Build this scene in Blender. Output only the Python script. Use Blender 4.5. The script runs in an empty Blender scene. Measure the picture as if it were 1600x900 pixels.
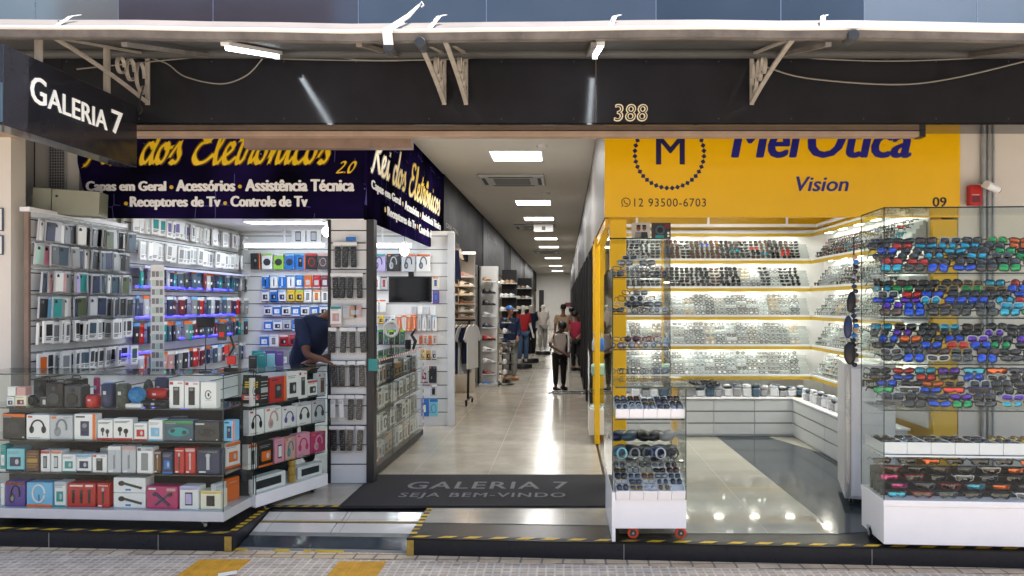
import bpy, math, random
from mathutils import Vector, Matrix
R = math.radians
S = bpy.context.scene
rng = random.Random(7)
# ---------------------------------------------------------------- camera
cam = bpy.data.cameras.new("camera"); cam_o = bpy.data.objects.new("camera", cam)
S.collection.objects.link(cam_o)
cam.sensor_width = 36.0; cam.lens = 1150 / 1600 * 36
cam.shift_x = -82 / 1600; cam.shift_y = 24 / 1600
cam.clip_start = 0.05; cam.clip_end = 900
cam_o.location = (0, 0, 1.95); cam_o.rotation_euler = (R(90), 0, 0)
S.camera = cam_o
# ---------------------------------------------------------------- world + sun
w = bpy.data.worlds.new("World"); S.world = w; w.use_nodes = True
nt = w.node_tree; bg = nt.nodes["Background"]
sky = nt.nodes.new("ShaderNodeTexSky"); sky.sky_type = 'NISHITA'; sky.sun_disc = False
SUN = Vector((0.40, 0.03, 0.91)).normalized()       # direction towards the sun
sky.sun_elevation = math.asin(SUN.z); sky.sun_rotation = math.atan2(SUN.x, SUN.y)
sky.air_density = 1.0; sky.dust_density = 2.0
nt.links.new(sky.outputs[0], bg.inputs[0]); bg.inputs[1].default_value = 0.15
sun = bpy.data.lights.new("sun", 'SUN'); sun.energy = 4.0; sun.angle = R(0.5); sun.color = (1, .96, .91)
sun_o = bpy.data.objects.new("sun", sun); S.collection.objects.link(sun_o)
sun_o.rotation_euler = (-SUN).to_track_quat('-Z', 'Y').to_euler(); sun_o.location = (0, 0, 30)
# ---------------------------------------------------------------- exposure + sampling
S.view_settings.view_transform = 'Standard'; S.view_settings.look = 'None'
S.view_settings.exposure = 1.25; S.view_settings.gamma = 1.0; S.view_settings.use_curve_mapping = False
S.render.engine = 'CYCLES'
S.cycles.use_denoising = True
try: S.cycles.denoiser = 'OPENIMAGEDENOISE'
except Exception: pass
S.cycles.max_bounces = 8; S.cycles.diffuse_bounces = 5; S.cycles.glossy_bounces = 4
S.cycles.transparent_max_bounces = 32; S.cycles.transmission_bounces = 6
S.cycles.sample_clamp_indirect = 6.0; S.cycles.caustics_reflective = False; S.cycles.caustics_refractive = False
S.cycles.use_adaptive_sampling = True; S.cycles.adaptive_threshold = 0.02
# ---------------------------------------------------------------- photo measures (1600x900 photograph, lens above)
CX, CY, F, CZ, FZ = 882, 474, 1150, 1.95, 0.15
def PX(px, Y): return (px - CX) * Y / F
def PZ(py, Y): return CZ - (py - CY) * Y / F
def FY(py, z=FZ): return (CZ - z) * F / (py - CY)
# ---------------------------------------------------------------- materials
def lin(c):
    c = c.lstrip('#'); v = [int(c[i:i + 2], 16) / 255 for i in (0, 2, 4)]
    return tuple(x / 12.92 if x <= .04045 else ((x + .055) / 1.055) ** 2.4 for x in v)
MATS = {}
def new_mat(name):
    m = bpy.data.materials.new(name); m.use_nodes = True; MATS[name] = m
    return m, m.node_tree, m.node_tree.nodes["Principled BSDF"]
def mat(name, col, rough=.5, metal=0, spec=.5, var=0.0, scale=8, bump=0.0, emit=0, coat=0, alpha=1, ecol=None, ior=1.5):
    """plain painted / printed / moulded surface; var = uneven tone, bump = fine relief"""
    if name in MATS: return name
    m, t, p = new_mat(name); L = t.links.new
    c = lin(col) if isinstance(col, str) else col
    p.inputs['Base Color'].default_value = (*c, 1); p.inputs['Roughness'].default_value = rough
    p.inputs['Metallic'].default_value = metal; p.inputs['Specular IOR Level'].default_value = spec
    p.inputs['Coat Weight'].default_value = coat; p.inputs['IOR'].default_value = ior; p.inputs['Alpha'].default_value = alpha
    if emit:
        p.inputs['Emission Color'].default_value = (*(lin(ecol) if ecol else c), 1); p.inputs['Emission Strength'].default_value = emit
    if var or bump:
        tc = t.nodes.new("ShaderNodeTexCoord"); n = t.nodes.new("ShaderNodeTexNoise")
        n.inputs['Scale'].default_value = scale; n.inputs['Detail'].default_value = 6; n.inputs['Roughness'].default_value = .65
        L(tc.outputs['Object'], n.inputs['Vector'])
        if var:
            r = t.nodes.new("ShaderNodeValToRGB"); r.color_ramp.elements[0].position = .3; r.color_ramp.elements[1].position = .7
            r.color_ramp.elements[0].color = (*[x * (1 - var) for x in c], 1); r.color_ramp.elements[1].color = (*[min(1, x * (1 + var * .6)) for x in c], 1)
            L(n.outputs[0], r.inputs[0]); L(r.outputs[0], p.inputs['Base Color'])
            mr = t.nodes.new("ShaderNodeMapRange"); mr.inputs[3].default_value = max(.02, rough - .1); mr.inputs[4].default_value = min(1, rough + .12)
            L(n.outputs[0], mr.inputs[0]); L(mr.outputs[0], p.inputs['Roughness'])
        if bump:
            n2 = t.nodes.new("ShaderNodeTexNoise"); n2.inputs['Scale'].default_value = scale * 6; n2.inputs['Detail'].default_value = 3
            L(tc.outputs['Object'], n2.inputs['Vector'])
            b = t.nodes.new("ShaderNodeBump"); b.inputs['Strength'].default_value = bump; b.inputs['Distance'].default_value = .01
            L(n2.outputs[0], b.inputs['Height']); L(b.outputs[0], p.inputs['Normal'])
    return name
def glass(name, tint, ior=1.45, boost=1.0, rough=0.0):
    """thin clear sheet: lets light through, mirrors at glancing angles"""
    m = bpy.data.materials.new(name); m.use_nodes = True; MATS[name] = m; t = m.node_tree; L = t.links.new
    t.nodes.remove(t.nodes["Principled BSDF"]); out = t.nodes["Material Output"]
    tr = t.nodes.new("ShaderNodeBsdfTransparent"); tr.inputs[0].default_value = (*tint, 1)
    gl = t.nodes.new("ShaderNodeBsdfGlossy"); gl.inputs['Roughness'].default_value = rough
    lw = t.nodes.new("ShaderNodeLayerWeight"); lw.inputs[0].default_value = .5
    pw = t.nodes.new("ShaderNodeMath"); pw.operation = 'POWER'; pw.inputs[1].default_value = 5
    mu = t.nodes.new("ShaderNodeMath"); mu.operation = 'MULTIPLY_ADD'; mu.inputs[1].default_value = .92; mu.inputs[2].default_value = .016 * boost; mu.use_clamp = True
    mx = t.nodes.new("ShaderNodeMixShader")
    L(lw.outputs['Facing'], pw.inputs[0]); L(pw.outputs[0], mu.inputs[0]); L(mu.outputs[0], mx.inputs[0]); L(tr.outputs[0], mx.inputs[1]); L(gl.outputs[0], mx.inputs[2]); L(mx.outputs[0], out.inputs[0])
    return name
def tiles(name, c1, c2, grout, bw, bh, mortar, rough=.3, grough=.7, var=.15, nscale=3, bump=.3, offset=0, spec=.5, msmooth=.1, swap=False):
    """laid tiles or stones"""
    m, t, p = new_mat(name); L = t.links.new
    tc = t.nodes.new("ShaderNodeTexCoord"); b = t.nodes.new("ShaderNodeTexBrick")
    b.offset = offset; b.squash = 1; b.inputs['Scale'].default_value = 1
    b.inputs['Brick Width'].default_value = bw; b.inputs['Row Height'].default_value = bh; b.inputs['Mortar Size'].default_value = mortar
    b.inputs['Mortar Smooth'].default_value = msmooth
    b.inputs['Color1'].default_value = (*lin(c1), 1); b.inputs['Color2'].default_value = (*lin(c2), 1); b.inputs['Mortar'].default_value = (*lin(grout), 1)
    src = tc.outputs['Object']
    n0 = t.nodes.new("ShaderNodeTexNoise"); n0.inputs['Scale'].default_value = 9; L(src, n0.inputs['Vector'])
    mixv = t.nodes.new("ShaderNodeVectorMath"); mixv.operation = 'MULTIPLY_ADD'; mixv.inputs[1].default_value = (swap or 0,) * 3
    L(n0.outputs[1], mixv.inputs[0]); L(src, mixv.inputs[2]); L(mixv.outputs[0], b.inputs['Vector'])
    n = t.nodes.new("ShaderNodeTexNoise"); n.inputs['Scale'].default_value = nscale; n.inputs['Detail'].default_value = 8; n.inputs['Roughness'].default_value = .7
    L(src, n.inputs['Vector'])
    mr = t.nodes.new("ShaderNodeMapRange"); mr.inputs[1].default_value = .3; mr.inputs[2].default_value = .7; mr.inputs[3].default_value = 1 - var; mr.inputs[4].default_value = 1 + var
    L(n.outputs[0], mr.inputs[0])
    mx = t.nodes.new("ShaderNodeVectorMath"); mx.operation = 'SCALE'; L(b.outputs[0], mx.inputs[0]); L(mr.outputs[0], mx.inputs['Scale']); L(mx.outputs[0], p.inputs['Base Color'])
    rr = t.nodes.new("ShaderNodeMapRange"); rr.inputs[3].default_value = rough; rr.inputs[4].default_value = grough; L(b.outputs[1], rr.inputs[0])
    ra = t.nodes.new("ShaderNodeMath"); ra.operation = 'MULTIPLY'; L(rr.outputs[0], ra.inputs[0])
    rn = t.nodes.new("ShaderNodeMapRange"); rn.inputs[1].default_value = .3; rn.inputs[2].default_value = .7; rn.inputs[3].default_value = .75; rn.inputs[4].default_value = 1.35
    L(n.outputs[0], rn.inputs[0]); L(rn.outputs[0], ra.inputs[1]); L(ra.outputs[0], p.inputs['Roughness'])
    p.inputs['Specular IOR Level'].default_value = spec
    bp = t.nodes.new("ShaderNodeBump"); bp.inputs['Strength'].default_value = bump; bp.inputs['Distance'].default_value = .006; bp.invert = True
    L(b.outputs[1], bp.inputs['Height']); L(bp.outputs[0], p.inputs['Normal'])
    return name
# ---------------------------------------------------------------- mesh building
class MB:
    def __init__(s): s.v = []; s.f = []; s.m = []; s.sm = []
    def add(s, vs, fs, m, smooth=False):
        o = len(s.v); s.v += [tuple(v) for v in vs]
        for f in fs: s.f.append([i + o for i in f]); s.m.append(m); s.sm.append(smooth)
        return s
    def box(s, x0, y0, z0, x1, y1, z1, m, M=None):
        v = [(x, y, z) for z in (z0, z1) for y in (y0, y1) for x in (x0, x1)]
        if M: v = [M @ Vector(p) for p in v]
        return s.add(v, [(0, 2, 3, 1), (4, 5, 7, 6), (0, 1, 5, 4), (2, 6, 7, 3), (0, 4, 6, 2), (1, 3, 7, 5)], m)
    def rbox(s, x0, y0, z0, x1, y1, z1, m, b=.004):
        """box with chamfered vertical and top/bottom edges"""
        b = min(b, (x1 - x0) * .45, (y1 - y0) * .45, (z1 - z0) * .45)
        def ring(i, z): return [(x0 + i + b, y0 + i, z), (x1 - i - b, y0 + i, z), (x1 - i, y0 + i + b, z), (x1 - i, y1 - i - b, z), (x1 - i - b, y1 - i, z), (x0 + i + b, y1 - i, z), (x0 + i, y1 - i - b, z), (x0 + i, y0 + i + b, z)]
        rs = [ring(b * .8, z0), ring(0, z0 + b), ring(0, z1 - b), ring(b * .8, z1)]
        v = sum(rs, []); f = [tuple(reversed(range(8))), tuple(range(24, 32))]
        for k in range(3):
            for i in range(8): j = (i + 1) % 8; f.append((k * 8 + i, k * 8 + j, k * 8 + 8 + j, k * 8 + 8 + i))
        return s.add(v, f, m)
    def prism(s, pts, y0, y1, m, smooth=False):
        """outline in x,z swept along y"""
        n = len(pts); v = [(x, y0, z) for x, z in pts] + [(x, y1, z) for x, z in pts]
        s.add(v, [tuple(range(n)), tuple(reversed(range(n, 2 * n)))], m)
        return s.add(v, [(i, i + n, (i + 1) % n + n, (i + 1) % n) for i in range(n)], m, smooth)
    def slab(s, pts, z0, z1, m, top=None):
        """outline in x,y swept along z"""
        n = len(pts); v = [(x, y, z0) for x, y in pts] + [(x, y, z1) for x, y in pts]
        s.add(v, [tuple(range(n, 2 * n))], top or m)
        s.add(v, [tuple(reversed(range(n)))] + [(i, (i + 1) % n, (i + 1) % n + n, i + n) for i in range(n)], m)
        return s
    def cyl(s, p0, p1, r0, m, r1=None, n=12, smooth=True, caps=True):
        p0, p1 = Vector(p0), Vector(p1); r1 = r0 if r1 is None else r1
        d = (p1 - p0).normalized(); a = d.orthogonal().normalized(); b = d.cross(a)
        v = [p + (a * math.cos(2 * math.pi * i / n) + b * math.sin(2 * math.pi * i / n)) * r for p, r in ((p0, r0), (p1, r1)) for i in range(n)]
        s.add(v, [(i, (i + 1) % n, (i + 1) % n + n, i + n) for i in range(n)], m, smooth)
        if caps: s.add(v, [tuple(reversed(range(n))), tuple(range(n, 2 * n))], m)
        return s
    def tube(s, pts, r, m, n=6, closed=False, flat=None):
        pts = [Vector(p) for p in pts]; k = len(pts); v = []; prev = None
        rs = r if isinstance(r, (list, tuple)) else [r] * k
        for i, p in enumerate(pts):
            q0 = pts[(i - 1) % k] if closed or i else p; q1 = pts[(i + 1) % k] if closed or i < k - 1 else p
            d = (q1 - q0).normalized()
            if prev is None: a = d.orthogonal().normalized()
            else:
                a = prev - d * prev.dot(d)
                a = a.normalized() if a.length > 1e-6 else d.orthogonal().normalized()
            prev = a; b = d.cross(a)
            v += [p + (a * math.cos(2 * math.pi * j / n) + b * math.sin(2 * math.pi * j / n)) * rs[i] for j in range(n)]
        f = []
        for i in range(k if closed else k - 1):
            for j in range(n):
                o, q = i * n, ((i + 1) % k) * n; f.append((o + j, o + (j + 1) % n, q + (j + 1) % n, q + j))
        s.add(v, f, m, True)
        if not closed: s.add(v, [tuple(reversed(range(n))), tuple(range((k - 1) * n, k * n))], m)
        return s
    def bar(s, pts, w, t, side, m):
        """flat strap along pts: width w along 'side', thickness t"""
        pts = [Vector(p) for p in pts]; side = Vector(side).normalized(); v = []; k = len(pts)
        for i, p in enumerate(pts):
            d = (pts[min(i + 1, k - 1)] - pts[max(i - 1, 0)]).normalized(); n = d.cross(side).normalized()
            v += [p + side * a * w / 2 + n * b * t / 2 for a, b in ((-1, -1), (1, -1), (1, 1), (-1, 1))]
        f = [(0, 3, 2, 1), tuple(range(4 * k - 4, 4 * k))]
        for i in range(k - 1):
            for j in range(4): f.append((i * 4 + j, i * 4 + (j + 1) % 4, i * 4 + 4 + (j + 1) % 4, i * 4 + 4 + j))
        return s.add(v, f, m)
    def ell(s, c, r, m, n=12, k=8):
        v = [(c[0], c[1], c[2] - r[2])]
        for i in range(1, k):
            a = math.pi * i / k
            v += [(c[0] + r[0] * math.sin(a) * math.cos(2 * math.pi * j / n), c[1] + r[1] * math.sin(a) * math.sin(2 * math.pi * j / n), c[2] - r[2] * math.cos(a)) for j in range(n)]
        v.append((c[0], c[1], c[2] + r[2])); T = len(v) - 1
        f = [(0, 1 + (j + 1) % n, 1 + j) for j in range(n)] + [(T, T - n + j, T - n + (j + 1) % n) for j in range(n)]
        for i in range(k - 2):
            for j in range(n): o = 1 + i * n; f.append((o + j, o + (j + 1) % n, o + n + (j + 1) % n, o + n + j))
        return s.add(v, f, m, True)
    def lathe(s, prof, c, m, n=16, axis='z'):
        v = []
        for r, h in prof:
            for j in range(n):
                a = 2 * math.pi * j / n; x, y = r * math.cos(a), r * math.sin(a)
                v.append((c[0] + x, c[1] + y, c[2] + h) if axis == 'z' else (c[0] + h, c[1] + x, c[2] + y) if axis == 'x' else (c[0] + x, c[1] + h, c[2] - y))
        k = len(prof)
        s.add(v, [(i * n + j, i * n + (j + 1) % n, (i + 1) * n + (j + 1) % n, (i + 1) * n + j) for i in range(k - 1) for j in range(n)], m, True)
        return s.add(v, [tuple(reversed(range(n))), tuple(range((k - 1) * n, k * n))], m)
    def mesh(s, name):
        me = bpy.data.meshes.new(name); me.from_pydata(s.v, [], s.f)
        ms = []
        for x in s.m:
            if x not in ms: ms.append(x)
        for x in ms: me.materials.append(MATS[x])
        me.polygons.foreach_set('material_index', [ms.index(x) for x in s.m]); me.polygons.foreach_set('use_smooth', s.sm)
        me.update(); return me
    def build(s, name, parent=None, loc=(0, 0, 0), rz=0, rot=None): return put(s.mesh(name), name, parent, loc, rz, rot)
def put(me, name, parent=None, loc=(0, 0, 0), rz=0, rot=None):
    o = bpy.data.objects.new(name, me); S.collection.objects.link(o)
    o.location = loc; o.rotation_euler = rot or (0, 0, rz); o.parent = parent
    return o
def tag(o, label, cat, group=None, kind=None):
    o['label'] = label; o['category'] = cat
    if group: o['group'] = group
    if kind: o['kind'] = kind
    return o
def thing(name, label, cat, loc=(0, 0, 0), rz=0, group=None):
    return tag(put(None, name, None, loc, rz), label, cat, group)
def struct(mb, name, **k):
    o = mb.build(name, **k); o['kind'] = 'structure'; return o
def bevel(o, wd=.004, seg=2):
    b = o.modifiers.new("bevel", 'BEVEL'); b.width = wd; b.segments = seg; b.limit_method = 'ANGLE'; return o
ORD = "first second third fourth fifth sixth seventh eighth ninth tenth eleventh twelfth thirteenth fourteenth fifteenth sixteenth seventeenth eighteenth nineteenth twentieth".split()
ORD += ["twenty-" + o for o in ORD[:9]] + ["thirtieth"] + ["thirty-" + o for o in ORD[:9]]
def text_mesh(body, m, x0, x1, z0, z1, depth=.004, bold=0, shear=0, spacing=1.0):
    """lettering fitted to the rectangle x0..x1, z0..z1 of the board's own plane, standing out towards -y"""
    cu = bpy.data.curves.new("lettering", 'FONT'); cu.body = body; cu.offset = min(bold, 0); cu.shear = shear; cu.space_character = spacing; cu.resolution_u = 3
    cu.fill_mode = 'BOTH'; cu.extrude = .01
    o = bpy.data.objects.new("lettering", cu); S.collection.objects.link(o); bpy.context.view_layer.update()
    me = bpy.data.meshes.new_from_object(o.evaluated_get(bpy.context.evaluated_depsgraph_get()))
    bpy.data.objects.remove(o); bpy.data.curves.remove(cu)
    if bold > 0:
        base = [tuple(v.co) for v in me.vertices]; fs = [tuple(p.vertices) for p in me.polygons]; vs, ff = [], []
        for q, (dx, dy) in enumerate(((0, 0), (-1, 0), (1, 0), (-.5, .35), (.5, -.35), (.5, .35), (-.5, -.35))):
            o_ = len(vs); vs += [(x + dx * bold, y + dy * bold, z * (1 - .03 * q)) for x, y, z in base]; ff += [tuple(i + o_ for i in f_) for f_ in fs]
        bpy.data.meshes.remove(me); me = bpy.data.meshes.new("lettering"); me.from_pydata(vs, [], ff)
    xs = [v.co.x for v in me.vertices]; ys = [v.co.y for v in me.vertices]
    a, b, c, d = min(xs), max(xs), min(ys), max(ys)
    for v in me.vertices:
        x, y, z = v.co; v.co = (x0 + (x - a) / (b - a) * (x1 - x0), -depth * (z + .01) / .02, z0 + (y - c) / (d - c) * (z1 - z0))
    me.materials.clear(); me.materials.append(MATS[m]); me.polygons.foreach_set('material_index', [0] * len(me.polygons)); me.update()
    return me
def line_at(px, A, B, d=0.0):
    """point on the wall or counter front A-B (moved back by d) seen in photo column px; returns x, y"""
    ux, uy = B[0] - A[0], B[1] - A[1]; l = math.hypot(ux, uy); ux /= l; uy /= l; nx, ny = -uy, ux; k = (px - CX) / F
    t = (k * (A[1] + d * ny) - A[0] - d * nx) / (ux - k * uy)
    return A[0] + t * ux + d * nx, A[1] + t * uy + d * ny
# ---------------------------------------------------------------- palette
mat('wall_cream', '#d8d2c8', .8, var=.06, scale=1.5, bump=.08); mat('wall_white', '#d6d4ce', .75, var=.05, scale=2, bump=.05)
mat('ceiling_white', '#e4e0d9', .8, var=.03, scale=2); mat('grey_recess', '#6f6f6d', .7, var=.1)
mat('white_panel', '#dedfde', .35, var=.03, scale=3); mat('groove', '#3a3b3c', .6); mat('groove_dark', '#141414', .5)
mat('black_panel', '#29292e', .08, var=.22, scale=2.2, spec=.45); mat('gallery_black', '#111214', .5, var=.2, scale=1.2, spec=.03); mat('gallery_grey', '#3f4043', .45, var=.2, scale=1.2, spec=.05); mat('fascia_grey', '#7d7a76', .5, var=.1, spec=.12); mat('black_gloss', '#0c0d0e', .12, spec=.5); mat('black_matt', '#17181a', .5, var=.15)
mat('dark_trim', '#242527', .4, var=.1); mat('soffit_gloss', '#1a1b1c', .06)
mat('yellow_sign', '#f3bc00', .3, var=.05, scale=1.2); mat('shelf_yellow', '#b09000', .4, var=.05); mat('yellow_paint', '#e0b000', .38, var=.05); mat('blue_vinyl', '#20207e', .35); mat('blue_dark', '#1d1a4d', .4)
mat('white_vinyl', '#e9e8e6', .4); mat('white_paint', '#e6e6e8', .35, var=.04, scale=3); mat('light_grey_paint', '#c4c6c8', .35, var=.04)
mat('grey_drawer', '#b9bdbe', .3, var=.03); mat('steel', '#a8abad', .28, metal=.9, var=.08); mat('galv', '#a2a5a7', .45, metal=.3, var=.2, scale=12)
mat('box_green_grey', '#8d8f7d', .5, var=.08, scale=4); mat('beam_brown', '#846e60', .6, var=.25, scale=5, bump=.2); mat('beam_beige', '#a9927f', .6, var=.2, scale=4, bump=.15)
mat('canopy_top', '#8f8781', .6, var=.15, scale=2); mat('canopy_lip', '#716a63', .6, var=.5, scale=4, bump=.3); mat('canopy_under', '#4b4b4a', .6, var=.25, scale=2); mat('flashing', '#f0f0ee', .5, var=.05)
mat('bracket_paint', '#a8a196', .5, var=.2, scale=9, bump=.15); mat('rust', '#6b4030', .8, var=.3, scale=20); mat('cable_grey', '#8c877c', .6); mat('cable_dark', '#1d1d1c', .6)
mat('numeral_gold', '#efe3c2', .35); mat('sign_white', '#f1efe9', .4, emit=.12)
mat('lamp_white', '#ffffff', .5, emit=4.0, ecol='#fff6ea'); mat('lamp_cool', '#ffffff', .5, emit=5.0, ecol='#e6f5ff'); mat('lamp_bulb', '#ffffff', .5, emit=14.0, ecol='#f4faff')
mat('lamp_spot', '#ffffff', .5, emit=12.0, ecol='#fffbe8'); mat('led_violet', '#4030e0', .4, emit=5.0, ecol='#2420ff'); mat('tube_dim', '#ffffff', .4, emit=6, ecol='#eaf6ff')
mat('black_plastic', '#131315', .4, var=.1); mat('black_rubber', '#0e0e0e', .8); mat('dark_grey', '#3a3c3f', .5); mat('mid_grey', '#7b7d7f', .5); mat('castor_red', '#d0492f', .45)
mat('screen', '#101218', .12); mat('mat_black', '#26262a', .95, var=.3, scale=60, bump=.6); mat('mat_text', '#77797b', .95, var=.2, scale=60, bump=.5)
mat('tape_yellow', '#d8b020', .55, var=.25, scale=14); mat('tape_black', '#1a1a1a', .55, var=.2); mat('tape_worn', '#a88a3a', .7, var=.4, scale=12)
mat('tactile_yellow', '#d09a2a', .75, var=.25, scale=10, bump=.3); mat('concrete', '#8b8880', .85, var=.2, scale=8, bump=.3); mat('paper_white', '#e8e8e4', .6)
mat('asphalt', '#3d3c3b', .9, var=.2, scale=3, bump=.3)
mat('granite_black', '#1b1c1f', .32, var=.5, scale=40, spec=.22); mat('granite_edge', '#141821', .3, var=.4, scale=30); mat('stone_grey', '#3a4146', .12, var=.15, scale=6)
tiles('mosaic', '#ad9883', '#c3b29f', '#d0c7b8', .064, .053, .008, rough=.75, grough=.9, var=.28, nscale=7, bump=.5, swap=.012)
tiles('border_stone', '#c2a988', '#d6c09f', '#857a6c', .16, .10, .008, rough=.8, grough=.9, var=.25, nscale=6, bump=.5, swap=.02)
tiles('cream_tile', '#a39d90', '#aaa497', '#888375', .80, .80, .004, rough=.19, grough=.4, var=.16, nscale=2.6, bump=.05, spec=.3)
tiles('grey_tile', '#97968a', '#9d9b8f', '#7c7c72', .80, .80, .003, rough=.05, grough=.4, var=.08, nscale=2, bump=.05)
tiles('white_tile', '#d3cec4', '#dad5cb', '#9d978b', .62, .30, .004, rough=.10, grough=.4, var=.05, nscale=3, bump=.05)
tiles('far_brick', '#8a8278', '#978d80', '#6b665f', 3.0, 3.2, .25, rough=.7, var=.15, bump=.1)
glass('pane', (.955, .975, .965), boost=.6); glass('pane_front', (.95, .972, .962), boost=.5); glass('door_glass', (.80, .83, .82), boost=1.8)
mat('glass_edge', '#1f3a34', .15); mat('glass_edge_dark', '#10201d', .2)
glass('clear_bag', (.93, .94, .95), boost=2.2, rough=.12); glass('acrylic', (.95, .96, .97), boost=1.6)
mat('skin_dark', '#4a2e22', .55, var=.06); mat('skin_mid', '#7d5340', .55, var=.06); mat('skin_tan', '#8f5f47', .55, var=.06)
mat('hair_black', '#0d0b0b', .6, bump=.5, scale=30); mat('mannequin_white', '#d6d3cb', .35)
PAL = {}
for n_, c_ in dict(white='#e4e4e2', cream='#e6dfc8', black='#141416', charcoal='#2c2f33', grey='#85888b', silver='#b9bcc0', red='#b8201c', orange='#dd6a1c', yellow='#e3bd2c', green='#3c9a44',
                   lime='#8fc53a', teal='#178f8c', aqua='#7fc4cc', sky='#6fb3d8', blue='#1f6fc0', navy='#1d2a4d', purple='#5a3f8f', lilac='#b6a8d4', pink='#d98fa6', magenta='#b52a63',
                   brown='#5d3c2c', tan='#b58c66', olive='#4d5a3e', mint='#b8dccf', rose='#c99a94', maroon='#6d1a26', slate='#3f5566', gold='#b08a3c').items():
    PAL[n_] = mat('print_' + n_, c_, .38)
def P_(n): return 'print_' + n
# sign board with faint honeycomb and stars
def honey(name):
    m, t, p = new_mat(name); L = t.links.new
    tc = t.nodes.new("ShaderNodeTexCoord"); n = t.nodes.new("ShaderNodeTexNoise"); n.inputs['Scale'].default_value = 1.3; L(tc.outputs['Object'], n.inputs['Vector'])
    r = t.nodes.new("ShaderNodeValToRGB"); r.color_ramp.elements[0].color = (*lin('#0a0913'), 1); r.color_ramp.elements[1].color = (*lin('#1f1642'), 1)
    r.color_ramp.elements[0].position = .35; r.color_ramp.elements[1].position = .7; L(n.outputs[0], r.inputs[0])
    v = t.nodes.new("ShaderNodeTexVoronoi"); v.feature = 'DISTANCE_TO_EDGE'; v.inputs['Scale'].default_value = 5; v.inputs['Randomness'].default_value = .25; L(tc.outputs['Object'], v.inputs['Vector'])
    e = t.nodes.new("ShaderNodeMath"); e.operation = 'LESS_THAN'; e.inputs[1].default_value = .018; L(v.outputs[0], e.inputs[0])
    g = t.nodes.new("ShaderNodeMath"); g.operation = 'MULTIPLY'; L(e.outputs[0], g.inputs[0]); g2 = t.nodes.new("ShaderNodeMath"); g2.operation = 'GREATER_THAN'; g2.inputs[1].default_value = .56
    n2 = t.nodes.new("ShaderNodeTexNoise"); n2.inputs['Scale'].default_value = 2.1; L(tc.outputs['Object'], n2.inputs['Vector']); L(n2.outputs[0], g2.inputs[0]); L(g2.outputs[0], g.inputs[1])
    v2 = t.nodes.new("ShaderNodeTexVoronoi"); v2.inputs['Scale'].default_value = 5.5; L(tc.outputs['Object'], v2.inputs['Vector'])
    st = t.nodes.new("ShaderNodeMath"); st.operation = 'LESS_THAN'; st.inputs[1].default_value = .06; L(v2.outputs[0], st.inputs[0])
    a = t.nodes.new("ShaderNodeMath"); a.operation = 'MULTIPLY_ADD'; a.inputs[1].default_value = .35; L(g.outputs[0], a.inputs[0]); L(st.outputs[0], a.inputs[2]); a.use_clamp = True
    mx = t.nodes.new("ShaderNodeMix"); mx.data_type = 'RGBA'; L(a.outputs[0], mx.inputs[0]); L(r.outputs[0], mx.inputs[6]); mx.inputs[7].default_value = (*lin('#7a78c8'), 1)
    L(mx.outputs[2], p.inputs['Base Color']); p.inputs['Roughness'].default_value = .3; p.inputs['Specular IOR Level'].default_value = 0
honey('navy_honeycomb')
mat('gold_print', '#f2ca1e', .35, var=.12, scale=7); mat('gold_shadow', '#5d4310', .4); mat('bullet_yellow', '#d8b02a', .4)
def glazing(name, c1, c2):
  # blue mirror glazing above the canopy
  m, t, p = new_mat(name)
  tc = t.nodes.new("ShaderNodeTexCoord"); n = t.nodes.new("ShaderNodeTexNoise"); n.inputs['Scale'].default_value = .55; n.inputs['Detail'].default_value = 3; t.links.new(tc.outputs['Object'], n.inputs['Vector'])
  r = t.nodes.new("ShaderNodeValToRGB"); r.color_ramp.elements[0].color = (*lin(c1), 1); r.color_ramp.elements[1].color = (*lin(c2), 1); r.color_ramp.elements[0].position = .35; r.color_ramp.elements[1].position = .65
  t.links.new(n.outputs[0], r.inputs[0]); t.links.new(r.outputs[0], p.inputs['Base Color']); p.inputs['Metallic'].default_value = .35; p.inputs['Roughness'].default_value = .08
  b = t.nodes.new("ShaderNodeBump"); b.inputs['Strength'].default_value = .04; n3 = t.nodes.new("ShaderNodeTexNoise"); n3.inputs['Scale'].default_value = 1.5
  t.links.new(tc.outputs['Object'], n3.inputs['Vector']); t.links.new(n3.outputs[0], b.inputs['Height']); t.links.new(b.outputs[0], p.inputs['Normal'])
for nm_, c1_, c2_ in (('blue_glazing', '#59626a', '#6d757b'), ('teal_reflect_glazing', '#838b87', '#959c97'), ('mauve_reflect_glazing', '#5d5d63', '#6a6a70'), ('deep_reflect_glazing', '#47525b', '#566068'), ('pale_reflect_glazing', '#868c8d', '#989d9d')): glazing(nm_, c1_, c2_)  # tints that differ by panel stand for reflections, put into the base colour
# ---------------------------------------------------------------- ground
MB().add([(-120, -150, 0), (120, -150, 0), (120, 120, 0), (-120, 120, 0)], [(0, 1, 2, 3)], 'asphalt').build('road')['kind'] = 'structure'
def YE(x): return 5.60 - .062 * x            # front edge of the raised shop floor
b = MB().slab([(-40, -13.9), (40, -13.9), (40, 6.4), (-40, 9)], -.1, .004, 'mosaic'); struct(b, 'sidewalk')  # paving carried on unseen across the street, added to bounce light onto the shops
b = MB().slab([(x, YE(x) + o) for o, x in ((-.135, -9), (-.10, -1.2), (-.135, 5), (.02, 5), (.02, -9))], .0, .008, 'border_stone'); struct(b, 'sidewalk_border')
RX0, RX1, RY = -2.60, -1.215, 6.52
b = MB().slab([(-12, YE(-12)), (RX0, YE(RX0)), (RX0, RY), (RX1, RY), (RX1, YE(RX1)), (8, YE(8)), (8, 53), (-12, 53)], .006, .13, 'granite_edge')
b.slab([(-12, YE(-12) - .012), (RX0, YE(RX0) - .012), (RX0, RY), (RX1, RY), (RX1, YE(RX1) - .012), (8, YE(8) - .012), (8, 53), (-12, 53)], .13, FZ - .008, 'granite_black')
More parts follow.
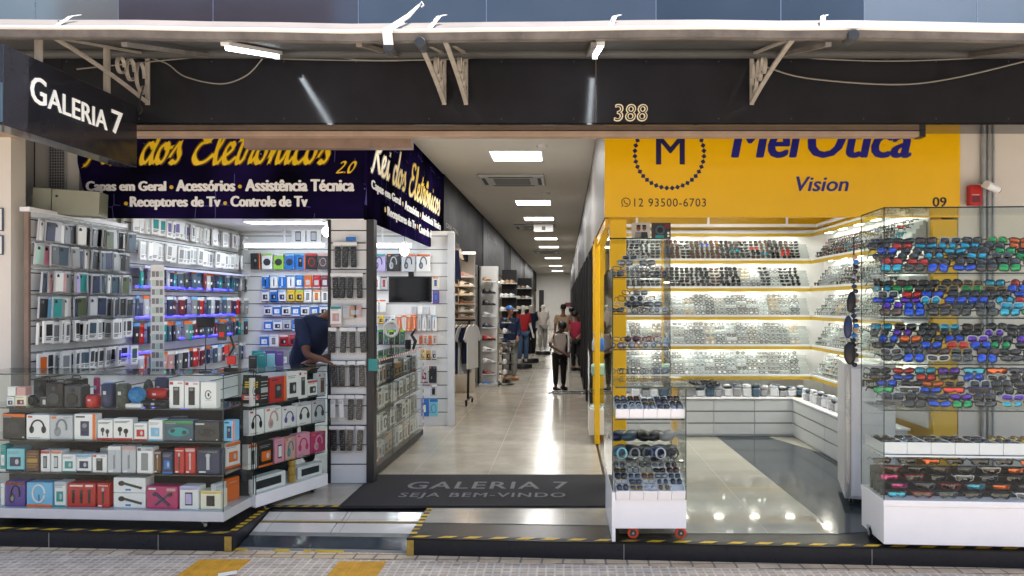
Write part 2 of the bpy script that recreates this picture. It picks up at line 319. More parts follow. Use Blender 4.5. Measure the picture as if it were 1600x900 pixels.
for x in (-4.1, -3.2, 0.45, 2.28, 3.6):
    b.box(x - .003, YE(x) - .004, .008, x + .003, YE(x) + .004, .129, 'concrete')
floor = struct(b, 'shop_floor')
def sheet(name, pts, m, z=FZ - .004, M=None):
    return struct(MB().slab(pts, z - .003, z, m), name)
sheet('gallery_floor', [(-1.16, YE(0) + .46), (.40, YE(0) + .38), (.40, 53), (-12, 53), (-12, 7.3), (-2.62, 6.9), (-2.62, 6.60), (-1.16, 6.56)], 'cream_tile')
# optician's floor: pale tile with a dark diagonal band
o0 = FY(832)
sheet('optician_floor', [(.43, o0), (PX(1310, FY(833)), FY(833)), (PX(1120, FY(682)), FY(682)), (.43, FY(682))], 'grey_tile')
b = sheet('optician_floor_edge', [(PX(1200, FY(682)), FY(682)), (3.4, 8.0), (3.4, FY(682))], 'grey_tile')
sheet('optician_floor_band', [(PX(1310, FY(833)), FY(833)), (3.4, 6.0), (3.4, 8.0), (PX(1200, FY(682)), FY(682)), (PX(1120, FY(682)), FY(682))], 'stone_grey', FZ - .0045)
# ramp let into the step
ys = lambda x: YE(x) + .10
b = MB(); x0, x1 = RX0, RX1
def rz_(y, x):  # height along the slope
    return .016 + (y - ys(x)) / (RY - ys(x)) * (.134 - .016)
def rstrip(f0, f1, m, dz=0):
    v = []
    for f in (f0, f1):
        for x in (x0 + .01, x1 - .01):
            y = ys(x) + f * (RY - ys(x)); v.append((x, y, rz_(y, x) + dz))
    b.add(v + [(p[0], p[1], -.02) for p in v], [(0, 1, 3, 2), (0, 4, 5, 1), (1, 5, 7, 3), (3, 7, 6, 2), (2, 6, 4, 0)], m)
rstrip(-.13, 0, 'concrete', -.004); rstrip(0, .27, 'stone_grey'); rstrip(.27, .36, 'concrete', .001)
for a0, a1, q in ((.36, .60, 0), (.66, .90, 1)):
    b_ = b; v = []
    for f in (a0, a1): pass
    mid = -1.93 if q == 0 else -1.90
    for xa, xb in ((x0 + .01, mid - .004), (mid + .004, x1 - .01)):
        v = [(x, ys(x) + f * (RY - ys(x)), rz_(ys(x) + f * (RY - ys(x)), x)) for f in (a0, a1) for x in (xa, xb)]
        b.add(v + [(p[0], p[1], -.02) for p in v], [(0, 1, 3, 2), (0, 4, 5, 1), (1, 5, 7, 3), (3, 7, 6, 2), (2, 6, 4, 0)], 'white_tile')
rstrip(.60, .63, 'dark_trim', -.003); rstrip(.63, .66, 'tape_worn', -.002); rstrip(.90, 1.0, 'dark_trim', -.003)
ramp = struct(b, 'ramp')
# hazard tapes
def tape(label, A, B, wd, zf, n, slant=.5, m0='tape_black', worn=None):
    """black strip A-B with slanted yellow blocks"""
    A, B = Vector(A), Vector(B); d = (B - A); L_ = d.length; d.normalize(); nn = Vector((-d.y, d.x, 0)).normalized(); up = Vector((0, 0, 1))
    mb = MB()
    def quad(s0, s1, sl, z, mm):
        v = [A + d * (s0 + sl * 0) - nn * wd / 2 + up * z, A + d * s1 - nn * wd / 2 + up * z, A + d * (s1 + sl) + nn * wd / 2 + up * z, A + d * (s0 + sl) + nn * wd / 2 + up * z]
        mb.add(v, [(0, 1, 2, 3)], mm)
    quad(0, L_, 0, .0015, m0); st = L_ / n
    for i in range(n):
        j = rng.uniform(-.04, .04) * st; quad(i * st + st * .1 + j, i * st + st * .62 + j, min(slant * wd * 1.4, st * .3), .0035, 'tape_yellow' if rng.random() > .12 else 'tape_worn')
    return tag(mb.build('hazard_tape'), label, 'tape', 'yellow and black tapes on the step')
h = FZ - .008
tape('hazard tape on the step edge in front of the electronics display case', (-6.0, YE(-6.0) + .03, h), (RX0 - .01, YE(RX0) + .03, h), .05, 0, 17, .8)
tape('hazard tape on the step edge from the ramp to the optician', (RX1 + .01, YE(RX1) + .03, h), (5.0, YE(5) + .03, h), .05, 0, 31, .8)
tape('hazard tape down the left side of the ramp opening', (RX0 - .03, YE(RX0) + .08, h), (RX0 - .03, RY, h), .055, 0, 8, 0)
tape('hazard tape down the right side of the ramp opening', (RX1 + .03, YE(RX1) + .08, h), (RX1 + .03, RY + .02, h), .055, 0, 8, 0)
tape('hazard tape across the top of the ramp', (RX0, RY + .03, h), (RX1, RY + .03, h), .045, 0, 11, .4)
b = MB()
for i, (xa, xb) in enumerate(((-2.28, -2.15), (-2.05, -1.98), (-1.96, -1.72), (-2.60, -2.50))):
    b.add([(xa, ys(xa) - .075 + .01 * (i % 2), .0085), (xb, ys(xb) - .08, .0087), (xb - .01, ys(xb) - .035, .012), (xa, ys(xa) - .03, .012)], [(0, 1, 2, 3)], 'tape_yellow')
tag(b.build('tape_remnant'), 'torn scraps of yellow tape along the ramp foot', 'tape')
for s, y0, y1 in ((RX0, YE(RX0), YE(RX0) + .12), (RX1, YE(RX1), YE(RX1) + .03)):
    q = 1 if s == RX1 else -1
    b = MB().box(min(s, s + q * .055), y0 - .0155, .012, max(s, s + q * .055), y0 - .0125, .128, 'tape_worn')
    tag(b.build('corner_tape'), 'worn yellow tape on the step corner %s of the ramp' % ('right' if q > 0 else 'left'), 'tape', 'corner tapes')
# tactile tiles in the sidewalk
for px0, px1, py, lab in ((312, 392, 876, 'yellow tactile paving slab with white paper scrap, near the ramp'), (530, 604, 879, 'yellow tactile paving slab directly in front of the ramp')):
    y = FY(py, 0); xa, xb = PX(px0, y), PX(px1, y); b = MB().box(0, -.5, .003, xb - xa, 0, .010, 'tactile_yellow')
    for k in range(5):
        u = (xb - xa) * (.1 + .2 * k); b.rbox(u - .018, -.49, .009, u + .018, -.01, .016, 'tactile_yellow', .004)
    tag(b.build('tactile_slab', None, (xa, y, 0)), lab, 'tactile paving', 'yellow tactile slabs')
tag(MB().slab([(0, 0), (.12, .03), (.11, .10), (-.01, .07)], 0, .002, 'paper_white').build('paper_scrap', None, (PX(365, 5.45), 5.20, .0165), R(15)), 'small scrap of white paper lying on the yellow tactile slab', 'litter')
# welcome mat
mt = thing('door_mat', 'black rubber-backed welcome mat at the gallery entrance', 'door mat', (-.79, 7.11, FZ - .003))
MB().rbox(-1.19, -.60, 0, 1.19, .60, .012, 'mat_black', .008).build('mat_pile', mt)
MB().box(-1.215, -.625, -.0005, 1.215, .625, .004, 'black_rubber').build('mat_edging', mt)
for tx, y0, y1, xa, xb in (('GALERIA 7', -.01, .27, -.75, .82), ('SEJA BEM-VINDO', -.36, -.16, -.75, .80)):
    me = text_mesh(tx, 'mat_text', xa, xb, y0, y1, .003, .015, 0, 1.15)
    put(me, 'lettering', mt, (0, 0, .0125), rot=(R(-90), 0, 0))
# ---------------------------------------------------------------- the building: shell, walls, ceilings
XL, XR, YFAC = -1.97, .41, 7.37
LK = .15                                     # common dimmer of the shop lamps
def area(parent, loc, sx, sy, power, col=(1, 1, 1), rot=(0, 0, 0), spread=None):
    l = bpy.data.lights.new("lamp_light", 'AREA'); l.shape = 'RECTANGLE'; l.size = sx; l.size_y = sy; l.energy = power * LK; l.color = col
    if spread: l.spread = R(spread)
    o = bpy.data.objects.new("lamp_light", l); S.collection.objects.link(o); o.parent = parent; o.location = loc; o.rotation_euler = rot
    return o
b = MB(); b.box(-12, 6.36, 4.18, 8, 53, 4.35, 'wall_cream'); b.box(-12.2, 7.4, 0, -12, 53, 4.18, 'wall_cream'); b.box(8, 7.4, 0, 8.2, 53, 4.18, 'wall_cream'); b.box(-12, 52, 0, 8, 52.2, 4.18, 'wall_white')
struct(b, 'light_block_shell')  # unseen roof slab and outer walls, added to keep sky light out
struct(MB().box(XL, 7.3, 4.05, XR, 51.9, 4.12, 'ceiling_white'), 'gallery_ceiling')
struct(MB().box(-4.95, 7.42, 3.02, XL - .03, 11.1, 3.1, 'ceiling_white'), 'shop_ceiling')
struct(MB().box(XR + .05, 7.42, 3.30, 3.9, 10.7, 3.38, 'ceiling_white'), 'optician_ceiling')
struct(MB().box(-7, 11.25, 3.0, XL - .04, 51.9, 3.08, 'ceiling_white'), 'store_ceiling')
# left: cream pier, wall and recess
b = MB().box(-9, 6.56, FZ - .006, -4.935, 6.74, 3.49, 'wall_cream'); struct(b, 'pier_wall')
struct(MB().box(-5.7, 7.30, FZ - .006, -4.87, 7.36, 2.74, 'grey_recess').box(-5.7, 7.28, 2.742, -4.87, 7.36, 2.80, 'galv'), 'recess_wall')
b = MB().box(-9, YFAC, FZ, -4.86, 7.5, 4.05, 'wall_white'); struct(b, 'front_wall')
b = MB().box(-4.99, 7.5, FZ - .006, -4.89, 11.1, 3.02, 'wall_white'); b.box(-4.99, 10.9, FZ - .006, XL + .32, 11.06, 3.02, 'wall_white'); struct(b, 'shop_wall')
# right: optician's walls
b = MB().box(XR, 10.52, FZ - .006, 3.9, 10.66, 3.3, 'yellow_paint'); b.box(3.72, 7.5, FZ - .006, 3.84, 10.52, 3.3, 'yellow_paint'); struct(b, 'optician_wall')
b = MB().box(3.945, YFAC, FZ - .006, 8, 7.5, 4.05, 'wall_cream'); struct(b, 'facade_wall')
struct(MB().box(3.70, YFAC + .01, FZ - .006, 3.94, 7.49, 2.79, 'yellow_paint'), 'yellow_pier')
b = MB().box(.44, YFAC + .01, 2.86, 3.9, 7.41, 3.3, 'wall_white'); b.box(-4.85, YFAC + .01, 2.83, -2, 7.41, 3.05, 'wall_white'); struct(b, 'lintel')
# ---------------------------------------------------------------- sign boards
sb = thing('shop_sign', 'dark navy electronics shop sign facing the street, yellow script and white capitals', 'sign', (0, YFAC - .04, 0))
bo = MB(); x0 = PX(122, YFAC)
bo.prism([(x0, 4.0), (x0 + .02, 3.35), (PX(145, YFAC), 2.80), (XL - .03, 2.795), (XL - .03, 4.0)], 0, .035, 'navy_honeycomb'); bo.build('board', sb)
def zf(py, Y=YFAC - .04): return PZ(py, Y)
def xf(px, Y=YFAC - .04): return PX(px, Y)
# brush script: strokes per letter (x-height 1)
GL = {
 'R': (1.25, [[(.05, 1.5), (.3, 1.95), (.75, 2.0), (.45, .9), (.2, .05), (0, -.15)], [(.45, 1.95), (1.0, 2.0), (1.2, 1.6), (.9, 1.1), (.55, .95), (.8, .5), (1.1, .05), (1.35, .15)]]),
 'E': (1.15, [[(1.1, 1.75), (.85, 2.0), (.45, 1.75), (.5, 1.25), (.85, 1.1), (.35, .95), (.1, .4), (.35, 0), (.8, .1), (1.15, .45)]]),
 'e': (.75, [[(0, .25), (.35, .5), (.55, .8), (.35, 1.0), (.12, .6), (.2, .1), (.45, 0), (.8, .3)]]),
 'i': (.5, [[(0, .3), (.25, .95), (.18, .2), (.3, 0), (.52, .3)], [(.32, 1.3), (.37, 1.42)]]),
 'd': (.85, [[(.6, .75), (.35, 1.0), (.08, .6), (.1, .12), (.3, 0), (.55, .4), (.78, 1.2), (.9, 1.95)], [(.9, 1.95), (.62, .6), (.62, .12), (.75, 0), (.95, .3)]]),
 'o': (.75, [[(.4, 1.0), (.12, .7), (.08, .2), (.3, 0), (.52, .3), (.55, .8), (.4, 1.0), (.5, .75), (.8, .8)]]),
 's': (.7, [[(0, .3), (.4, 1.05), (.42, .7), (.55, .3), (.35, 0), (.1, .12)]]),
 'l': (.5, [[(0, .3), (.4, 1.2), (.45, 1.9), (.3, 1.9), (.15, .9), (.18, .1), (.35, 0), (.55, .3)]]),
 't': (.5, [[(.38, 1.65), (.2, .7), (.15, .15), (.3, 0), (.55, .3)], [(.05, 1.15), (.6, 1.22)]]),
 'r': (.6, [[(0, .3), (.2, 1.1), (.26, .9), (.5, .95), (.36, .3), (.42, .02), (.62, .3)]]),
 'n': (.85, [[(.05, .3), (.2, .95), (.12, 0)], [(.14, .2), (.4, .9), (.56, .9), (.52, .2), (.64, 0), (.88, .3)]]),
 'c': (.65, [[(.55, .85), (.4, 1.0), (.12, .6), (.15, .1), (.38, 0), (.68, .3)]]),
 '^': (0, [[(-.55, 1.25), (-.35, 1.6), (-.2, 1.25)]]), ' ': (.55, []),
 '2': (.95, [[(.15, 1.5), (.45, 1.8), (.75, 1.5), (.5, .8), (.05, .05), (.85, .1)]]), '0': (1.0, [[(.5, 1.8), (.15, 1.1), (.2, .25), (.45, 0), (.8, .7), (.8, 1.5), (.5, 1.8)]]), '.': (.35, [[(.1, 0), (.15, .1)]]),
}
def smooth(p, k=5):
    out = []; n = len(p)
    for i in range(n - 1):
        a, b_, c, d = p[max(i - 1, 0)], p[i], p[i + 1], p[min(i + 2, n - 1)]
        for j in range(k):
            t_ = j / k
            out.append(tuple(.5 * (2 * b_[q] + (c[q] - a[q]) * t_ + (2 * a[q] - 5 * b_[q] + 4 * c[q] - d[q]) * t_ ** 2 + (3 * b_[q] - a[q] - 3 * c[q] + d[q]) * t_ ** 3) for q in (0, 1)))
    return out + [p[-1]]
def script(word, x0, x1, zb, xh, m, pen=.2, slant=.28, grow=0.0, dy=0.0):
    tot = sum(GL[c][0] for c in word); sx = (x1 - x0) / tot; cx = 0; mb = MB(); e = 0
    a = R(38); qx, qz = math.cos(a) * pen / 2 + .03, math.sin(a) * pen / 2 + .03
    for ch in word:
        for st in GL[ch][1]:
            pts = smooth([(px_ + slant * pz_ + cx, pz_) for px_, pz_ in st]); v = []
            for px_, pz_ in pts:
                e += 1; yy = -.002 - e * .000015 - dy
                for sg in (-1, 1): v.append((x0 + (px_ + sg * (qx + grow)) * sx, yy, zb + (pz_ + sg * (qz + grow * .6)) * xh))
                for sg in (1, -1): v.append((x0 + (px_ + sg * (qx * .2 + grow) ) * sx, yy - .00002, zb + (pz_ - sg * (qz * .55 + grow)) * xh))
            n = len(pts); k = 4
            fs = [(i * k, i * k + 1, i * k + k + 1, i * k + k) for i in range(n - 1)] + [(i * k + 2, i * k + 3, i * k + k + 3, i * k + k + 2) for i in range(n - 1)]
            mb.add(v, fs, m)
        cx += GL[ch][0]
    return mb
WORD = 'Rei dos Eletro^nicos'
for mm, g, dy in (('gold_shadow', .055, 0), ('gold_print', 0, .002)):
    script(WORD, xf(132), xf(515), zf(255), .20, mm, .24, .28, g, dy).build('script_lettering', sb)
    script('2.0', xf(526), xf(553), zf(270), .062, mm, .3, .3, g, dy).build('script_lettering', sb)
def words(parent, parts, z0, z1, m, f=lambda v: v, bold=.062, depth=.004, bullets='bullet_yellow', ybase=0):
    for body, xa, xb, za, zb in parts:
        if body == '*':
            r_ = (f(xb) - f(xa)) / 2; c_ = (f(xa) + f(xb)) / 2
            put(MB().cyl((c_, 0, (za + zb) / 2), (c_, -.004, (za + zb) / 2), abs(r_), bullets, n=14).mesh('bullet'), 'bullet', parent)
        else: put(text_mesh(body, m, f(xa), f(xb), za, zb, depth, bold), 'lettering', parent)
words(sb, [('Capas em Geral', 134, 260, zf(303), zf(283)), ('*', 265, 271, zf(296), zf(289)), ('Acessórios', 275, 368, zf(299), zf(281)), ('*', 372, 378, zf(295), zf(288)), ('Assistência Técnica', 383, 554, zf(299), zf(280)),
           ('*', 194, 200, zf(321), zf(315)), ('Receptores de Tv', 203, 345, zf(328), zf(307)), ('*', 349, 355, zf(321), zf(314)), ('Controle de Tv', 360, 481, zf(323), zf(306))], 0, 0, 'white_vinyl', xf)
# side sign along the gallery (local x runs down the gallery)
ss = thing('shop_sign', 'dark navy electronics shop sign along the gallery side, yellow script and white capitals', 'sign', (XL, 0, 0), R(90))
def ys_(px): return -XL * F / (CX - px)
Y0s, Y1s = 7.335, 11.9
MB().box(Y0s, 0, 2.785, Y1s, .03, 4.05, 'navy_honeycomb').build('board', ss)
for mm, g, dy in (('gold_shadow', .06, 0), ('gold_print', 0, .002)):
    script(WORD, 7.50, 11.55, 3.33, .22, mm, .22, .28, g, dy).build('script_lettering', ss)
words(ss, [('Capas em Geral', 7.50, 8.85, 3.10, 3.22), ('*', 8.93, 8.99, 3.13, 3.19), ('Acessórios', 9.07, 9.95, 3.11, 3.22), ('*', 10.03, 10.09, 3.13, 3.19), ('Assistência Técnica', 10.16, 11.7, 3.11, 3.22),
           ('*', 8.05, 8.11, 2.95, 3.01), ('Receptores de Tv', 8.18, 9.75, 2.90, 3.03), ('*', 9.82, 9.88, 2.95, 3.01), ('Controle de Tv', 9.95, 11.25, 2.91, 3.03)], 0, 0, 'white_vinyl')
# yellow optician sign
ysn = thing('shop_sign', 'big yellow optician sign with blue lettering and diamond ring emblem', 'sign', (0, YFAC - .04, 0))
bevel(MB().box(XR - .01, 0, PZ(340, YFAC), PX(1497, YFAC), .04, 4.04, 'yellow_sign').build('board', ysn))
MB().box(XR - .012, .04, 2.80, XR + .03, 3.1, 4.04, 'fascia_grey').build('return_board', ysn)
em = MB(); ec = (xf(1046), zf(240)); er = xf(1100) - xf(1046)
for k in range(40):
    a = 2 * math.pi * (k + .5) / 40; c = (ec[0] + er * math.cos(a), ec[1] + er * math.sin(a)); q = .026
    em.prism([(c[0] + q * math.cos(a + j * math.pi / 2), c[1] + q * math.sin(a + j * math.pi / 2)) for j in range(4)], -.003, 0, 'blue_dark')
em.build('diamond_ring', ysn)
put(text_mesh('M', 'blue_dark', xf(1025), xf(1070), zf(257), zf(212), .004, .01), 'emblem_letter', ysn)
put(text_mesh('Mel', 'blue_vinyl', xf(1142), xf(1255), zf(247), zf(188), .006, .035, .22), 'lettering', ysn)
put(text_mesh('Ótica', 'blue_vinyl', xf(1262), xf(1424), zf(247), zf(176), .006, .035, .22), 'lettering', ysn)
put(text_mesh('Vision', 'blue_vinyl', xf(1244), xf(1326), zf(299), zf(276), .005, .018, .22), 'lettering', ysn)
put(text_mesh('12 93500-6703', 'dark_trim', xf(991), xf(1103), zf(323), zf(310), .003, .0, 0, 1.12), 'lettering', ysn)
put(text_mesh('09', 'black_plastic', xf(1457), xf(1479), zf(323), zf(308), .003, .02), 'lettering', ysn)
ic = MB(); c = (xf(978), zf(316)); r_ = .042
ic.tube([(c[0] + r_ * math.cos(a), -.002, c[1] + r_ * math.sin(a)) for a in [R(250 + 340 * k / 24) for k in range(25)]] + [(c[0] - r_ * 1.05, -.002, c[1] - r_ * 1.05)], .004, 'dark_trim', 5)
ic.tube([(c[0] - .018, -.002, c[1] + .016), (c[0] - .012, -.002, c[1] - .004), (c[0] + .004, -.002, c[1] - .016), (c[0] + .02, -.002, c[1] - .018)], [.007, .004, .004, .007], 'dark_trim', 5)
ic.build('phone_icon', ysn)
# gallery sign boards deeper inside
k0 = Y1s + .01
for i, (y1, m_, lab) in enumerate(((17.6, 'gallery_black', 'plain black sign panel over the shoe shop, beside the navy sign'), (23.6, 'gallery_grey', 'grey sign panel with faint black lettering in the gallery'), (26.5, 'gallery_black', 'black sign panel after the grey one in the gallery'),
                                   (34, 'gallery_grey', 'dark grey sign panel midway down the gallery'), (36, 'gallery_black', 'narrow black sign panel between two grey ones'), (45, 'gallery_grey', 'dark grey sign panel near the end of the gallery'), (51.8, 'gallery_black', 'last black sign panel at the gallery end'))):
    t_ = tag(MB().box(k0, -.02 - .01 * (i % 2), 2.79, y1 - .03, .03, 4.045, m_).build('gallery_sign', None, (XL, 0, 0), R(90)), lab, 'sign', 'sign panels down the gallery')
    if i == 0:
        put(text_mesh('CAPAS GERAL', 'mid_grey', k0 + .2, k0 + 1.6, 3.2, 3.28, .002, 0), 'lettering', t_, (0, -.02, 0)); put(text_mesh('7 91 141', 'mid_grey', k0 + .7, k0 + 1.7, 2.98, 3.05, .002, 0), 'lettering', t_, (0, -.02, 0))
    if i == 1: put(text_mesh('ETNA', 'black_matt', k0 + 1.0, k0 + 3.4, 3.55, 3.85, .002, .02), 'lettering', t_, (0, -.03, 0)); put(text_mesh('NA Y', 'black_matt', k0 + 1.2, k0 + 3.8, 3.05, 3.3, .002, .02), 'lettering', t_, (0, -.03, 0))
    k0 = y1
y0 = 10.5
for i, (y1, lab) in enumerate(((15, 'glossy grey fascia panel right after the yellow sign return'), (21, 'second glossy fascia panel down the right of the gallery'), (30, 'third glossy fascia panel down the right of the gallery'), (51, 'long glossy fascia panel reaching the end of the gallery'))):
    tag(MB().box(XR, y0, 2.8, XR + .05, y1 - .02, 4.045, 'gallery_grey' if i % 2 else 'fascia_grey').build('gallery_fascia'), lab, 'sign', 'fascia panels on the right'); y0 = y1
b = MB().box(XR + .03, 10.66, FZ - .006, XR + .2, 51.9, 2.8, 'gallery_black')
for y in (12, 13.6, 15.5, 18, 21, 25, 30, 36, 43): b.box(XR - .015, y, FZ, XR + .03, y + .12, 2.79, 'dark_trim')
struct(b, 'gallery_side_wall')
b = MB().box(XL - .02, 51.4, FZ, XR, 51.5, 4.05, 'wall_white'); struct(b, 'gallery_end_wall')
# fascia, soffit, beams
fa = thing('fascia', 'glossy black fascia band under the canopy carrying the number 388', 'fascia', (0, 6.30, 0))
b = MB()
for xa, xb in ((-9, -4.3), (-4.3, .27), (.273, 8)): b.box(xa, 0, 3.497, xb - .003, .06, 4.16, 'black_panel')
b.build('black_cladding', fa)
for x in [-8.6 + .62 * i for i in range(27)]:
    for z in (3.53, 4.02): MB().lathe([(.007, .001), (.007, -.002), (.003, -.0035)], (x, 0, z), 'dark_grey', 8, 'y').build('screw', fa)
MB().box(-9, .003, 3.480, 8, .34, 3.496, 'soffit_gloss').build('soffit', fa)
put(text_mesh('388', 'numeral_gold', PX(959, 6.3), PX(1012, 6.3), 3.506, PZ(163, 6.3), .012, .03, .08, 1.08), 'house_number', fa, (0, -.002, 0))
put(text_mesh('388', 'black_panel', PX(960.5, 6.3), PX(1010.5, 6.3), 3.514, PZ(165, 6.3), .003, -.022, .08, 1.08), 'house_number', fa, (0, -.0145, 0))
b = MB().box(-5.2, 6.52, 3.43, PX(1437, 6.52), 6.62, 3.478, 'beam_beige'); t_ = tag(b.build('beam'), 'long beige painted beam hanging under the black fascia', 'beam'); bevel(t_)
MB().box(PX(1437, 6.52), 6.515, 3.425, PX(1446, 6.52), 6.625, 3.482, 'black_plastic').build('end_cap', t_)
t_ = tag(MB().box(PX(386, 6.7), 6.63, 3.352, PX(645, 6.7), 6.74, 3.50, 'beam_brown').build('roller_beam'), 'short rusty brown roller beam in front of the script sign', 'beam'); bevel(t_)
# ---------------------------------------------------------------- canopy
ca = thing('canopy', 'old white street canopy with a dirty lip above the shop fronts', 'canopy', (0, 0, 0))
def strip(prof, m, x0=-9, x1=8, n=34, jit=.006):
    mb = MB(); v = []; k = len(prof); r2 = random.Random(3)
    for i in range(n + 1):
        x = x0 + (x1 - x0) * i / n; j = r2.uniform(-jit, jit)
        v += [(x, y, z + j + .012 * math.sin(x * 1.3)) for y, z in prof]
    mb.add(v, [(i * k + a, i * k + a + 1, (i + 1) * k + a + 1, (i + 1) * k + a) for i in range(n) for a in range(k - 1)], m); return mb
strip([(4.995, 3.812), (5.06, 3.86), (5.17, 3.93), (5.5, 4.02), (6.31, 4.20)], 'canopy_top').build('canopy_sheet', ca)
strip([(4.985, 3.742), (4.975, 3.79), (4.99, 3.792), (4.99, 3.738), (5.05, 3.745)], 'canopy_lip').build('canopy_lip', ca)
strip([(4.975, 3.789), (4.958, 3.797), (4.96, 3.812), (4.996, 3.822), (5.01, 3.80)], 'flashing').build('lip_bead', ca)
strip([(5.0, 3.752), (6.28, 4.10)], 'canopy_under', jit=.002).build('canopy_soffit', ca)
for x in (-6.2, -4.6, -3.0, -1.4, .2, 1.8, 3.4, 5.0): MB().box(x - .02, -.65, -.03, x + .02, .65, .0, 'canopy_lip', Matrix.Translation((0, 5.64, 3.90)) @ Matrix.Rotation(R(15.2), 4, 'X')).build('rafter', ca)
tag(MB().lathe([(.045, -9), (.045, 8)], (0, 6.19, 4.055), 'canopy_under', 12, 'x').build('gutter_pipe'), 'grey gutter pipe running under the canopy along the fascia', 'pipe')
cl = 0
for px, lab in ((694, 'ornate cream bracket, inner one of the pair beside the canopy middle'), (728, 'ornate cream bracket of the pair, closer to the number 388'), (1175, 'ornate cream scroll bracket right of the number 388'), (230, 'ornate cream scroll bracket behind the hanging gallery sign')):
    br = thing('canopy_bracket', lab, 'bracket', (PX(px, 6.26), 6.28, 3.64), 0, 'scroll brackets of the canopy')
    s = (1, 0, 0); b = MB().bar([(0, -.015, 0), (0, -.015, .44)], .035, .016, s, 'bracket_paint'); b.build('wall_bar', br)
    b = MB().bar([(0, -.03 - 1.2 * t_, .02 + .14 * t_ + .10 * t_ * (1 - t_) - .0 * t_) for t_ in [i / 10 for i in range(11)]], .035, .016, s, 'bracket_paint'); b.build('diagonal_bar', br)
    b = MB().bar([(0, -.02, .43), (0, -1.22, .145)], .035, .016, s, 'bracket_paint'); b.build('top_bar', br)
    b = MB()
    for cy, cz, r_, tall in ((-.10, .19, .06, 1.9), (-.24, .20, .055, 1.6), (-.37, .195, .05, 1.25)):
        b.bar([(0, cy + r_ * math.cos(a) - .02, cz + .02 + tall * r_ * math.sin(a)) for a in [2 * math.pi * i / 20 for i in range(19)]], .03, .009, s, 'bracket_paint')
    b.bar([(0, -.10 + .04 * (1 - a / 14) * math.cos(a), .09 + .04 * (1 - a / 14) * math.sin(a)) for a in [i * .6 for i in range(18)]], .03, .007, s, 'bracket_paint')
    b.build('scrollwork', br)
for x, lab in ((-2.36, 'lit fluorescent tube lamp under the canopy, near the bracket behind the gallery sign'), (.25, 'lit fluorescent tube lamp under the canopy above the number 388')):
    la = thing('tube_lamp', lab, 'lamp', (x, 5.12, 3.735), 0, 'tube lamps under the canopy'); M_ = Matrix.Rotation(R(15.2), 4, 'X')
    MB().box(-.03, 0, .006, .03, 1.0, .035, 'white_paint', M_).build('lamp_body', la); MB().cyl(M_ @ Vector((0, .03, -.008)), M_ @ Vector((0, .95, -.008)), .016, 'tube_dim').build('tube', la)
    MB().box(-.022, .95, -.03, .022, 1.0, .01, 'galv', M_).build('end_socket', la)
# caps, straps, loose bits on the lip
for px, py, r_, lab in ((657, 67, .036, 'round grey pipe cap on the lip next to the bracket pair'), (607, 74, .034, 'round grey pipe cap below the bent white strap'), (1333, 55, .038, 'round dark pipe cap on the lip right of the number 388')):
    tag(MB().lathe([(r_, .12), (r_, .004), (r_ * .9, 0)], (0, 0, 0), 'dark_grey', 18, 'y').build('pipe_cap', None, (PX(px, 4.97), 4.95, PZ(py, 4.97))), lab, 'pipe cap', 'pipe caps on the canopy lip')
Yc = 4.95
stp = thing('strap', 'bent white metal strap with a tie rod on the canopy lip', 'strap', (PX(605, Yc), Yc, PZ(70, Yc)))
def rel(px, py, Y=Yc): return (PX(px, Y) - PX(605, Yc), Y - Yc, PZ(py, Y) - PZ(70, Yc))
MB().bar([rel(607, 70), rel(605, 52, 4.93), rel(606, 46, 4.94), rel(625, 36, 5.05)], .065, .006, (1, 0, 0), 'flashing').build('plate', stp)
MB().tube([rel(612, 42, 4.98), rel(638, 25, 5.1), rel(655, 8, 5.2)], [.018, .016, .008], 'flashing').tube([rel(655, 8, 5.2), rel(659, 3, 5.2), rel(662, 8, 5.2), rel(658, 11, 5.2)], .006, 'flashing').build('tie_rod', stp)
for px, lab in ((675, 'curled white fixing strip on the canopy beside the bent strap'), (952, 'flat perforated white strip on the canopy above the tube lamp'), (1280, 'long white fixing strip on the canopy right of the number'), (95, 'thin white fixing strip on the canopy near the gallery sign')):
    x = PX(px, 5.05); b = MB().bar([(0, -.055, -.045), (.015, -.01, .0), (.04, .06, .075), (.075, .10, .10)], .035, .004, (1, -.2, 0), 'flashing')
    for q in (.0, .03, .06): b.ell((.012 + q * .6, -.02 + q * 1.1, .012 + q * 1.1), (.006, .006, .006), 'dark_grey', 6, 4)
    tag(b.build('fixing_strip', None, (x, 5.03, 3.86)), lab, 'strap', 'fixing strips on the canopy')
b = MB().tube([(PX(1428, 6.1), 6.15, PZ(71, 6.15)), (PX(1600, 5.1), 5.1, PZ(53, 5.1))], .02, 'bracket_paint'); tag(b.build('brace_tube'), 'cream brace tube under the canopy at the right end', 'brace')
b = MB().bar([(PX(440, 6.0), 6.0, PZ(66, 6)), (PX(505, 5.6), 5.6, PZ(70, 5.6))], .07, .01, (.2, 1, .2), 'canopy_lip'); b.ell((PX(503, 5.6), 5.6, PZ(68, 5.6)), (.03, .03, .02), 'print_olive', 8, 5)
tag(b.build('loose_batten'), 'loose broken batten with moss hanging beside the tube lamp', 'batten')
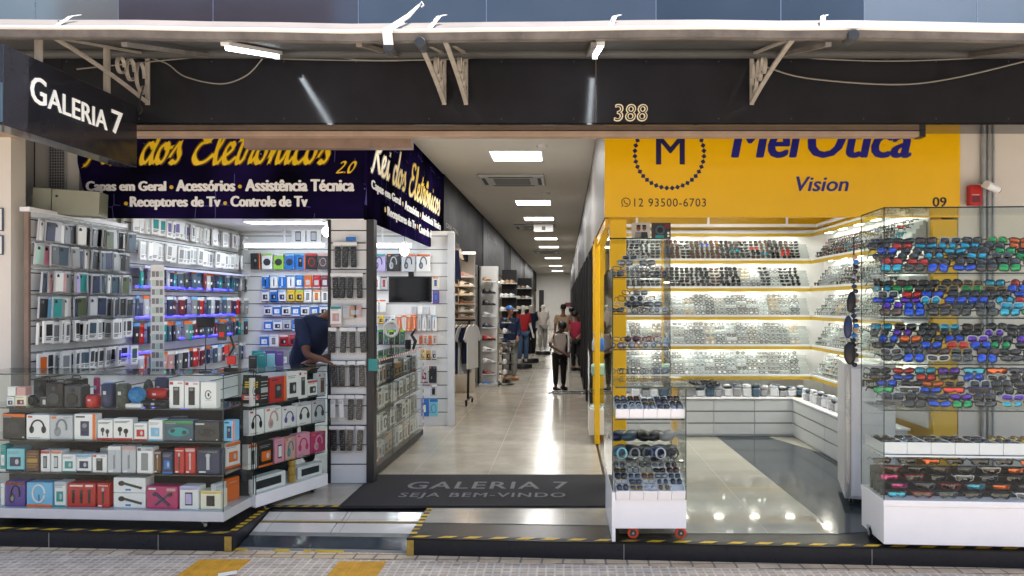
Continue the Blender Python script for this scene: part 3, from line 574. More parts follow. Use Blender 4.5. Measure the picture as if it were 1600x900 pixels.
# cables
def cable(pp, r_, m_, lab):
    pts = [Vector((PX(a, y), y, PZ(c, y))) for a, c, y in pp]; out = []
    for i in range(len(pts) - 1):
        p0, p1, p2, p3 = pts[max(i - 1, 0)], pts[i], pts[i + 1], pts[min(i + 2, len(pts) - 1)]
        for j in range(6):
            t_ = j / 6; out.append(.5 * (2 * p1 + (p2 - p0) * t_ + (2 * p0 - 5 * p1 + 4 * p2 - p3) * t_ ** 2 + (3 * p1 - p0 - 3 * p2 + p3) * t_ ** 3))
    tag(MB().tube(out + [pts[-1]], r_, m_, 5).build('cable'), lab, 'cable', 'cables under the canopy')
q = 6.24
cable([(120, 108, q), (200, 100, q), (330, 89, q), (520, 90, q), (570, 94, q), (690, 93, q), (800, 88, q), (1000, 86, q), (1160, 84, q), (1300, 93, q), (1420, 95, q), (1600, 87, q)], .006, 'cable_grey', 'thin grey cable strung along the top of the black fascia')
cable([(235, 90, q), (262, 100, q), (290, 120, q), (345, 131, q), (385, 118, q), (410, 92, q)], .006, 'cable_grey', 'grey cable sagging on the fascia beside the first tube lamp')
cable([(1195, 104, q), (1260, 122, q), (1390, 132, q), (1480, 124, q), (1600, 96, q)], .007, 'cable_grey', 'long grey cable sagging across the right end of the fascia')
cable([(430, 92, q), (600, 95, q), (680, 92, q)], .005, 'cable_grey', 'second thin cable between the tube lamp and the bracket pair')
cable([(1130, 72, 6.1), (1240, 79, 6.2), (1340, 86, q), (1400, 94, q), (1450, 85, q), (1452, 72, 6.1)], .005, 'cable_dark', 'dark tangled cable above the fascia right of the scroll bracket')
cable([(224, 135, 6.0), (218, 160, 6.1), (222, 172, 6.15), (217, 178, 6.15)], .006, 'cable_dark', 'black cable dangling from the hanging gallery sign')
# hanging gallery sign
gs = thing('hanging_sign', 'black box sign lettered GALERIA 7 hanging from the canopy', 'sign', (-3.60, 4.72, 3.095), R(90))
bevel(MB().box(0, 0, 0, 1.48, .16, .52, 'black_panel').build('sign_box', gs)); MB().box(-.012, .004, .02, 0, .156, .27, 'print_slate').build('end_panel', gs)
gz = lambda px: (3.60 * F / (CX - px) - 4.72)
for body, pa, pb, z0, z1 in (('G', 47, 72, .215, .40), ('ALERIA', 74, 167, .215, .36), ('7', 174, 191, .215, .40)):
    put(text_mesh(body, 'sign_white', gz(pa), gz(pb), z0, z1, .006, .012), 'lettering', gs)
for px in (65, 171):
    y = 3.66 * F / (CX - px) - 4.72; zt = 3.752 + (y + 4.72 - 5.0) * .272; MB().cyl((y, .08, .52), (y, .08, zt - 3.095), .026, 'bracket_paint').build('hanger_pole', gs)
# blue glazing above the canopy
bl = thing('glass_facade', 'blue mirror glazing of the upper floor above the canopy', 'glazing', (0, 6.44, 4.36))
xs = [-9] + [PX(p, 6.44) for p in (55, 185, 333, 560, 760, 1025, 1220, 1350, 1527)] + [8]
for i in range(len(xs) - 1):
    MB().box(xs[i] + .004, 0, -.14, xs[i + 1] - .004, .03, 3.2, ('teal_reflect_glazing', 'teal_reflect_glazing', 'mauve_reflect_glazing', 'mauve_reflect_glazing', 'blue_glazing', 'blue_glazing', 'deep_reflect_glazing', 'deep_reflect_glazing', 'pale_reflect_glazing', 'pale_reflect_glazing')[i]).build('glass_panel', bl)
b = MB()
for x in xs[1:-1]: b.box(x - .0035, -.002, -.14, x + .0035, .02, 3.2, 'steel')
b.box(-9, .035, -.14, 8, .1, 3.2, 'black_matt'); b.build('joint_strip', bl)
struct(MB().box(-12, 6.55, 4.36, 8, 53, 7.6, 'wall_cream'), 'upper_floor')
# opposite side of the street (seen only in reflections)
ob = thing('opposite_building', 'pale building across the street mirrored in the glazing', 'building', (0, -14, 0))
MB().box(-40, -8, 0, 40, 0, 9, 'wall_cream').build('wall', ob)
for k in range(12):
    for z in (1.0, 4.2, 6.6): MB().box(-38 + k * 6.3, 0, z, -34.5 + k * 6.3, .04, z + 1.6, 'blue_glazing').build('window', ob)
MB().box(-18.5, -.3, 10.6, -8.5, 0, 13.2, 'print_maroon').build('roof_sign', ob)
for x in (-17, -13.5, -10): MB().box(x, -.25, 9, x + .2, -.05, 10.6, 'galv').build('sign_post', ob)
# ---------------------------------------------------------------- gallery ceiling fittings
for i, (y, lab) in enumerate(((10.45, 'square lit ceiling panel closest to the street'), (15.3, 'second lit ceiling panel from the street'), (18.2, 'third lit ceiling panel, just before the exit sign'), (23.8, 'fourth lit ceiling panel down the gallery'), (27.3, 'fifth lit ceiling panel down the gallery'), (34, 'sixth lit ceiling panel down the gallery'), (41, 'seventh lit ceiling panel down the gallery'), (47.5, 'last lit ceiling panel at the gallery end'))):
    l = thing('ceiling_light', lab, 'ceiling light', (-.74 + .006 * y, y, 4.05), 0, 'lit panels in the gallery ceiling')
    MB().box(-.38, -.35, -.012, .38, .35, .0, 'white_paint').build('frame', l); MB().box(-.35, -.32, -.016, .35, .32, -.0125, 'lamp_white').build('diffuser', l)
    area(l, (0, 0, -.03), .66, .6, 170 if i < 6 else 520, (1, .98, .955))
for i, (y, lab) in enumerate(((12.4, 'ceiling air conditioner cassette nearest the street'), (20, 'ceiling air conditioner cassette beyond the exit sign'), (30, 'ceiling air conditioner cassette deep in the gallery'))):
    l = thing('air_conditioner', lab, 'air conditioner', (-1.0 + .01 * y, y, 4.05), 0, 'air conditioner cassettes'); b = MB().rbox(-.55, -.5, -.05, .55, .5, 0, 'light_grey_paint', .03); b.build('casing', l)
    b = MB()
    for s in (-1, 1): b.box(-.36, s * .42 - .03, -.054, .36, s * .42 + .03, -.0505, 'groove_dark'); b.box(s * .46 - .03, -.33, -.054, s * .46 + .03, .33, -.0505, 'groove_dark')
    b.build('outlet_slot', l); MB().box(-.3, -.3, -.056, .3, .3, -.0505, 'mid_grey').build('intake_grille', l)
l = thing('exit_sign', 'small white hanging sign with a dark mark under the gallery ceiling', 'sign', (-.55, 19.2, 3.82)); MB().box(-.25, 0, 0, .25, .03, .19, 'paper_white').build('plate', l)
put(text_mesh('1', 'dark_trim', -.04, .05, .04, .14, .003, .01), 'lettering', l); MB().cyl((-.15, .015, .19), (-.15, .015, .23), .006, 'steel').cyl((.15, .015, .19), (.15, .015, .23), .006, 'steel').build('hanger', l)
for i, (x, y, lab) in enumerate(((.27, 8.9, 'round white smoke detector on the ceiling by the yellow sign'), (-.3, 9.8, 'small sprinkler head on the ceiling'), (-.35, 14, 'small sprinkler head further in on the ceiling'))):
    tag(MB().lathe([(.02, -.04), (.07, -.03), (.08, 0)], (x, y, 4.05), 'white_paint', 14).build('smoke_detector'), lab, 'detector')
tag(MB().box(.05, 51.3, 1.75, .55, 51.39, 2.0, 'print_maroon').build('fire_sign'), 'small dark red sign on the white end wall', 'sign')
# ---------------------------------------------------------------- slatted display walls
def slatwall(lab, L_, H, pitch, loc, rz, trim=None, th=.03, name='slatwall'):
    """local x along the wall, front at y=0, hangs upward from z=0"""
    t_ = thing(name, lab, 'slatwall', loc, rz); MB().box(0, .003, 0, L_, th, H, 'white_panel').build('panel', t_)
    n = int(H / pitch)
    for i in range(1, n + 1): MB().box(0, 0, i * pitch - .011, L_, .004, i * pitch - .001, 'groove_dark' if trim else 'groove').build('groove_strip', t_)
    return t_
# near panel on the shop's side wall (faces the gallery): local x runs towards the street
XW = -4.79
YN0, YN1 = 6.60, 8.02
sw1 = slatwall('tall white slatwall of phone cases nearest the street, wood edged', YN1 - YN0, 2.62, .16, (XW, YN0, FZ), R(90))
MB().box(-.03, -.005, 0, 0, .035, 2.62, 'beam_brown').build('wood_edge', sw1); MB().box(-.05, -.03, 2.62, YN1 - YN0, .06, 2.66, 'white_paint').build('top_trim', sw1)
sw2 = slatwall('long white slatwall of phone cases deeper in the electronics shop', 10.85 - YN1 - .02, 2.84, .15, (XW - .02, YN1 + .02, FZ), R(90))
sw3 = slatwall('white back slatwall of the electronics shop hung with blister packs', 4.86 - 1.79 + .06, 2.84, .20, (XW + .02, 10.86, FZ), 0)
MB().box(4.86 - 1.79 - .02, -.04, 0, 4.86 - 1.79 + .08, .03, 2.84, 'light_grey_paint').build('end_post', sw3)
XP0, XP1 = PX(517, YFAC), PX(573, YFAC)
sw4 = slatwall('narrow white slatwall column of remote controls at the shop corner', XP1 - XP0, 2.64, .195, (XP0, YFAC, FZ), 0, True, .10)
MB().box(XP1 - XP0, -.012, 0, XP1 - XP0 + .075, .10, 2.64, 'dark_trim').build('dark_post', sw4); MB().box(-.03, -.006, 0, 0, .10, 2.64, 'black_plastic').build('dark_edge', sw4)
mat('shelf_lavender', '#c9cbe6', .4)
MB().box(.05, -.20, 2.19, 2.75, 0, 2.215, 'shelf_lavender').build('shelf_board', sw2)
for z, y0, y1, m_ in ((2.13, .0, 2.3, 'led_violet'), (1.79, .0, 2.4, 'led_violet'), (1.40, -.25, .55, 'led_violet'), (1.52, .9, 2.3, 'led_violet')):
    st = thing('led_strip', {2.13: 'violet LED strip, highest of the glowing strips among the phone cases', 1.79: 'violet LED strip, second from the top on the phone case wall', 1.40: 'short bright violet LED strip low beside the display case', 1.52: 'violet LED strip, lowest long one on the phone case wall'}[z], 'LED strip', (XW + .13, YN1 + y0, z), R(90), 'violet LED strips')
    MB().box(0, .012, -.006, y1 - y0, .03, .018, 'light_grey_paint').build('channel', st); MB().box(0, 0, -.004, y1 - y0, .011, .012, m_).build('light_bar', st)
    area(st, ((y1 - y0) / 2, -.02, 0), y1 - y0, .03, 2.2, (.25, .2, 1), (R(-60), 0, 0))
# ---------------------------------------------------------------- phone case packs
CASECOL = [('white', 6), ('black', 4), ('charcoal', 6), ('slate', 6), ('navy', 4), ('teal', 1), ('pink', 1), ('rose', 3), ('lilac', 1), ('silver', 6), ('sky', 2), ('grey', 4), ('mint', 1), ('olive', 1)]
CW = [c for c, n in CASECOL for _ in range(n)]
_pk = {}
def pack_meshes(kind, col):
    if (kind, col) in _pk: return _pk[(kind, col)]
    root = MB(); kid = MB()
    if kind == 'bag':      # clear bag with white card and a phone case inside; hangs from z=0
        root.rbox(-.052, -.007, -.20, .052, .010, -.005, 'print_silver', .003); root.box(-.03, -.0055, -.03, .03, -.0042, -.01, P_('silver'))
        kid.rbox(-.048, -.014, -.193, .048, -.0075, -.022, P_(col), .010); kid.rbox(-.038, -.0165, -.062, -.008, -.0142, -.038, P_('black' if col not in ('black', 'charcoal') else 'grey'), .006)
        for cz in (-.036, -.052): kid.cyl((-.028, -.0165, cz), (-.028, -.018, cz), .006, 'groove_dark', n=8)
    elif kind == 'box':    # white retail box with window and dark print
        root.rbox(-.056, -.012, -.20, .056, .012, 0, 'print_white', .002)
        kid.rbox(-.036, -.0145, -.135, .036, -.0122, -.03, P_(col), .006); kid.box(-.036, -.0135, -.175, .020, -.0122, -.160, P_('grey')); kid.box(-.036, -.0135, -.155, .036, -.0122, -.148, P_('charcoal'))
    else:                  # coloured sleeve with a bright header
        h = {'case': 'orange', 'flip': 'sky'}.get(kind, 'white'); root.rbox(-.050, -.005, -.23, .050, .005, -.035, P_(col), .006); root.box(-.050, -.004, -.035, .050, .004, 0, P_(h))
        kid.rbox(-.042, -.011, -.21, .042, -.0052, -.05, P_(col), .012); kid.box(-.012, -.0125, -.145, .014, -.0112, -.115, P_('white'))
    _pk[(kind, col)] = (root.mesh('phone_case_pack'), kid.mesh('phone_case')); return _pk[(kind, col)]
def hang(kind, col, loc, rz, lab, group):
    a, b_ = pack_meshes(kind, col); o = tag(put(a, 'phone_case_pack', None, loc, rz, (R(rng.uniform(-1, 4)), R(rng.uniform(-2.5, 2.5)), rz)), lab, 'phone case', group); put(b_, 'phone_case', o); return o
NEAR = [(2.71, 'bag'), (2.49, 'bag'), (2.25, 'bag'), (2.02, 'bag'), (1.785, 'box'), (1.50, 'box')]
rn = ['top', 'second', 'third', 'fourth', 'fifth', 'lowest']
kn = {'bag': 'bagged', 'box': 'boxed', 'case': 'orange-topped', 'flip': 'blue-topped', 'plain': 'white-topped'}
for r_, (z, kind) in enumerate(NEAR):
    hk = MB()
    n = 16; hk.box(0, -.010, z - FZ + .002, 1.42, -.001, z - FZ + .016, 'steel')
    for i in range(n):
        y = YN0 + .05 + i * .086; dep = 2 if rng.random() < .27 else 1; run = rng.random() < .4
        c0 = rng.choice(CW) if kind == 'bag' else rng.choice(['black', 'charcoal', 'grey', 'slate'] + (['orange'] if r_ == 5 else []))
        for d in range(dep):
            c = c0 if (run or kind == 'box') else rng.choice(CW)
            hang(kind, c, (XW + .05 + d * .06 + rng.uniform(0, .05) + rng.uniform(-.01, .01), y + d * .016 + rng.uniform(-.012, .012), z + rng.uniform(-.008, .008)), R(90 + rng.choice([rng.uniform(-16, -2), rng.uniform(-6, 22)])),
                 '%s %s phone case, %s hook from street in %s row, near slatwall, %s' % (kn[kind], c, ORD[i], rn[r_], 'outermost' if d else 'against wall'), 'phone cases on the near slatwall')
        hk.cyl((y - YN0, 0, z - FZ + .008), (y - YN0, -.19, z - FZ + .012), .003, 'steel', n=5)
    hk.build('hook_rail', sw1)
FAR = [(2.93, 'box'), (2.64, 'box'), (2.35, 'case'), (2.03, 'plain'), (1.73, 'flip'), (1.38, 'case')]
for r_, (z, kind) in enumerate(FAR):
    hk = MB()
    n = 29; hk.box(0, -.010, z - FZ + .002, 2.8, -.001, z - FZ + .014, 'steel')
    for i in range(n):
        y = YN1 + .10 + i * .094
        k2 = kind if kind == 'box' else rng.choice([kind, 'case', 'plain', 'flip', 'plain'])
        c = rng.choice(['silver', 'white', 'white', 'silver', 'grey'] + (['navy', 'purple', 'teal'] if r_ == 0 else [])) if kind == 'box' else rng.choice(['maroon', 'charcoal', 'black', 'navy', 'slate', 'grey', 'lilac', 'slate', 'grey', 'teal', 'charcoal', 'slate', 'rose', 'silver', 'navy', 'charcoal', 'red', 'grey'])
        hang(k2, c, (XW + .06 + rng.uniform(0, .08), y + rng.uniform(-.01, .01), z + rng.uniform(-.01, .01)), R(90 + rng.choice([rng.uniform(-20, -4), rng.uniform(-6, 16)])),
             '%s %s phone case, %s hook inwards in %s row of the deeper slatwall' % (kn[k2], c, ORD[i], rn[r_]), 'phone cases on the deeper slatwall')
        hk.cyl((y - YN1 - .02, 0, z - FZ + .008), (y - YN1 - .02, -.12, z - FZ + .012), .003, 'steel', n=5)
    hk.build('hook_rail', sw2)
# ---------------------------------------------------------------- generic small packs on the walls
_sp = {}
def art(mb, kind, w, h, c2, d=0.0):
    """printed picture on the front (y=-d plane) of a pack w x h standing on z=0"""
    y = -d - .0012
    def rect(x0, z0, x1, z1, m_, k=0): mb.box(x0 * w, y - k * .0008, z0 * h, x1 * w, -d, z1 * h, m_)
    def ell(cx, cz, rx, rz, m_, k=1, n=18): mb.prism([(cx * w + rx * w * math.cos(2 * math.pi * i / n), cz * h + rz * h * math.sin(2 * math.pi * i / n)) for i in range(n)], y - k * .0008, -d, m_)
    def arc(cx, cz, rx, rz, a0, a1, th, m_): mb.bar([(cx * w + rx * w * math.cos(R(a0 + (a1 - a0) * i / 14)), y - .001, cz * h + rz * h * math.sin(R(a0 + (a1 - a0) * i / 14))) for i in range(15)], th * w, .002, (1, 0, 0) if False else (0, 1, 0), m_) if False else mb.tube([(cx * w + rx * w * math.cos(R(a0 + (a1 - a0) * i / 14)), y - .0005, cz * h + rz * h * math.sin(R(a0 + (a1 - a0) * i / 14))) for i in range(15)], th * w * .5, m_, 5)
    def lines(x0, x1, zs, m_): [rect(x0, z, x1 - .12 * (i % 2), z + .025, m_) for i, z in enumerate(zs)]
    if kind == 'headphone':
        arc(0, .48, .27, .30, 10, 170, .07, c2); ell(-.26, .40, .10, .15, c2, 2); ell(.26, .40, .10, .15, c2, 2); rect(-.42, .88, -.24, .95, P_('red')); lines(-.4, .1, (.06,), P_('grey'))
    elif kind == 'overear':
        arc(.02, .5, .22, .32, -20, 200, .09, c2); ell(-.16, .33, .15, .20, c2, 2); ell(-.14, .33, .08, .11, P_('grey'), 3); rect(-.42, .86, -.22, .95, P_('orange')); lines(.1, .42, (.9, .84), P_('grey'))
    elif kind == 'capsule':
        mb.rbox(-.22 * w, y - .002, .12 * h, .22 * w, -d, .78 * h, c2, .2 * w); ell(0, .70, .16, .05, P_('grey'), 4); rect(-.44, .86, -.22, .96, P_('red')); rect(.1, .88, .42, .94, P_('rose'))
    elif kind == 'mic':
        for x in (-.28, 0, .28): rect(x - .045, .15, x + .045, .6, P_('black'), 1); ell(x, .66, .06, .07, P_('charcoal'), 2)
        rect(-.4, .86, .05, .92, P_('white')); rect(.15, .85, .42, .93, P_('white'))
    elif kind == 'micflat':
        mb.box(-.30 * w, y - .002, .32 * h, .36 * w, -d, .48 * h, P_('charcoal'), Matrix.Translation((0, 0, .12 * h)) @ Matrix.Rotation(R(14), 4, 'Y')); ell(-.24, .62, .10, .17, P_('black'), 3); rect(-.12, .14, .05, .26, P_('blue'))
    elif kind == 'micx':
        for s in (1, -1):
            M_ = Matrix.Translation((.02 * w, 0, .42 * h)) @ Matrix.Rotation(R(38 * s), 4, 'Y'); mb.box(-.30 * w, y - .002 * (2 + s), -.05 * h, .30 * w, -d, .05 * h, P_('navy'), M_); ell(.02 - .25, .42 + .25 * s * .9 + (.0), .07, .09, P_('black'), 6) if s > 0 else ell(.27, .64, .07, .09, P_('black'), 6)
        rect(-.44, .84, -.2, .92, P_('white')); rect(.15, .80, .44, .92, P_('rose'))
    elif kind == 'ring':
        arc(-.02, .55, .24, .36, 0, 350, .07, P_('white')); rect(-.03, .14, .0, .5, P_('navy'), 1); rect(-.5, 0, .5, .10, c2)
    elif kind == 'device': mb.rbox(-.2 * w, y - .002, .15 * h, .2 * w, -d, .72 * h, c2, .05 * w); ell(0, .55, .11, .09, P_('grey'), 4); rect(-.42, .86, .0, .92, P_('charcoal')); rect(.36, 0, .5, 1, P_('orange'))
    elif kind == 'gadget': mb.rbox(-.3 * w, y - .002, .22 * h, .3 * w, -d, .62 * h, c2, .08 * w); ell(.1, .42, .1, .12, P_('silver'), 4); lines(-.42, .3, (.84, .78), P_('grey')); rect(-.5, .0, .5, .08, c2)
    elif kind == 'earbud':
        ell(-.15, .5, .12, .12, c2); ell(.16, .42, .12, .12, c2); rect(-.18, .22, -.11, .45, c2, 2); rect(.13, .16, .2, .4, c2, 2); lines(-.42, .35, (.86, .8), P_('charcoal')); rect(-.5, 0, .5, .1, P_('red'))
    elif kind == 'pad':
        ell(0, .45, .36, .22, c2); ell(-.2, .5, .08, .10, P_('charcoal'), 3); ell(.2, .42, .08, .10, P_('charcoal'), 3); rect(-.46, .84, -.1, .92, P_('silver')); ell(.42, .08, .03, .03, P_('white'), 2)
    elif kind == 'tool': rect(-.07, .16, .07, .74, c2, 1); ell(0, .74, .1, .08, P_('silver'), 3); lines(-.4, .4, (.88,), P_('white')); rect(-.4, .04, -.1, .1, P_('white'))
    elif kind == 'logo': arc(0, .52, .19, .16, 20, 340, .05, c2); ell(.02, .52, .06, .07, c2); lines(-.2, .2, (.3,), P_('silver'))
    elif kind == 'window': mb.rbox(-.36 * w, y - .002, .22 * h, .36 * w, -d, .78 * h, P_('charcoal'), .04 * w); lines(-.4, .2, (.9,), P_('grey'))
    elif kind == 'cable': arc(0, .45, .3, .25, 0, 350, .09, c2); rect(-.5, .84, .5, 1, c2)
    elif kind == 'phonepic': mb.rbox(-.2 * w, y - .002, .18 * h, .2 * w, -d, .74 * h, P_('charcoal'), .04 * w); rect(-.16, .24, .16, .68, c2, 4); lines(-.4, .3, (.86,), P_('grey'))
    elif kind == 'text': lines(-.4, .4, (.8, .68, .3, .2), c2); rect(-.4, .42, .4, .6, c2)
    elif kind == 'plain': lines(-.3, .3, (.8,), P_('silver'))
def goods(name, cat, w, h, dp, base, kind, c2, band, loc, rz, lab, group, tilt=0):
    """one printed retail pack: front bottom centre at loc"""
    key = (round(w, 2), round(h, 2), round(dp, 2), base, kind, c2, band)
    if key not in _sp:
        mb = MB().rbox(-w / 2, 0, 0, w / 2, dp, h, P_(base), .004)
        if band: mb.box(-w / 2 + .002, -.0012, h * .86, w / 2 - .002, 0, h - .004, P_(band))
        art(mb, kind, w, h, P_(c2)); _sp[key] = mb.mesh(name)
    return tag(put(_sp[key], name, None, loc, 0, (R(tilt), 0, rz)), lab, cat, group)
# ---------------------------------------------------------------- glass display cases of the electronics shop
def castor(parent, x, y, h, m_='black_rubber', hub='galv', face=False):
    if face:
        b = MB().lathe([(h * .30, -.014), (h * .44, -.012), (h * .44, .012), (h * .30, .014)], (x, y, h * .44), m_, 18, 'y'); o = b.build('castor', parent)
        MB().lathe([(h * .27, -.016), (h * .27, .016)], (x, y, h * .44), hub, 12, 'y').cyl((x, y - .02, h * .44), (x, y + .02, h * .44), h * .08, 'steel').box(x - .03, y - .018, h * .86, x + .02, y + .018, h, hub).bar([(x - .025, y - .019, h * .9), (x, y - .019, h * .44)], .018, .003, (0, 1, 0.01), hub).build('castor_fork', o); return o
    b = MB().lathe([(h * .30, -.012), (h * .42, -.010), (h * .42, .010), (h * .30, .012)], (x, y, h * .42), m_, 14, 'x')
    o = b.build('castor', parent); MB().lathe([(h * .25, -.014), (h * .25, .014)], (x, y, h * .42), hub, 10, 'x').box(x - .022, y - .02, h * .9, x + .022, y + .03, h, hub).box(x - .018, y - .008, h * .40, x - .014, y + .02, h * .92, hub).box(x + .014, y - .008, h * .40, x + .018, y + .02, h * .92, hub).build('castor_fork', o)
    return o
mat('back_dark', '#2b2f30', .4, var=.1)
def pane(mb, x0, y0, z0, x1, y1, z1, m='pane'): return mb.box(x0, y0, z0, x1, y1, z1, m)
def glass_case(lab, A, B, D, zb0, zb1, zt, shelves, basem='light_grey_paint', front='pane_front', castors=True):
    L_ = math.hypot(B[0] - A[0], B[1] - A[1]); rz = math.atan2(B[1] - A[1], B[0] - A[0])
    t_ = thing('display_case', lab, 'display case', (A[0], A[1], FZ), rz); zb0, zb1, zt = zb0 - FZ, zb1 - FZ, zt - FZ
    bevel(MB().box(0, 0, zb0, L_, D, zb1, basem).build('base', t_))
    g = .006
    pane(MB(), .001, .0, zb1 + .001, L_ - .001, g, zt, front).build('front_pane', t_)
    for x in (g * .2, L_ - g * 1.2): pane(MB(), x, g + .001, zb1 + .001, x + g, D - g, zt).build('side_pane', t_)
    pane(MB(), 0, 0, zt + .0005, L_, D, zt + .009).build('top_pane', t_)
    e = MB()
    for x in (.0, L_ - .004): e.box(x - .0015, -.0015, zb1, x + .0045, .003, zt, 'glass_edge')
    e.box(-.001, -.002, zt, L_ + .001, -.0002, zt + .009, 'glass_edge').box(L_ + .0002, 0, zt, L_ + .002, D, zt + .009, 'glass_edge').box(0, D, zt, L_, D + .002, zt + .009, 'glass_edge')
    e.box(L_ - .002, D - .006, zb1, L_ + .002, D - .001, zt, 'glass_edge'); e.build('pane_edge', t_)
    for z in shelves:
        z -= FZ; s_ = MB().box(.01, .03, z - .008, L_ - .01, D - .02, z - .001, 'pane'); s_.box(.01, .026, z - .0085, L_ - .01, .0298, z - .0005, 'glass_edge_dark')
        s_.build('shelf', t_)
    MB().box(.01, D - .012, zb1 + .001, L_ - .01, D - .007, 1.10 - FZ, 'back_dark').build('back_board', t_)
    if castors:
        for x in (.12, L_ - .16):
            for y in (.035, D - .08): castor(t_, x, y, zb0, 'black_rubber', 'steel', True)
    return t_
A1 = (-2.72 - 2.22, 5.87 + .062 * 2.22); B1 = (-2.72, 5.87)
SH1 = [1.10, .837, .572]
dc1 = glass_case('wide glass display case on castors facing the street, filled with boxed electronics', A1, B1, .50, .205, .285, 1.37, SH1)
rz1 = math.atan2(B1[1] - A1[1], B1[0] - A1[0])
ROWS = ['top shelf', 'second shelf', 'third shelf', 'bottom level']
cnt = {}
CATN = {'headphone': ('headphone_box', 'headphone box'), 'overear': ('headphone_box', 'headphone box'), 'capsule': ('speaker_box', 'speaker box'), 'mic': ('microphone_box', 'microphone box'), 'micflat': ('microphone_box', 'microphone box'), 'micx': ('microphone_box', 'microphone box'), 'ring': ('ring_light_box', 'ring light box'), 'device': ('gadget_box', 'gadget box'), 'gadget': ('gadget_box', 'gadget box'), 'earbud': ('earphone_box', 'earphone box'), 'pad': ('game_controller_box', 'controller box'), 'tool': ('trimmer_box', 'trimmer box'), 'logo': ('accessory_box', 'accessory box'), 'window': ('soundbar_box', 'soundbar box'), 'cable': ('cable_pack', 'cable pack'), 'phonepic': ('accessory_box', 'accessory box'), 'text': ('accessory_box', 'accessory box'), 'plain': ('accessory_box', 'accessory box')}
def shelf_items(A, B, d, rz, zsh, lst, place, group, dep=.09):
    for k, (p0, p1, pt, base, kind, c2, band) in enumerate(lst):
        dd = d + rng.uniform(-.012, .012); a = line_at(p0, A, B, dd); b_ = line_at(p1, A, B, dd); w = math.hypot(b_[0] - a[0], b_[1] - a[1]) - .004
        cx_, cy_ = (a[0] + b_[0]) / 2, (a[1] + b_[1]) / 2; h = PZ(pt, cy_) - zsh; nm, ct = CATN[kind]
        goods(nm, ct, w, h, dep * rng.uniform(.8, 1.1), base, kind, c2, band, (cx_, cy_, zsh), rz + R(rng.uniform(-3, 3)),
              '%s%s %s, %s from the left, %s' % (base, ' and ' + (band or c2) if (band or c2) != base else '', ct, ORD[k], place), group)
W1 = 'street case'
lst2 = [(3, 40, 646, 'black', 'pad', 'charcoal', 'orange'), (41, 77, 648, 'white', 'headphone', 'black', None), (78, 113, 649, 'silver', 'overear', 'grey', None), (115, 150, 647, 'white', 'device', 'navy', None), (152, 176, 656, 'white', 'earbud', 'charcoal', None), (177, 207, 654, 'white', 'earbud', 'black', None),
        (209, 230, 661, 'white', 'gadget', 'red', None), (231, 254, 656, 'white', 'gadget', 'sky', None), (256, 302, 657, 'slate', 'pad', 'teal', 'green'), (304, 342, 659, 'charcoal', 'pad', 'black', None), (349, 367, 657, 'sky', 'device', 'navy', None)]
lst3 = [(0, 9, 695, 'teal', 'gadget', 'white', None), (10, 38, 701, 'aqua', 'gadget', 'navy', None), (40, 61, 703, 'brown', 'text', 'gold', None), (63, 78, 704, 'white', 'phonepic', 'grey', 'red'), (79, 96, 704, 'white', 'phonepic', 'silver', 'orange'), (97, 118, 710, 'white', 'gadget', 'teal', None), (119, 143, 710, 'white', 'gadget', 'navy', 'sky'), (144, 167, 710, 'white', 'capsule', 'charcoal', None),
        (168, 189, 697, 'silver', 'tool', 'grey', 'white'), (190, 212, 697, 'silver', 'tool', 'grey', 'rose'), (213, 239, 699, 'white', 'capsule', 'grey', 'silver'), (240, 252, 704, 'brown', 'tool', 'gold', None), (253, 270, 706, 'navy', 'gadget', 'blue', None), (272, 288, 700, 'red', 'tool', 'charcoal', None), (289, 305, 700, 'red', 'tool', 'silver', 'rose'), (307, 343, 702, 'navy', 'tool', 'silver', 'charcoal')]
lst4 = [(0, 7, 755, 'white', 'plain', 'silver', None), (8, 39, 752, 'purple', 'overear', 'charcoal', 'maroon'), (41, 82, 754, 'sky', 'ring', 'orange', None), (84, 103, 753, 'white', 'gadget', 'teal', 'silver'), (105, 149, 755, 'red', 'mic', 'black', None), (151, 171, 755, 'red', 'tool', 'charcoal', None), (228, 278, 760, 'magenta', 'micx', 'navy', None), (280, 310, 760, 'white', 'phonepic', 'lilac', 'lilac'), (313, 345, 767, 'cream', 'phonepic', 'black', 'yellow')]
shelf_items(A1, B1, .06, rz1, SH1[1], lst2, 'second shelf of ' + W1, 'boxes on the second shelf')
shelf_items(A1, B1, .06, rz1, SH1[2], lst3, 'third shelf of ' + W1, 'boxes on the third shelf')
shelf_items(A1, B1, .06, rz1, .286, lst4, 'bottom of ' + W1, 'boxes on the bottom of the case', .12)
for z, l in ((.286, 'lower'), (.286 + .125, 'upper')):
    a = line_at(177, A1, B1, .06); b_ = line_at(227, A1, B1, .06)
    goods('microphone_box', 'microphone box', b_[0] - a[0], .122, .12, 'white', 'micflat', 'black', None, ((a[0] + b_[0]) / 2, (a[1] + b_[1]) / 2, z), rz1, 'white microphone box, %s of the two stacked at the bottom of the street case' % l, 'boxes on the bottom of the case')
shelf_items(A1, B1, .20, rz1, SH1[1], [(20 + 27 * k, 43 + 27 * k, 652 + (k * 7) % 9, c, kd, c2, None) for k, (c, kd, c2) in enumerate((('charcoal', 'pad', 'grey'), ('slate', 'gadget', 'black'), ('black', 'capsule', 'grey'), ('grey', 'overear', 'black'), ('red', 'gadget', 'white'), ('charcoal', 'pad', 'teal'), ('navy', 'gadget', 'sky'), ('black', 'text', 'gold'), ('slate', 'capsule', 'silver'), ('charcoal', 'gadget', 'green'), ('maroon', 'tool', 'silver')))], 'back of second shelf, street display case', 'boxes behind on the second shelf')
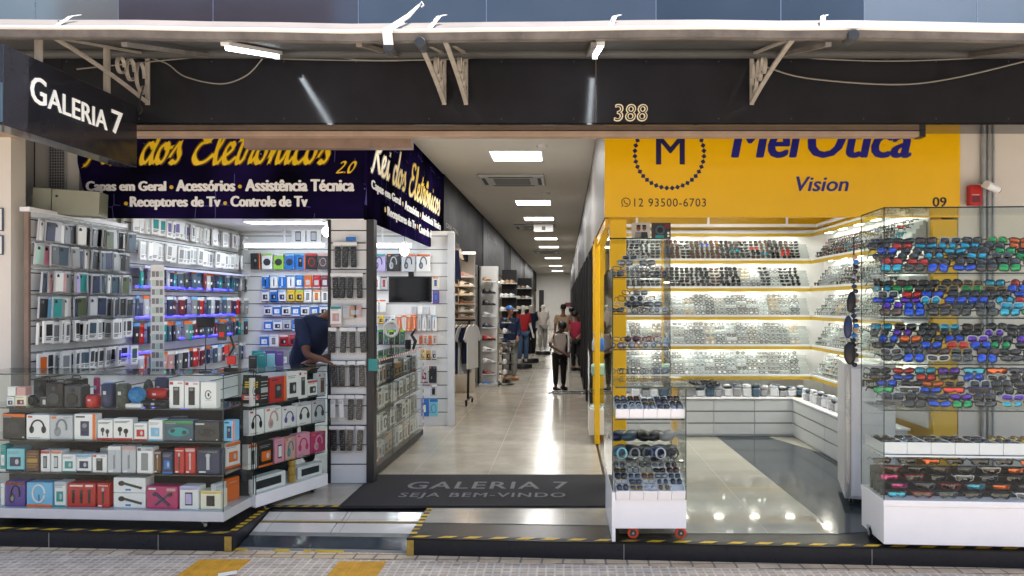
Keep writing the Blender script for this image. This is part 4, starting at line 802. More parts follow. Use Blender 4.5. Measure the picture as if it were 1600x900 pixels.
shelf_items(A1, B1, .22, rz1, SH1[2], [(16 + 28 * k, 40 + 28 * k, 699 + (k * 5) % 8, c, kd, c2, None) for k, (c, kd, c2) in enumerate((('white', 'plain', 'silver'), ('black', 'text', 'gold'), ('slate', 'gadget', 'black'), ('cream', 'plain', 'grey'), ('charcoal', 'tool', 'silver'), ('white', 'gadget', 'blue'), ('grey', 'plain', 'silver'), ('maroon', 'gadget', 'white'), ('black', 'tool', 'gold'), ('navy', 'gadget', 'sky'), ('brown', 'text', 'gold')))], 'back of third shelf, street display case', 'boxes behind on the third shelf')
# loose speakers and small boxes on the top shelf
zs = SH1[0]
def at1(px, d=.10): x, y = line_at(px, A1, B1, d); return x, y
def wd(p0, p1, d=.10): a, b_ = at1(p0, d), at1(p1, d); return math.hypot(a[0] - b_[0], a[1] - b_[1])
for p0, p1, p2, zb, base, kind, c2, lab in ((10, 22, 620, zs, 'white', 'gadget', 'navy', 'tiny white box with navy speaker picture, bottom tier of the street case corner'), (23, 41, 618, zs, 'cream', 'gadget', 'maroon', 'tiny cream box with maroon speaker picture, on the top shelf'), (11, 24, 603, None, 'white', 'plain', 'silver', 'tiny white box stacked on the navy speaker box'), (25, 40, 603, None, 'rose', 'plain', 'silver', 'tiny rose box stacked on the maroon speaker box'),
                                            (62, 77, 619, zs, 'charcoal', 'phonepic', 'silver', 'small charcoal box beside the round black speaker'), (195, 221, 631, zs, 'white', 'plain', 'silver', 'low white box under the blue camouflage ball speaker'),
                                            (264, 287, 595, zs, 'white', 'capsule', 'charcoal', 'white speaker box with charcoal picture, first of three tall boxes'), (288, 311, 596, zs, 'white', 'capsule', 'black', 'white speaker box with black picture, middle of three tall boxes'), (313, 338, 597, zs, 'white', 'logo', 'charcoal', 'white box with spiral logo, third of three tall boxes')):
    x, y = at1((p0 + p1) / 2, .07); z = zb if zb else PZ(619, y) + .002; goods('speaker_box', 'speaker box', wd(p0, p1, .07) - .003, PZ(p2, y) - z if zb else .075, .07, base, kind, c2, None, (x, y, z), rz1, lab, 'boxes on the top shelf of the street case')
def speaker(px0, px1, pt, shape, col, cap, lab, d=.12, zb=zs):
    x, y = at1((px0 + px1) / 2, d); w = wd(px0, px1, d); h = PZ(pt, y) - zb; t_ = thing('speaker', lab, 'speaker', (x, y, zb), rz1, 'speakers on the top shelf')
    if shape == 'can':
        MB().lathe([(w * .40, 0), (w * .48, .012), (w * .48, h - .012), (w * .40, h)], (0, 0, 0), col, 18).build('body', t_); MB().lathe([(w * .36, h - .002), (w * .34, h + .004)], (0, 0, 0), cap, 16).build('end_cap', t_); MB().box(-.012, -w * .49, h * .55, .012, -w * .47, h * .7, 'print_silver').build('badge', t_)
    elif shape == 'roll':
        r_ = h / 2; MB().lathe([(r_ * .72, -w / 2), (r_ * .96, -w / 2 + .02), (r_, 0), (r_ * .96, w / 2 - .02), (r_ * .72, w / 2)], (0, 0, r_), col, 18, 'x').build('body', t_); MB().lathe([(r_ * .66, -w / 2 - .003), (r_ * .66, -w / 2 + .002)], (0, 0, r_), cap, 14, 'x').lathe([(r_ * .66, w / 2 - .002), (r_ * .66, w / 2 + .003)], (0, 0, r_), cap, 14, 'x').build('end_cap', t_)
        MB().box(-.014, -r_ - .002, r_ - .008, .014, -r_ + .01, r_ + .008, 'print_silver').build('badge', t_)
    elif shape == 'ball':
        r_ = w / 2; MB().ell((0, 0, h / 2), (r_, r_ * .7, h / 2), col, 18, 12).build('body', t_); MB().tube([(r_ * .62 * math.cos(a), -r_ * .56, h / 2 + h * .32 * math.sin(a)) for a in [i * .4 for i in range(16)]], .004, cap, 5, True).build('grille_ring', t_)
    else:
        MB().rbox(-w / 2, -.06, 0, w / 2, .06, h, col, .008).build('body', t_); MB().lathe([(w * .34, -.066), (w * .30, -.07), (w * .26, -.062), (w * .1, -.058), (0.001, -.064)], (0, 0, h * .36), cap, 18, 'y').build('woofer', t_)
        MB().lathe([(w * .14, -.064), (w * .10, -.066), (.001, -.062)], (0, 0, h * .78), cap, 12, 'y').build('tweeter', t_); MB().tube([(-w * .3, 0, h), (-w * .25, 0, h + .02), (w * .25, 0, h + .02), (w * .3, 0, h)], .005, 'black_plastic').build('carry_handle', t_)
mat('camo', '#4a5148', .7, var=.7, scale=28); mat('camo_blue', '#2f7fb0', .7, var=.6, scale=34)
for a in ((42, 59, 617, 'ball', 'black_plastic', 'dark_grey', 'small round black speaker beside the tiny boxes'), (80, 106, 597, 'tower', 'black_plastic', 'dark_grey', 'tall black tower speaker on the top shelf of the street case'), (108, 134, 601, 'tower', 'dark_grey', 'black_plastic', 'black boombox with a big round woofer on the top shelf'), (136, 157, 617, 'can', 'print_red', 'print_maroon', 'short red cylinder speaker beside the boombox'),
          (160, 181, 599, 'can', 'print_navy', 'print_blue', 'tall navy blue cylinder speaker'), (183, 204, 600, 'can', 'camo', 'print_olive', 'tall camouflage cylinder speaker'), (222, 262, 625, 'roll', 'black_plastic', 'dark_grey', 'black roll speaker lying in front of the red one')): speaker(*a)
x_, y_ = at1(214); speaker(201, 228, 604, 'ball', 'camo_blue', 'print_blue', 'blue camouflage ball speaker sitting on the low white box', .12, PZ(630, y_)); speaker(230, 263, 606, 'roll', 'print_red', 'print_maroon', 'red roll speaker behind the black one', .2, PZ(624, at1(246, .2)[1]))
for a in ((147, 156, 590, 'can', 'print_magenta', 'print_pink', 'magenta cylinder speaker at the back of the top shelf', .32), (224, 240, 592, 'ball', 'camo', 'print_olive', 'green camouflage ball speaker at the back', .34), (243, 263, 590, 'can', 'print_navy', 'print_purple', 'dark blue cylinder speaker at the back of the top shelf', .34), (60, 82, 592, 'tower', 'black_plastic', 'dark_grey', 'black speaker at the back behind the charcoal box', .33), (108, 131, 591, 'tower', 'black_plastic', 'mid_grey', 'black speaker at the back behind the boombox', .33)): speaker(*a)
# angled second case
A2, B2 = (-2.655, 6.33), (-2.295, 7.14); rz2 = math.atan2(B2[1] - A2[1], B2[0] - A2[0]); SH2 = [1.062, .81, .515]
dc2 = glass_case('angled glass display case beside the remote control column, white plinth', A2, B2, .45, .19, .30, 1.345, SH2, 'white_paint')
W2 = 'angled display case'
shelf_items(A2, B2, .05, rz2, SH2[0], [(390, 405, 590, 'white', 'logo', 'charcoal', None), (406, 420, 588, 'black', 'text', 'silver', None), (421, 448, 589, 'red', 'device', 'charcoal', None), (449, 466, 581, 'white', 'gadget', 'charcoal', None), (467, 480, 580, 'white', 'capsule', 'charcoal', None), (481, 496, 594, 'white', 'gadget', 'black', 'red'), (497, 510, 583, 'silver', 'capsule', 'brown', None)], 'top shelf of ' + W2, 'boxes on the angled case top shelf', .08)
shelf_items(A2, B2, .05, rz2, SH2[1], [(389, 413, 640, 'white', 'headphone', 'black', None), (414, 440, 636, 'white', 'overear', 'rose', None), (441, 463, 636, 'white', 'headphone', 'purple', None), (464, 487, 629, 'white', 'headphone', 'charcoal', 'silver'), (488, 509, 626, 'silver', 'headphone', 'charcoal', None)], 'second shelf of ' + W2, 'headphone boxes in the angled case', .08)
shelf_items(A2, B2, .05, rz2, SH2[2], [(388, 402, 694, 'white', 'phonepic', 'black', 'orange'), (403, 428, 690, 'black', 'gadget', 'orange', None), (429, 445, 685, 'pink', 'phonepic', 'white', None), (446, 462, 683, 'rose', 'overear', 'teal', None), (463, 485, 677, 'pink', 'headphone', 'magenta', None), (486, 509, 675, 'magenta', 'overear', 'pink', None)], 'third shelf of ' + W2, 'boxes on the angled case third shelf', .08)
shelf_items(A2, B2, .05, rz2, .301, [(392, 447, 742, 'white', 'window', 'charcoal', None), (466, 503, 726, 'white', 'window', 'charcoal', None)], 'bottom of ' + W2, 'soundbar boxes', .10)
a = line_at(456, A2, B2, .06); b = MB()
for k in range(3): b.lathe([(.03, 0), (.034, .02), (.034, .05), (.03, .07)], (0, 0, .075 * k), 'print_gold', 14)
tag(b.build('tin_tower', None, (a[0], a[1], .301)), 'three stacked gold tins between the soundbar boxes', 'tins')
ps = thing('poster', 'small black poster with yellow and red print inside the case corner', 'poster', (-2.715 + .004, 6.32, 1.09), R(58)); M_ = Matrix.Rotation(R(6), 4, 'Y')
MB().box(-.075, 0, 0, .10, .004, .245, 'black_plastic', M_).build('sheet', ps); b = MB()
for z, m2 in ((.135, 'print_yellow'), (.155, 'print_yellow'), (.175, 'print_yellow')): b.box(-.055, -.002, z, .07, 0, z + .012, m2, M_)
b.box(-.07, -.002, .03, .095, 0, .075, 'print_red', M_); b.box(-.05, -.003, .05, .07, -.001, .062, 'print_white', M_); b.box(-.055, -.003, .034, .08, -.001, .042, 'print_white', M_); b.build('print', ps)
# side of case 1: orange white box seen through the end pane
goods('accessory_box', 'accessory box', .16, .21, .05, 'white', 'gadget', 'orange', 'orange', (-2.79, 6.2, SH1[2]), R(70), 'orange and white box standing at the end of the street case', None)
goods('accessory_box', 'accessory box', .15, .19, .05, 'orange', 'plain', 'white', None, (-2.80, 6.22, .286), R(72), 'orange box at the bottom end of the street case', None)
goods('accessory_box', 'accessory box', .12, .20, .05, 'silver', 'phonepic', 'grey', None, (-2.80, 6.0, .286), R(72), 'silver grey box at the bottom end of the street case', None)
# things on top of the cases
zt = 1.37 + .0095
hs = thing('phone_stand', 'black phone on a slim stick stand on the street display case', 'phone stand', (*at1(321, .2), zt)); y = at1(321, .2)[1]
MB().lathe([(.05, 0), (.05, .008), (.012, .014)], (0, 0, 0), 'black_plastic', 16).cyl((0, 0, .01), (0, 0, .40), .005, 'dark_grey').build('stand', hs)
MB().rbox(-.078, -.006, .375, .078, .006, .455, 'black_plastic', .006).build('phone', hs)
MB().box(-.072, -.0072, .381, .072, -.0062, .449, 'screen').build('phone_screen', hs)
rd = thing('phone_holder', 'black phone holder with a red box hung among the counter samples', 'phone holder', (*at1(360, .3), zt))
MB().tube([(0, 0, 0), (-.02, 0, .12), (.03, 0, .2), (.0, 0, .3)], .01, 'black_plastic').rbox(-.05, -.02, 0, .06, .02, .03, 'black_plastic').build('gooseneck', rd)
MB().rbox(-.02, -.03, .06, .05, .0, .13, 'print_red').rbox(-.035, -.04, .15, .0, -.01, .22, 'print_red').build('red_box', rd)
MB().rbox(-.10, -.02, .26, -.03, 0, .40, 'print_charcoal').box(-.085, -.022, .29, -.045, -.0202, .33, 'print_red').build('phone_sample', rd)
for k, (dx, c) in enumerate(((.02, 'charcoal'), (.10, 'teal'), (.17, 'aqua'), (.26, 'purple'))):
    x, y = line_at(395 + k * 14, A2, B2, .3); goods('sample_box', 'sample box', .07, .12 + .02 * (k % 2), .03, c, 'plain', 'black', None, (x, y, 1.356), R(20), '%s sample box standing on the angled case near the man' % c, 'sample boxes on the angled case')
hb = thing('hanging_strip', 'long white hanging strip of small blister packs in front of the phone cases', 'hanging strip', (PX(246, 7.2), 7.2, PZ(578, 7.2)), R(8))
b = MB().box(-.062, 0, 0, .062, .004, PZ(414, 7.2) - PZ(578, 7.2), 'print_white'); b.build('backing', hb)
for k in range(11):
    for j in range(3): MB().rbox(-.05 + j * .036, -.006, .03 + k * .088, -.022 + j * .036, 0, .085 + k * .088, 'print_grey' if (k + j) % 3 else 'print_mint', .006).build('blister', hb)
bx = thing('electrical_box', 'grey green electrical box on top of the near slatwall', 'electrical box', (-5.13, 7.0, 2.815), R(20))
bevel(MB().box(0, 0, 0, .40, .22, .235, 'box_green_grey').build('door_panel', bx)); bevel(MB().box(-.17, .02, .01, -.012, .22, .24, 'box_green_grey').build('cabinet', bx)); MB().cyl((.04, -.004, .17), (.04, .004, .17), .012, 'black_plastic').build('lock', bx)
bx.rotation_euler = (R(0), R(2), R(13)); bx.location = (PX(80, 6.9), 6.9, 2.79)
b = MB().box(0, 0, 0, .16, .03, .75, 'galv')
for i in range(6):
    for j in range(26): b.box(.012 + i * .025, -.002, .015 + j * .028, .026 + i * .025, 0, .033 + j * .028, 'groove')
tag(b.build('cable_tray', None, (PX(76, 7.32), 7.32, PZ(300, 7.32))), 'perforated grey cable tray rising on the white wall', 'cable tray')
tag(MB().tube([(PX(54, 7.34), 7.345, 4.0), (PX(53, 7.34), 7.345, 3.0)], .005, 'cable_dark').build('cable'), 'thin dark cable running down the white wall', 'cable')
for py0, py1, l in ((325, 361, 'upper'), (368, 398, 'lower')):
    t_ = thing('wall_plaque', '%s small framed plaque on the cream pier' % l, 'plaque', (PX(-8, 6.55), 6.555, PZ(py1, 6.55)), 0, 'plaques on the pier'); hh = (py1 - py0) * 6.55 / F
    MB().box(-.03, -.012, 0, .075, 0, hh, 'print_slate').build('frame', t_); MB().box(-.022, -.015, .008, .067, -.0125, hh - .008, 'print_white').build('plate', t_)
# remote controls and packs on the corner column
def remote_mesh():
    b = MB().rbox(-.024, -.02, -.20, .024, 0, -.02, 'black_plastic', .008)
    for i in range(7):
        for j in range(3): b.rbox(-.017 + j * .0125, -.023, -.045 - i * .02 - .010, -.009 + j * .0125, -.0195, -.045 - i * .02, 'dark_grey' if (i + j) % 3 else 'mid_grey', .003)
    return b.mesh('remote_body')
RM = remote_mesh(); BAG = MB().rbox(-.036, -.026, -.215, .036, .002, .012, 'clear_bag', .006).mesh('remote_bag'); RW = MB().rbox(-.02, -.018, -.18, .02, 0, -.02, 'print_white', .012)
RW.rbox(-.012, -.0195, -.06, .012, -.0175, -.03, 'print_silver', .006); RW = RW.mesh('remote_body'); HD = MB().box(-.034, -.027, -.012, .034, -.0262, .018, 'print_white').mesh('header_card')
Yp = YFAC - .03
for r_, (pt, xs_) in enumerate(((382, (528, 541, 553)), (430, (524, 536, 549, 562)), (515, (521, 538, 551, 567)), (567, (522, 535, 551, 565)), (620, (520, 533, 549, 563)), (668, (522, 535, 548, 564)))):
    z = PZ(pt, Yp); hk = MB().box(.0, -.012, z + .012 - FZ, XP1 - XP0 - .01, -.001, z + .022 - FZ, 'black_plastic')
    for i, px in enumerate(xs_):
        wh = (r_ == 4 and i < 2); o = thing('remote_control', '%s remote control in a clear bag, %s in the %s row of the corner column' % ('white' if wh else 'black', ORD[i], ['top', 'second', 'third', 'fourth', 'fifth', 'lowest'][r_]), 'remote control', (PX(px, Yp), Yp - .004, z), R(rng.uniform(-8, 8)), 'remote controls on the corner column')
        o.rotation_euler[1] = R(rng.uniform(-4, 4)); put(RW if wh else RM, 'remote_body', o); put(BAG, 'bag', o); put(HD, 'header_card', o); o.scale = (1.2, 1, 1.15)
    hk.build('hook_rail', sw4)
goods('accessory_box', 'accessory box', .11, .19, .04, 'white', 'gadget', 'rose', 'teal', (PX(527, Yp), Yp - .05, PZ(508, Yp)), 0, 'white charger box with pink phone picture on the corner column', None)
for k, (px, c) in enumerate(((542, 'silver'), (553, 'tan'), (560, 'rose'))): goods('blister_pack', 'blister pack', .07, .12, .02, c, 'gadget', 'silver', None, (PX(px, Yp), Yp - .03, PZ(496, Yp)), 0, '%s blister pack between the remote control rows' % c, 'blister packs on the corner column')
tag(MB().rbox(0, 0, 0, .10, .012, .04, 'print_blue').build('price_tag', None, (PX(542, Yp), Yp - .04, PZ(377, Yp))), 'small bright blue tag above the top remote controls', 'tag')
tag(MB().box(0, 0, 0, .09, .004, .12, 'print_teal').build('note_card', None, (PX(574, 7.3), 7.34, PZ(580, 7.3))), 'teal square note on the dark corner post', 'note')
goods('accessory_box', 'accessory box', .085, .17, .03, 'cream', 'gadget', 'charcoal', None, (PX(584, 7.5), 7.46, PZ(545, 7.5)), R(20), 'cream earphone box with black dots behind the corner post', None)
goods('accessory_box', 'accessory box', .085, .13, .03, 'blue', 'plain', 'white', None, (PX(584, 7.5), 7.47, PZ(528, 7.5)), R(20), 'bright blue box top beside the corner post', None)
# ---------------------------------------------------------------- back wall goods of the electronics shop
YB = 10.80
def wall_row(py0, py1, lst, group, where, dep=.03):
    for k, (p0, p1, base, kind, c2, band) in enumerate(lst):
        nm, ct = CATN[kind]; w = (p1 - p0) * YB / F - .008; h = (py1 - py0) * YB / F
        goods(nm, ct, w, h, dep, base, kind, c2, band, (PX((p0 + p1) / 2, YB), YB - dep + rng.uniform(-.02, 0), PZ(py1, YB)), R(rng.uniform(-6, 6)), '%s%s %s, %s along, %s' % (base, ' and ' + (band or c2) if (band or c2) != base else '', ct, ORD[k], where), group, rng.uniform(-3, 3))
def seq(p0, p1, n, ch):
    s = (p1 - p0) / n; return [(p0 + i * s, p0 + (i + 1) * s - 1,) + ch[i % len(ch)] for i in range(n)]
WB = 'back wall of the electronics shop'
wall_row(396, 421, seq(393, 515, 7, [('charcoal', 'device', 'black', None), ('white', 'pad', 'charcoal', 'lime'), ('lime', 'pad', 'charcoal', 'white'), ('blue', 'pad', 'navy', 'sky'), ('blue', 'device', 'black', 'sky'), ('black', 'cable', 'red', None), ('charcoal', 'cable', 'rose', None)]), 'top row of packs on the back wall', 'top row, ' + WB)
wall_row(430, 450, seq(410, 516, 8, [('blue', 'tool', 'black', 'white'), ('white', 'tool', 'charcoal', 'sky'), ('blue', 'tool', 'white', 'white'), ('white', 'tool', 'navy', 'blue'), ('blue', 'gadget', 'white', None), ('orange', 'gadget', 'silver', None), ('red', 'gadget', 'silver', None), ('maroon', 'gadget', 'silver', None)]), 'second row of packs on the back wall', 'second row, ' + WB)
wall_row(453, 472, seq(410, 516, 8, [('white', 'gadget', 'charcoal', 'blue'), ('blue', 'gadget', 'black', 'white'), ('white', 'gadget', 'navy', 'sky'), ('yellow', 'gadget', 'charcoal', None), ('yellow', 'gadget', 'black', 'lime'), ('white', 'phonepic', 'grey', None), ('cream', 'phonepic', 'orange', 'orange'), ('white', 'phonepic', 'grey', 'tan')]), 'third row of packs on the back wall', 'third row, ' + WB)
wall_row(477, 493, seq(413, 515, 7, [('white', 'gadget', 'black', 'blue'), ('blue', 'gadget', 'white', 'white')]), 'fourth row of packs on the back wall', 'fourth row, ' + WB)
wall_row(500, 516, seq(414, 515, 7, [('blue', 'gadget', 'white', 'white'), ('white', 'gadget', 'charcoal', 'blue'), ('silver', 'gadget', 'charcoal', None), ('blue', 'gadget', 'white', None)]), 'fifth row of packs on the back wall', 'fifth row, ' + WB)
wall_row(523, 541, seq(407, 515, 7, [('blue', 'gadget', 'white', 'white'), ('white', 'phonepic', 'grey', None), ('red', 'gadget', 'black', 'white'), ('red', 'gadget', 'black', None), ('navy', 'gadget', 'grey', None)]), 'sixth row of packs on the back wall', 'sixth row, ' + WB)
wall_row(548, 572, seq(395, 515, 6, [('teal', 'plain', 'white', None), ('purple', 'plain', 'white', None), ('grey', 'gadget', 'white', None)]), 'lowest row of packs on the back wall', 'lowest row, ' + WB)
wall_row(355, 382, seq(456, 504, 2, [('white', 'phonepic', 'silver', 'orange')]), 'charger boxes high on the back wall', 'high on the ' + WB)
W3 = 'wall behind the side counter'
wall_row(397, 424, seq(582, 674, 4, [('lilac', 'overear', 'navy', 'teal'), ('black', 'overear', 'silver', None), ('silver', 'overear', 'charcoal', 'orange'), ('white', 'overear', 'slate', 'orange')]), 'headphone boxes over the television', 'above the television, ' + W3)
wall_row(432, 452, seq(584, 607, 2, [('white', 'phonepic', 'rose', None), ('silver', 'phonepic', 'red', 'maroon')]), 'packs beside the television', 'left of the television, ' + W3)
wall_row(433, 450, [(676, 687, 'cream', 'phonepic', 'blue', 'orange')], 'packs beside the television', 'upper right of television, ' + W3); wall_row(454, 474, [(676, 687, 'purple', 'phonepic', 'blue', None)], 'packs beside the television', 'lower right of television, ' + W3)
wall_row(468, 488, seq(582, 605, 2, [('white', 'plain', 'orange', 'orange')]), 'white packs under the television', 'under the television corner, ' + W3)
wall_row(479, 491, seq(634, 682, 5, [('white', 'plain', 'grey', None), ('silver', 'plain', 'grey', None)]), 'small white packs under the television', 'just under the television, ' + W3)
wall_row(492, 517, seq(621, 684, 8, [('orange', 'tool', 'white', 'white'), ('white', 'tool', 'orange', 'orange'), ('orange', 'tool', 'cream', 'cream'), ('orange', 'tool', 'white', None), ('silver', 'tool', 'grey', None), ('white', 'tool', 'grey', 'silver'), ('silver', 'tool', 'slate', None), ('white', 'tool', 'navy', 'sky')]), 'orange and white cable packs', 'orange and white row, ' + W3)
wall_row(493, 506, seq(583, 620, 4, [('white', 'gadget', 'charcoal', None), ('yellow', 'gadget', 'black', None), ('silver', 'gadget', 'charcoal', None)]), 'small packs behind the ring light', 'behind the ring light, ' + W3)
wall_row(524, 538, seq(655, 684, 4, [('orange', 'phonepic', 'grey', 'tan'), ('silver', 'phonepic', 'orange', 'orange')]), 'short orange packs', 'short orange row, ' + W3)
wall_row(515, 538, seq(592, 634, 5, [('charcoal', 'cable', 'green', None), ('slate', 'cable', 'lime', None), ('charcoal', 'cable', 'lime', None)]), 'green cable packs', 'green cable row, ' + W3)
wall_row(547, 562, seq(657, 684, 3, [('yellow', 'gadget', 'black', None), ('gold', 'gadget', 'black', None), ('silver', 'gadget', 'charcoal', None)]), 'yellow packs low on the back wall', 'yellow row, ' + W3)
wall_row(572, 598, seq(657, 684, 2, [('silver', 'gadget', 'maroon', None), ('charcoal', 'overear', 'black', None)]), 'headset packs low on the back wall', 'headset row, ' + W3)
wall_row(601, 618, [(673, 684, 'silver', 'capsule', 'black', None)], 'mouse pack', 'mouse pack row, ' + W3, .04); wall_row(623, 650, seq(658, 686, 2, [('blue', 'phonepic', 'white', None), ('aqua', 'cable', 'blue', None)]), 'blue cable packs', 'lowest blue row, ' + W3)
# television, ring light
tv = thing('television', 'small black flat screen hung above the side counter', 'television', (PX(640.5, 8.9), 8.9, PZ(473, 8.9))); w_, h_ = 67 * 8.9 / F, 41 * 8.9 / F
MB().rbox(-w_ / 2, 0, 0, w_ / 2, .05, h_, 'black_plastic', .01).build('bezel', tv); MB().box(-w_ / 2 + .02, -.002, .025, w_ / 2 - .02, 0, h_ - .02, 'screen').build('screen', tv); MB().box(-.03, .05, h_ * .3, .03, .10, h_ + .06, 'dark_trim').build('mount', tv)
MB().box(w_ * .22, -.003, .008, w_ * .42, -.0005, .014, 'mid_grey').build('badge', tv)
rl = thing('ring_light', 'white ring lamp standing on the side counter', 'ring light', (PX(611, 8.3), 8.3, 1.362)); zc = PZ(514, 8.3) - 1.362
MB().tube([(.075 * math.cos(a), 0, zc + .085 * math.sin(a)) for a in [i * math.pi / 12 for i in range(24)]], .016, 'print_white', 8, True).build('ring', rl); MB().cyl((0, 0, 0), (0, 0, zc - .085), .007, 'black_plastic').lathe([(.05, 0), (.05, .01)], (0, 0, 0), 'black_plastic').build('stand', rl)
tr = thing('tripod_clamp', 'black camera clamps on the side counter end', 'clamp', (PX(648, 9.6), 9.5, 1.362)); MB().tube([(0, 0, 0), (.03, 0, .1), (-.02, 0, .18), (.03, 0, .26)], [.02, .025, .022, .01], 'black_plastic').build('clamp_arm', tr); MB().rbox(-.1, -.03, .0, -.03, .03, .12, 'black_plastic').build('clamp_jaw', tr)
# side counter along the gallery with packs behind the glass (local x runs down the gallery)
CA, CB = (XL + .02, 7.50), (XL + .06, 9.95)
t_ = thing('display_case', 'long glass side counter along the gallery edged with red and white tape', 'display case', (CA[0], CA[1], FZ), math.atan2(CB[1] - CA[1], CB[0] - CA[0])); Lc = math.hypot(CB[0] - CA[0], CB[1] - CA[1])
MB().box(0, 0, .03, Lc, .40, .10, 'dark_trim').build('base', t_); MB().box(0, .001, .101, Lc, .007, 1.2, 'pane_front').build('front_pane', t_); MB().box(0, 0, 1.201, Lc, .40, 1.21, 'pane').build('top_pane', t_); MB().box(0, .395, .101, Lc, .40, 1.2, 'dark_grey').build('back_board', t_)
b = MB(); n = 50
for i in range(n): b.box(Lc * i / n, -.006, 1.190, Lc * (i + 1) / n, -.001, 1.206, 'print_red' if i % 2 else 'print_white')
for i in range(24): b.box(Lc - .012, -.006, .10 + i * .045, Lc, -.001, .145 + i * .045, 'print_red' if i % 2 else 'print_white')
b.build('edge_tape', t_); e = MB()
for z in (.38, .66, .93): MB().box(.01, .03, z - .008, Lc - .01, .38, z, 'pane').box(.01, .026, z - .009, Lc - .01, .0298, z + .001, 'glass_edge').build('shelf', t_)
for x in (.8, 1.62): e.box(x - .003, -.002, .1, x + .003, .0005, 1.2, 'glass_edge')
e.build('pane_edge', t_)
rz3 = math.atan2(CB[1] - CA[1], CB[0] - CA[0])
for r_, (z, h) in enumerate(((.66 + .27, .20), (.66, .22), (.38, .22), (.102, .23))):
    x = .03
    k = 0
    while x < Lc - .18:
        w = rng.uniform(.11, .20); base, kind, c2 = rng.choice([('white', 'gadget', 'charcoal'), ('silver', 'phonepic', 'grey'), ('white', 'cable', 'charcoal'), ('grey', 'gadget', 'black'), ('white', 'device', 'slate'), ('silver', 'earbud', 'charcoal'), ('tan', 'gadget', 'charcoal'), ('white', 'tool', 'maroon'), ('charcoal', 'pad', 'grey')])
        px_, py_ = CA[0] + math.cos(rz3) * (x + w / 2) - math.sin(rz3) * .06, CA[1] + math.sin(rz3) * (x + w / 2) + math.cos(rz3) * .06
        nm, ct = CATN[kind]; goods(nm, ct, w - .006, h * rng.uniform(.8, 1.0), .05, base, kind, c2, None, (px_, py_, FZ + z + .001), rz3, '%s and %s %s, %s from the street, %s shelf of the side counter' % (base, c2, ct, ORD[k], ['top', 'second', 'third', 'bottom'][r_]), 'packs in the side counter'); x += w; k += 1
# lamps of the electronics shop
for x, y, z, L_, ax, lab in ((-3.92, 10.3, 2.76, 1.1, 0, 'bright fluorescent tube in front of the back slatwall'), (-2.55, 10.3, 2.76, .8, 0, 'bright fluorescent tube beyond the corner column')):
    l = thing('tube_lamp', lab, 'lamp', (x, y, z), 0, 'shop tube lamps'); MB().cyl((-L_ / 2, 0, 0), (L_ / 2, 0, 0), .022, 'lamp_cool').build('tube', l); MB().box(-L_ / 2 - .03, -.03, .024, L_ / 2 + .03, .03, .05, 'white_paint').box(-.01, -.01, .05, .01, .01, 3.02 - z, 'white_paint').build('lamp_body', l)
    area(l, (0, -.05, -.04), L_, .06, 16, (.88, .95, 1), (R(-30), 0, 0))
for px, py, y, lab in ((511, 362, 8.6, 'bare bright bulb hanging over the electronics shop'), (632, 392, 9.2, 'bare bright bulb beside the television')):
    l = thing('light_bulb', lab, 'lamp', (PX(px, y), y, PZ(py, y)), 0, 'bare bulbs'); MB().ell((0, 0, 0), (.055, .055, .06), 'lamp_bulb', 14, 10).build('bulb', l); MB().cyl((0, 0, .055), (0, 0, .12), .022, 'white_paint').cyl((0, 0, .12), (0, 0, 3.02 - PZ(py, y)), .004, 'cable_dark').build('socket', l)
    pl = bpy.data.lights.new("lamp_light", 'POINT'); pl.energy = 34 * LK; pl.color = (.93, .97, 1); pl.shadow_soft_size = .08; o = put(pl, 'lamp_light', l, (0, 0, -.10))
for x, y, lab in ((-3.6, 8.0, 'flat lit ceiling panel of the electronics shop near the street'), (-3.6, 9.5, 'flat lit ceiling panel of the electronics shop further in')):
    l = thing('ceiling_light', lab, 'ceiling light', (x, y, 3.02), 0, 'electronics shop ceiling panels'); MB().box(-.5, -.12, -.03, .5, .12, 0, 'white_paint').build('frame', l); MB().box(-.48, -.10, -.034, .48, .10, -.0305, 'lamp_cool').build('diffuser', l)
    area(l, (0, 0, -.05), .95, .2, 27, (.92, .96, 1))
# ---------------------------------------------------------------- shoe shop and clothes
def shoe_mesh(c, sole, acc):
    b = MB(); n = 9; prof = []
    for i in range(n):
        t_ = i / (n - 1); x = -.14 + .28 * t_; hw = .032 + .014 * math.sin(math.pi * min(1, t_ * 1.15)) - (.018 if i == n - 1 else .006 if i == 0 else 0); top = [.085, .115, .112, .095, .085, .072, .058, .048, .035][i]
        ring = [(x, -hw, .028), (x, -hw * .92, .028 + (top - .028) * .6), (x, -hw * .45, top), (x, hw * .45, top), (x, hw * .92, .028 + (top - .028) * .6), (x, hw, .028)]; prof.append(ring)
    v = sum(prof, []); b.add(v, [(i * 6 + j, i * 6 + j + 1, i * 6 + 7 + j, i * 6 + 6 + j) for i in range(n - 1) for j in range(5)] + [tuple(reversed(range(6))), tuple(range((n - 1) * 6, n * 6))], c, True)
    out = [(-.15, .0), (-.145, .035), (-.08, .037), (0, .04), (.07, .05), (.13, .03), (.15, 0)]; pts = out + [(x, -y) for x, y in reversed(out[1:-1])]
    b.slab(pts, 0, .03, sole); b.bar([(-.05, -.045, .05), (.0, -.052, .06), (.05, -.05, .045)], .02, .004, (0, 0, 1), acc); b.bar([(-.05, .045, .05), (.0, .052, .06), (.05, .05, .045)], .02, .004, (0, 0, 1), acc)
    for k in range(4): b.box(.005 + k * .02, -.02, .098 - k * .008, .012 + k * .02, .02, .103 - k * .008, acc)
    return b.mesh('sneaker')
SHO = {}
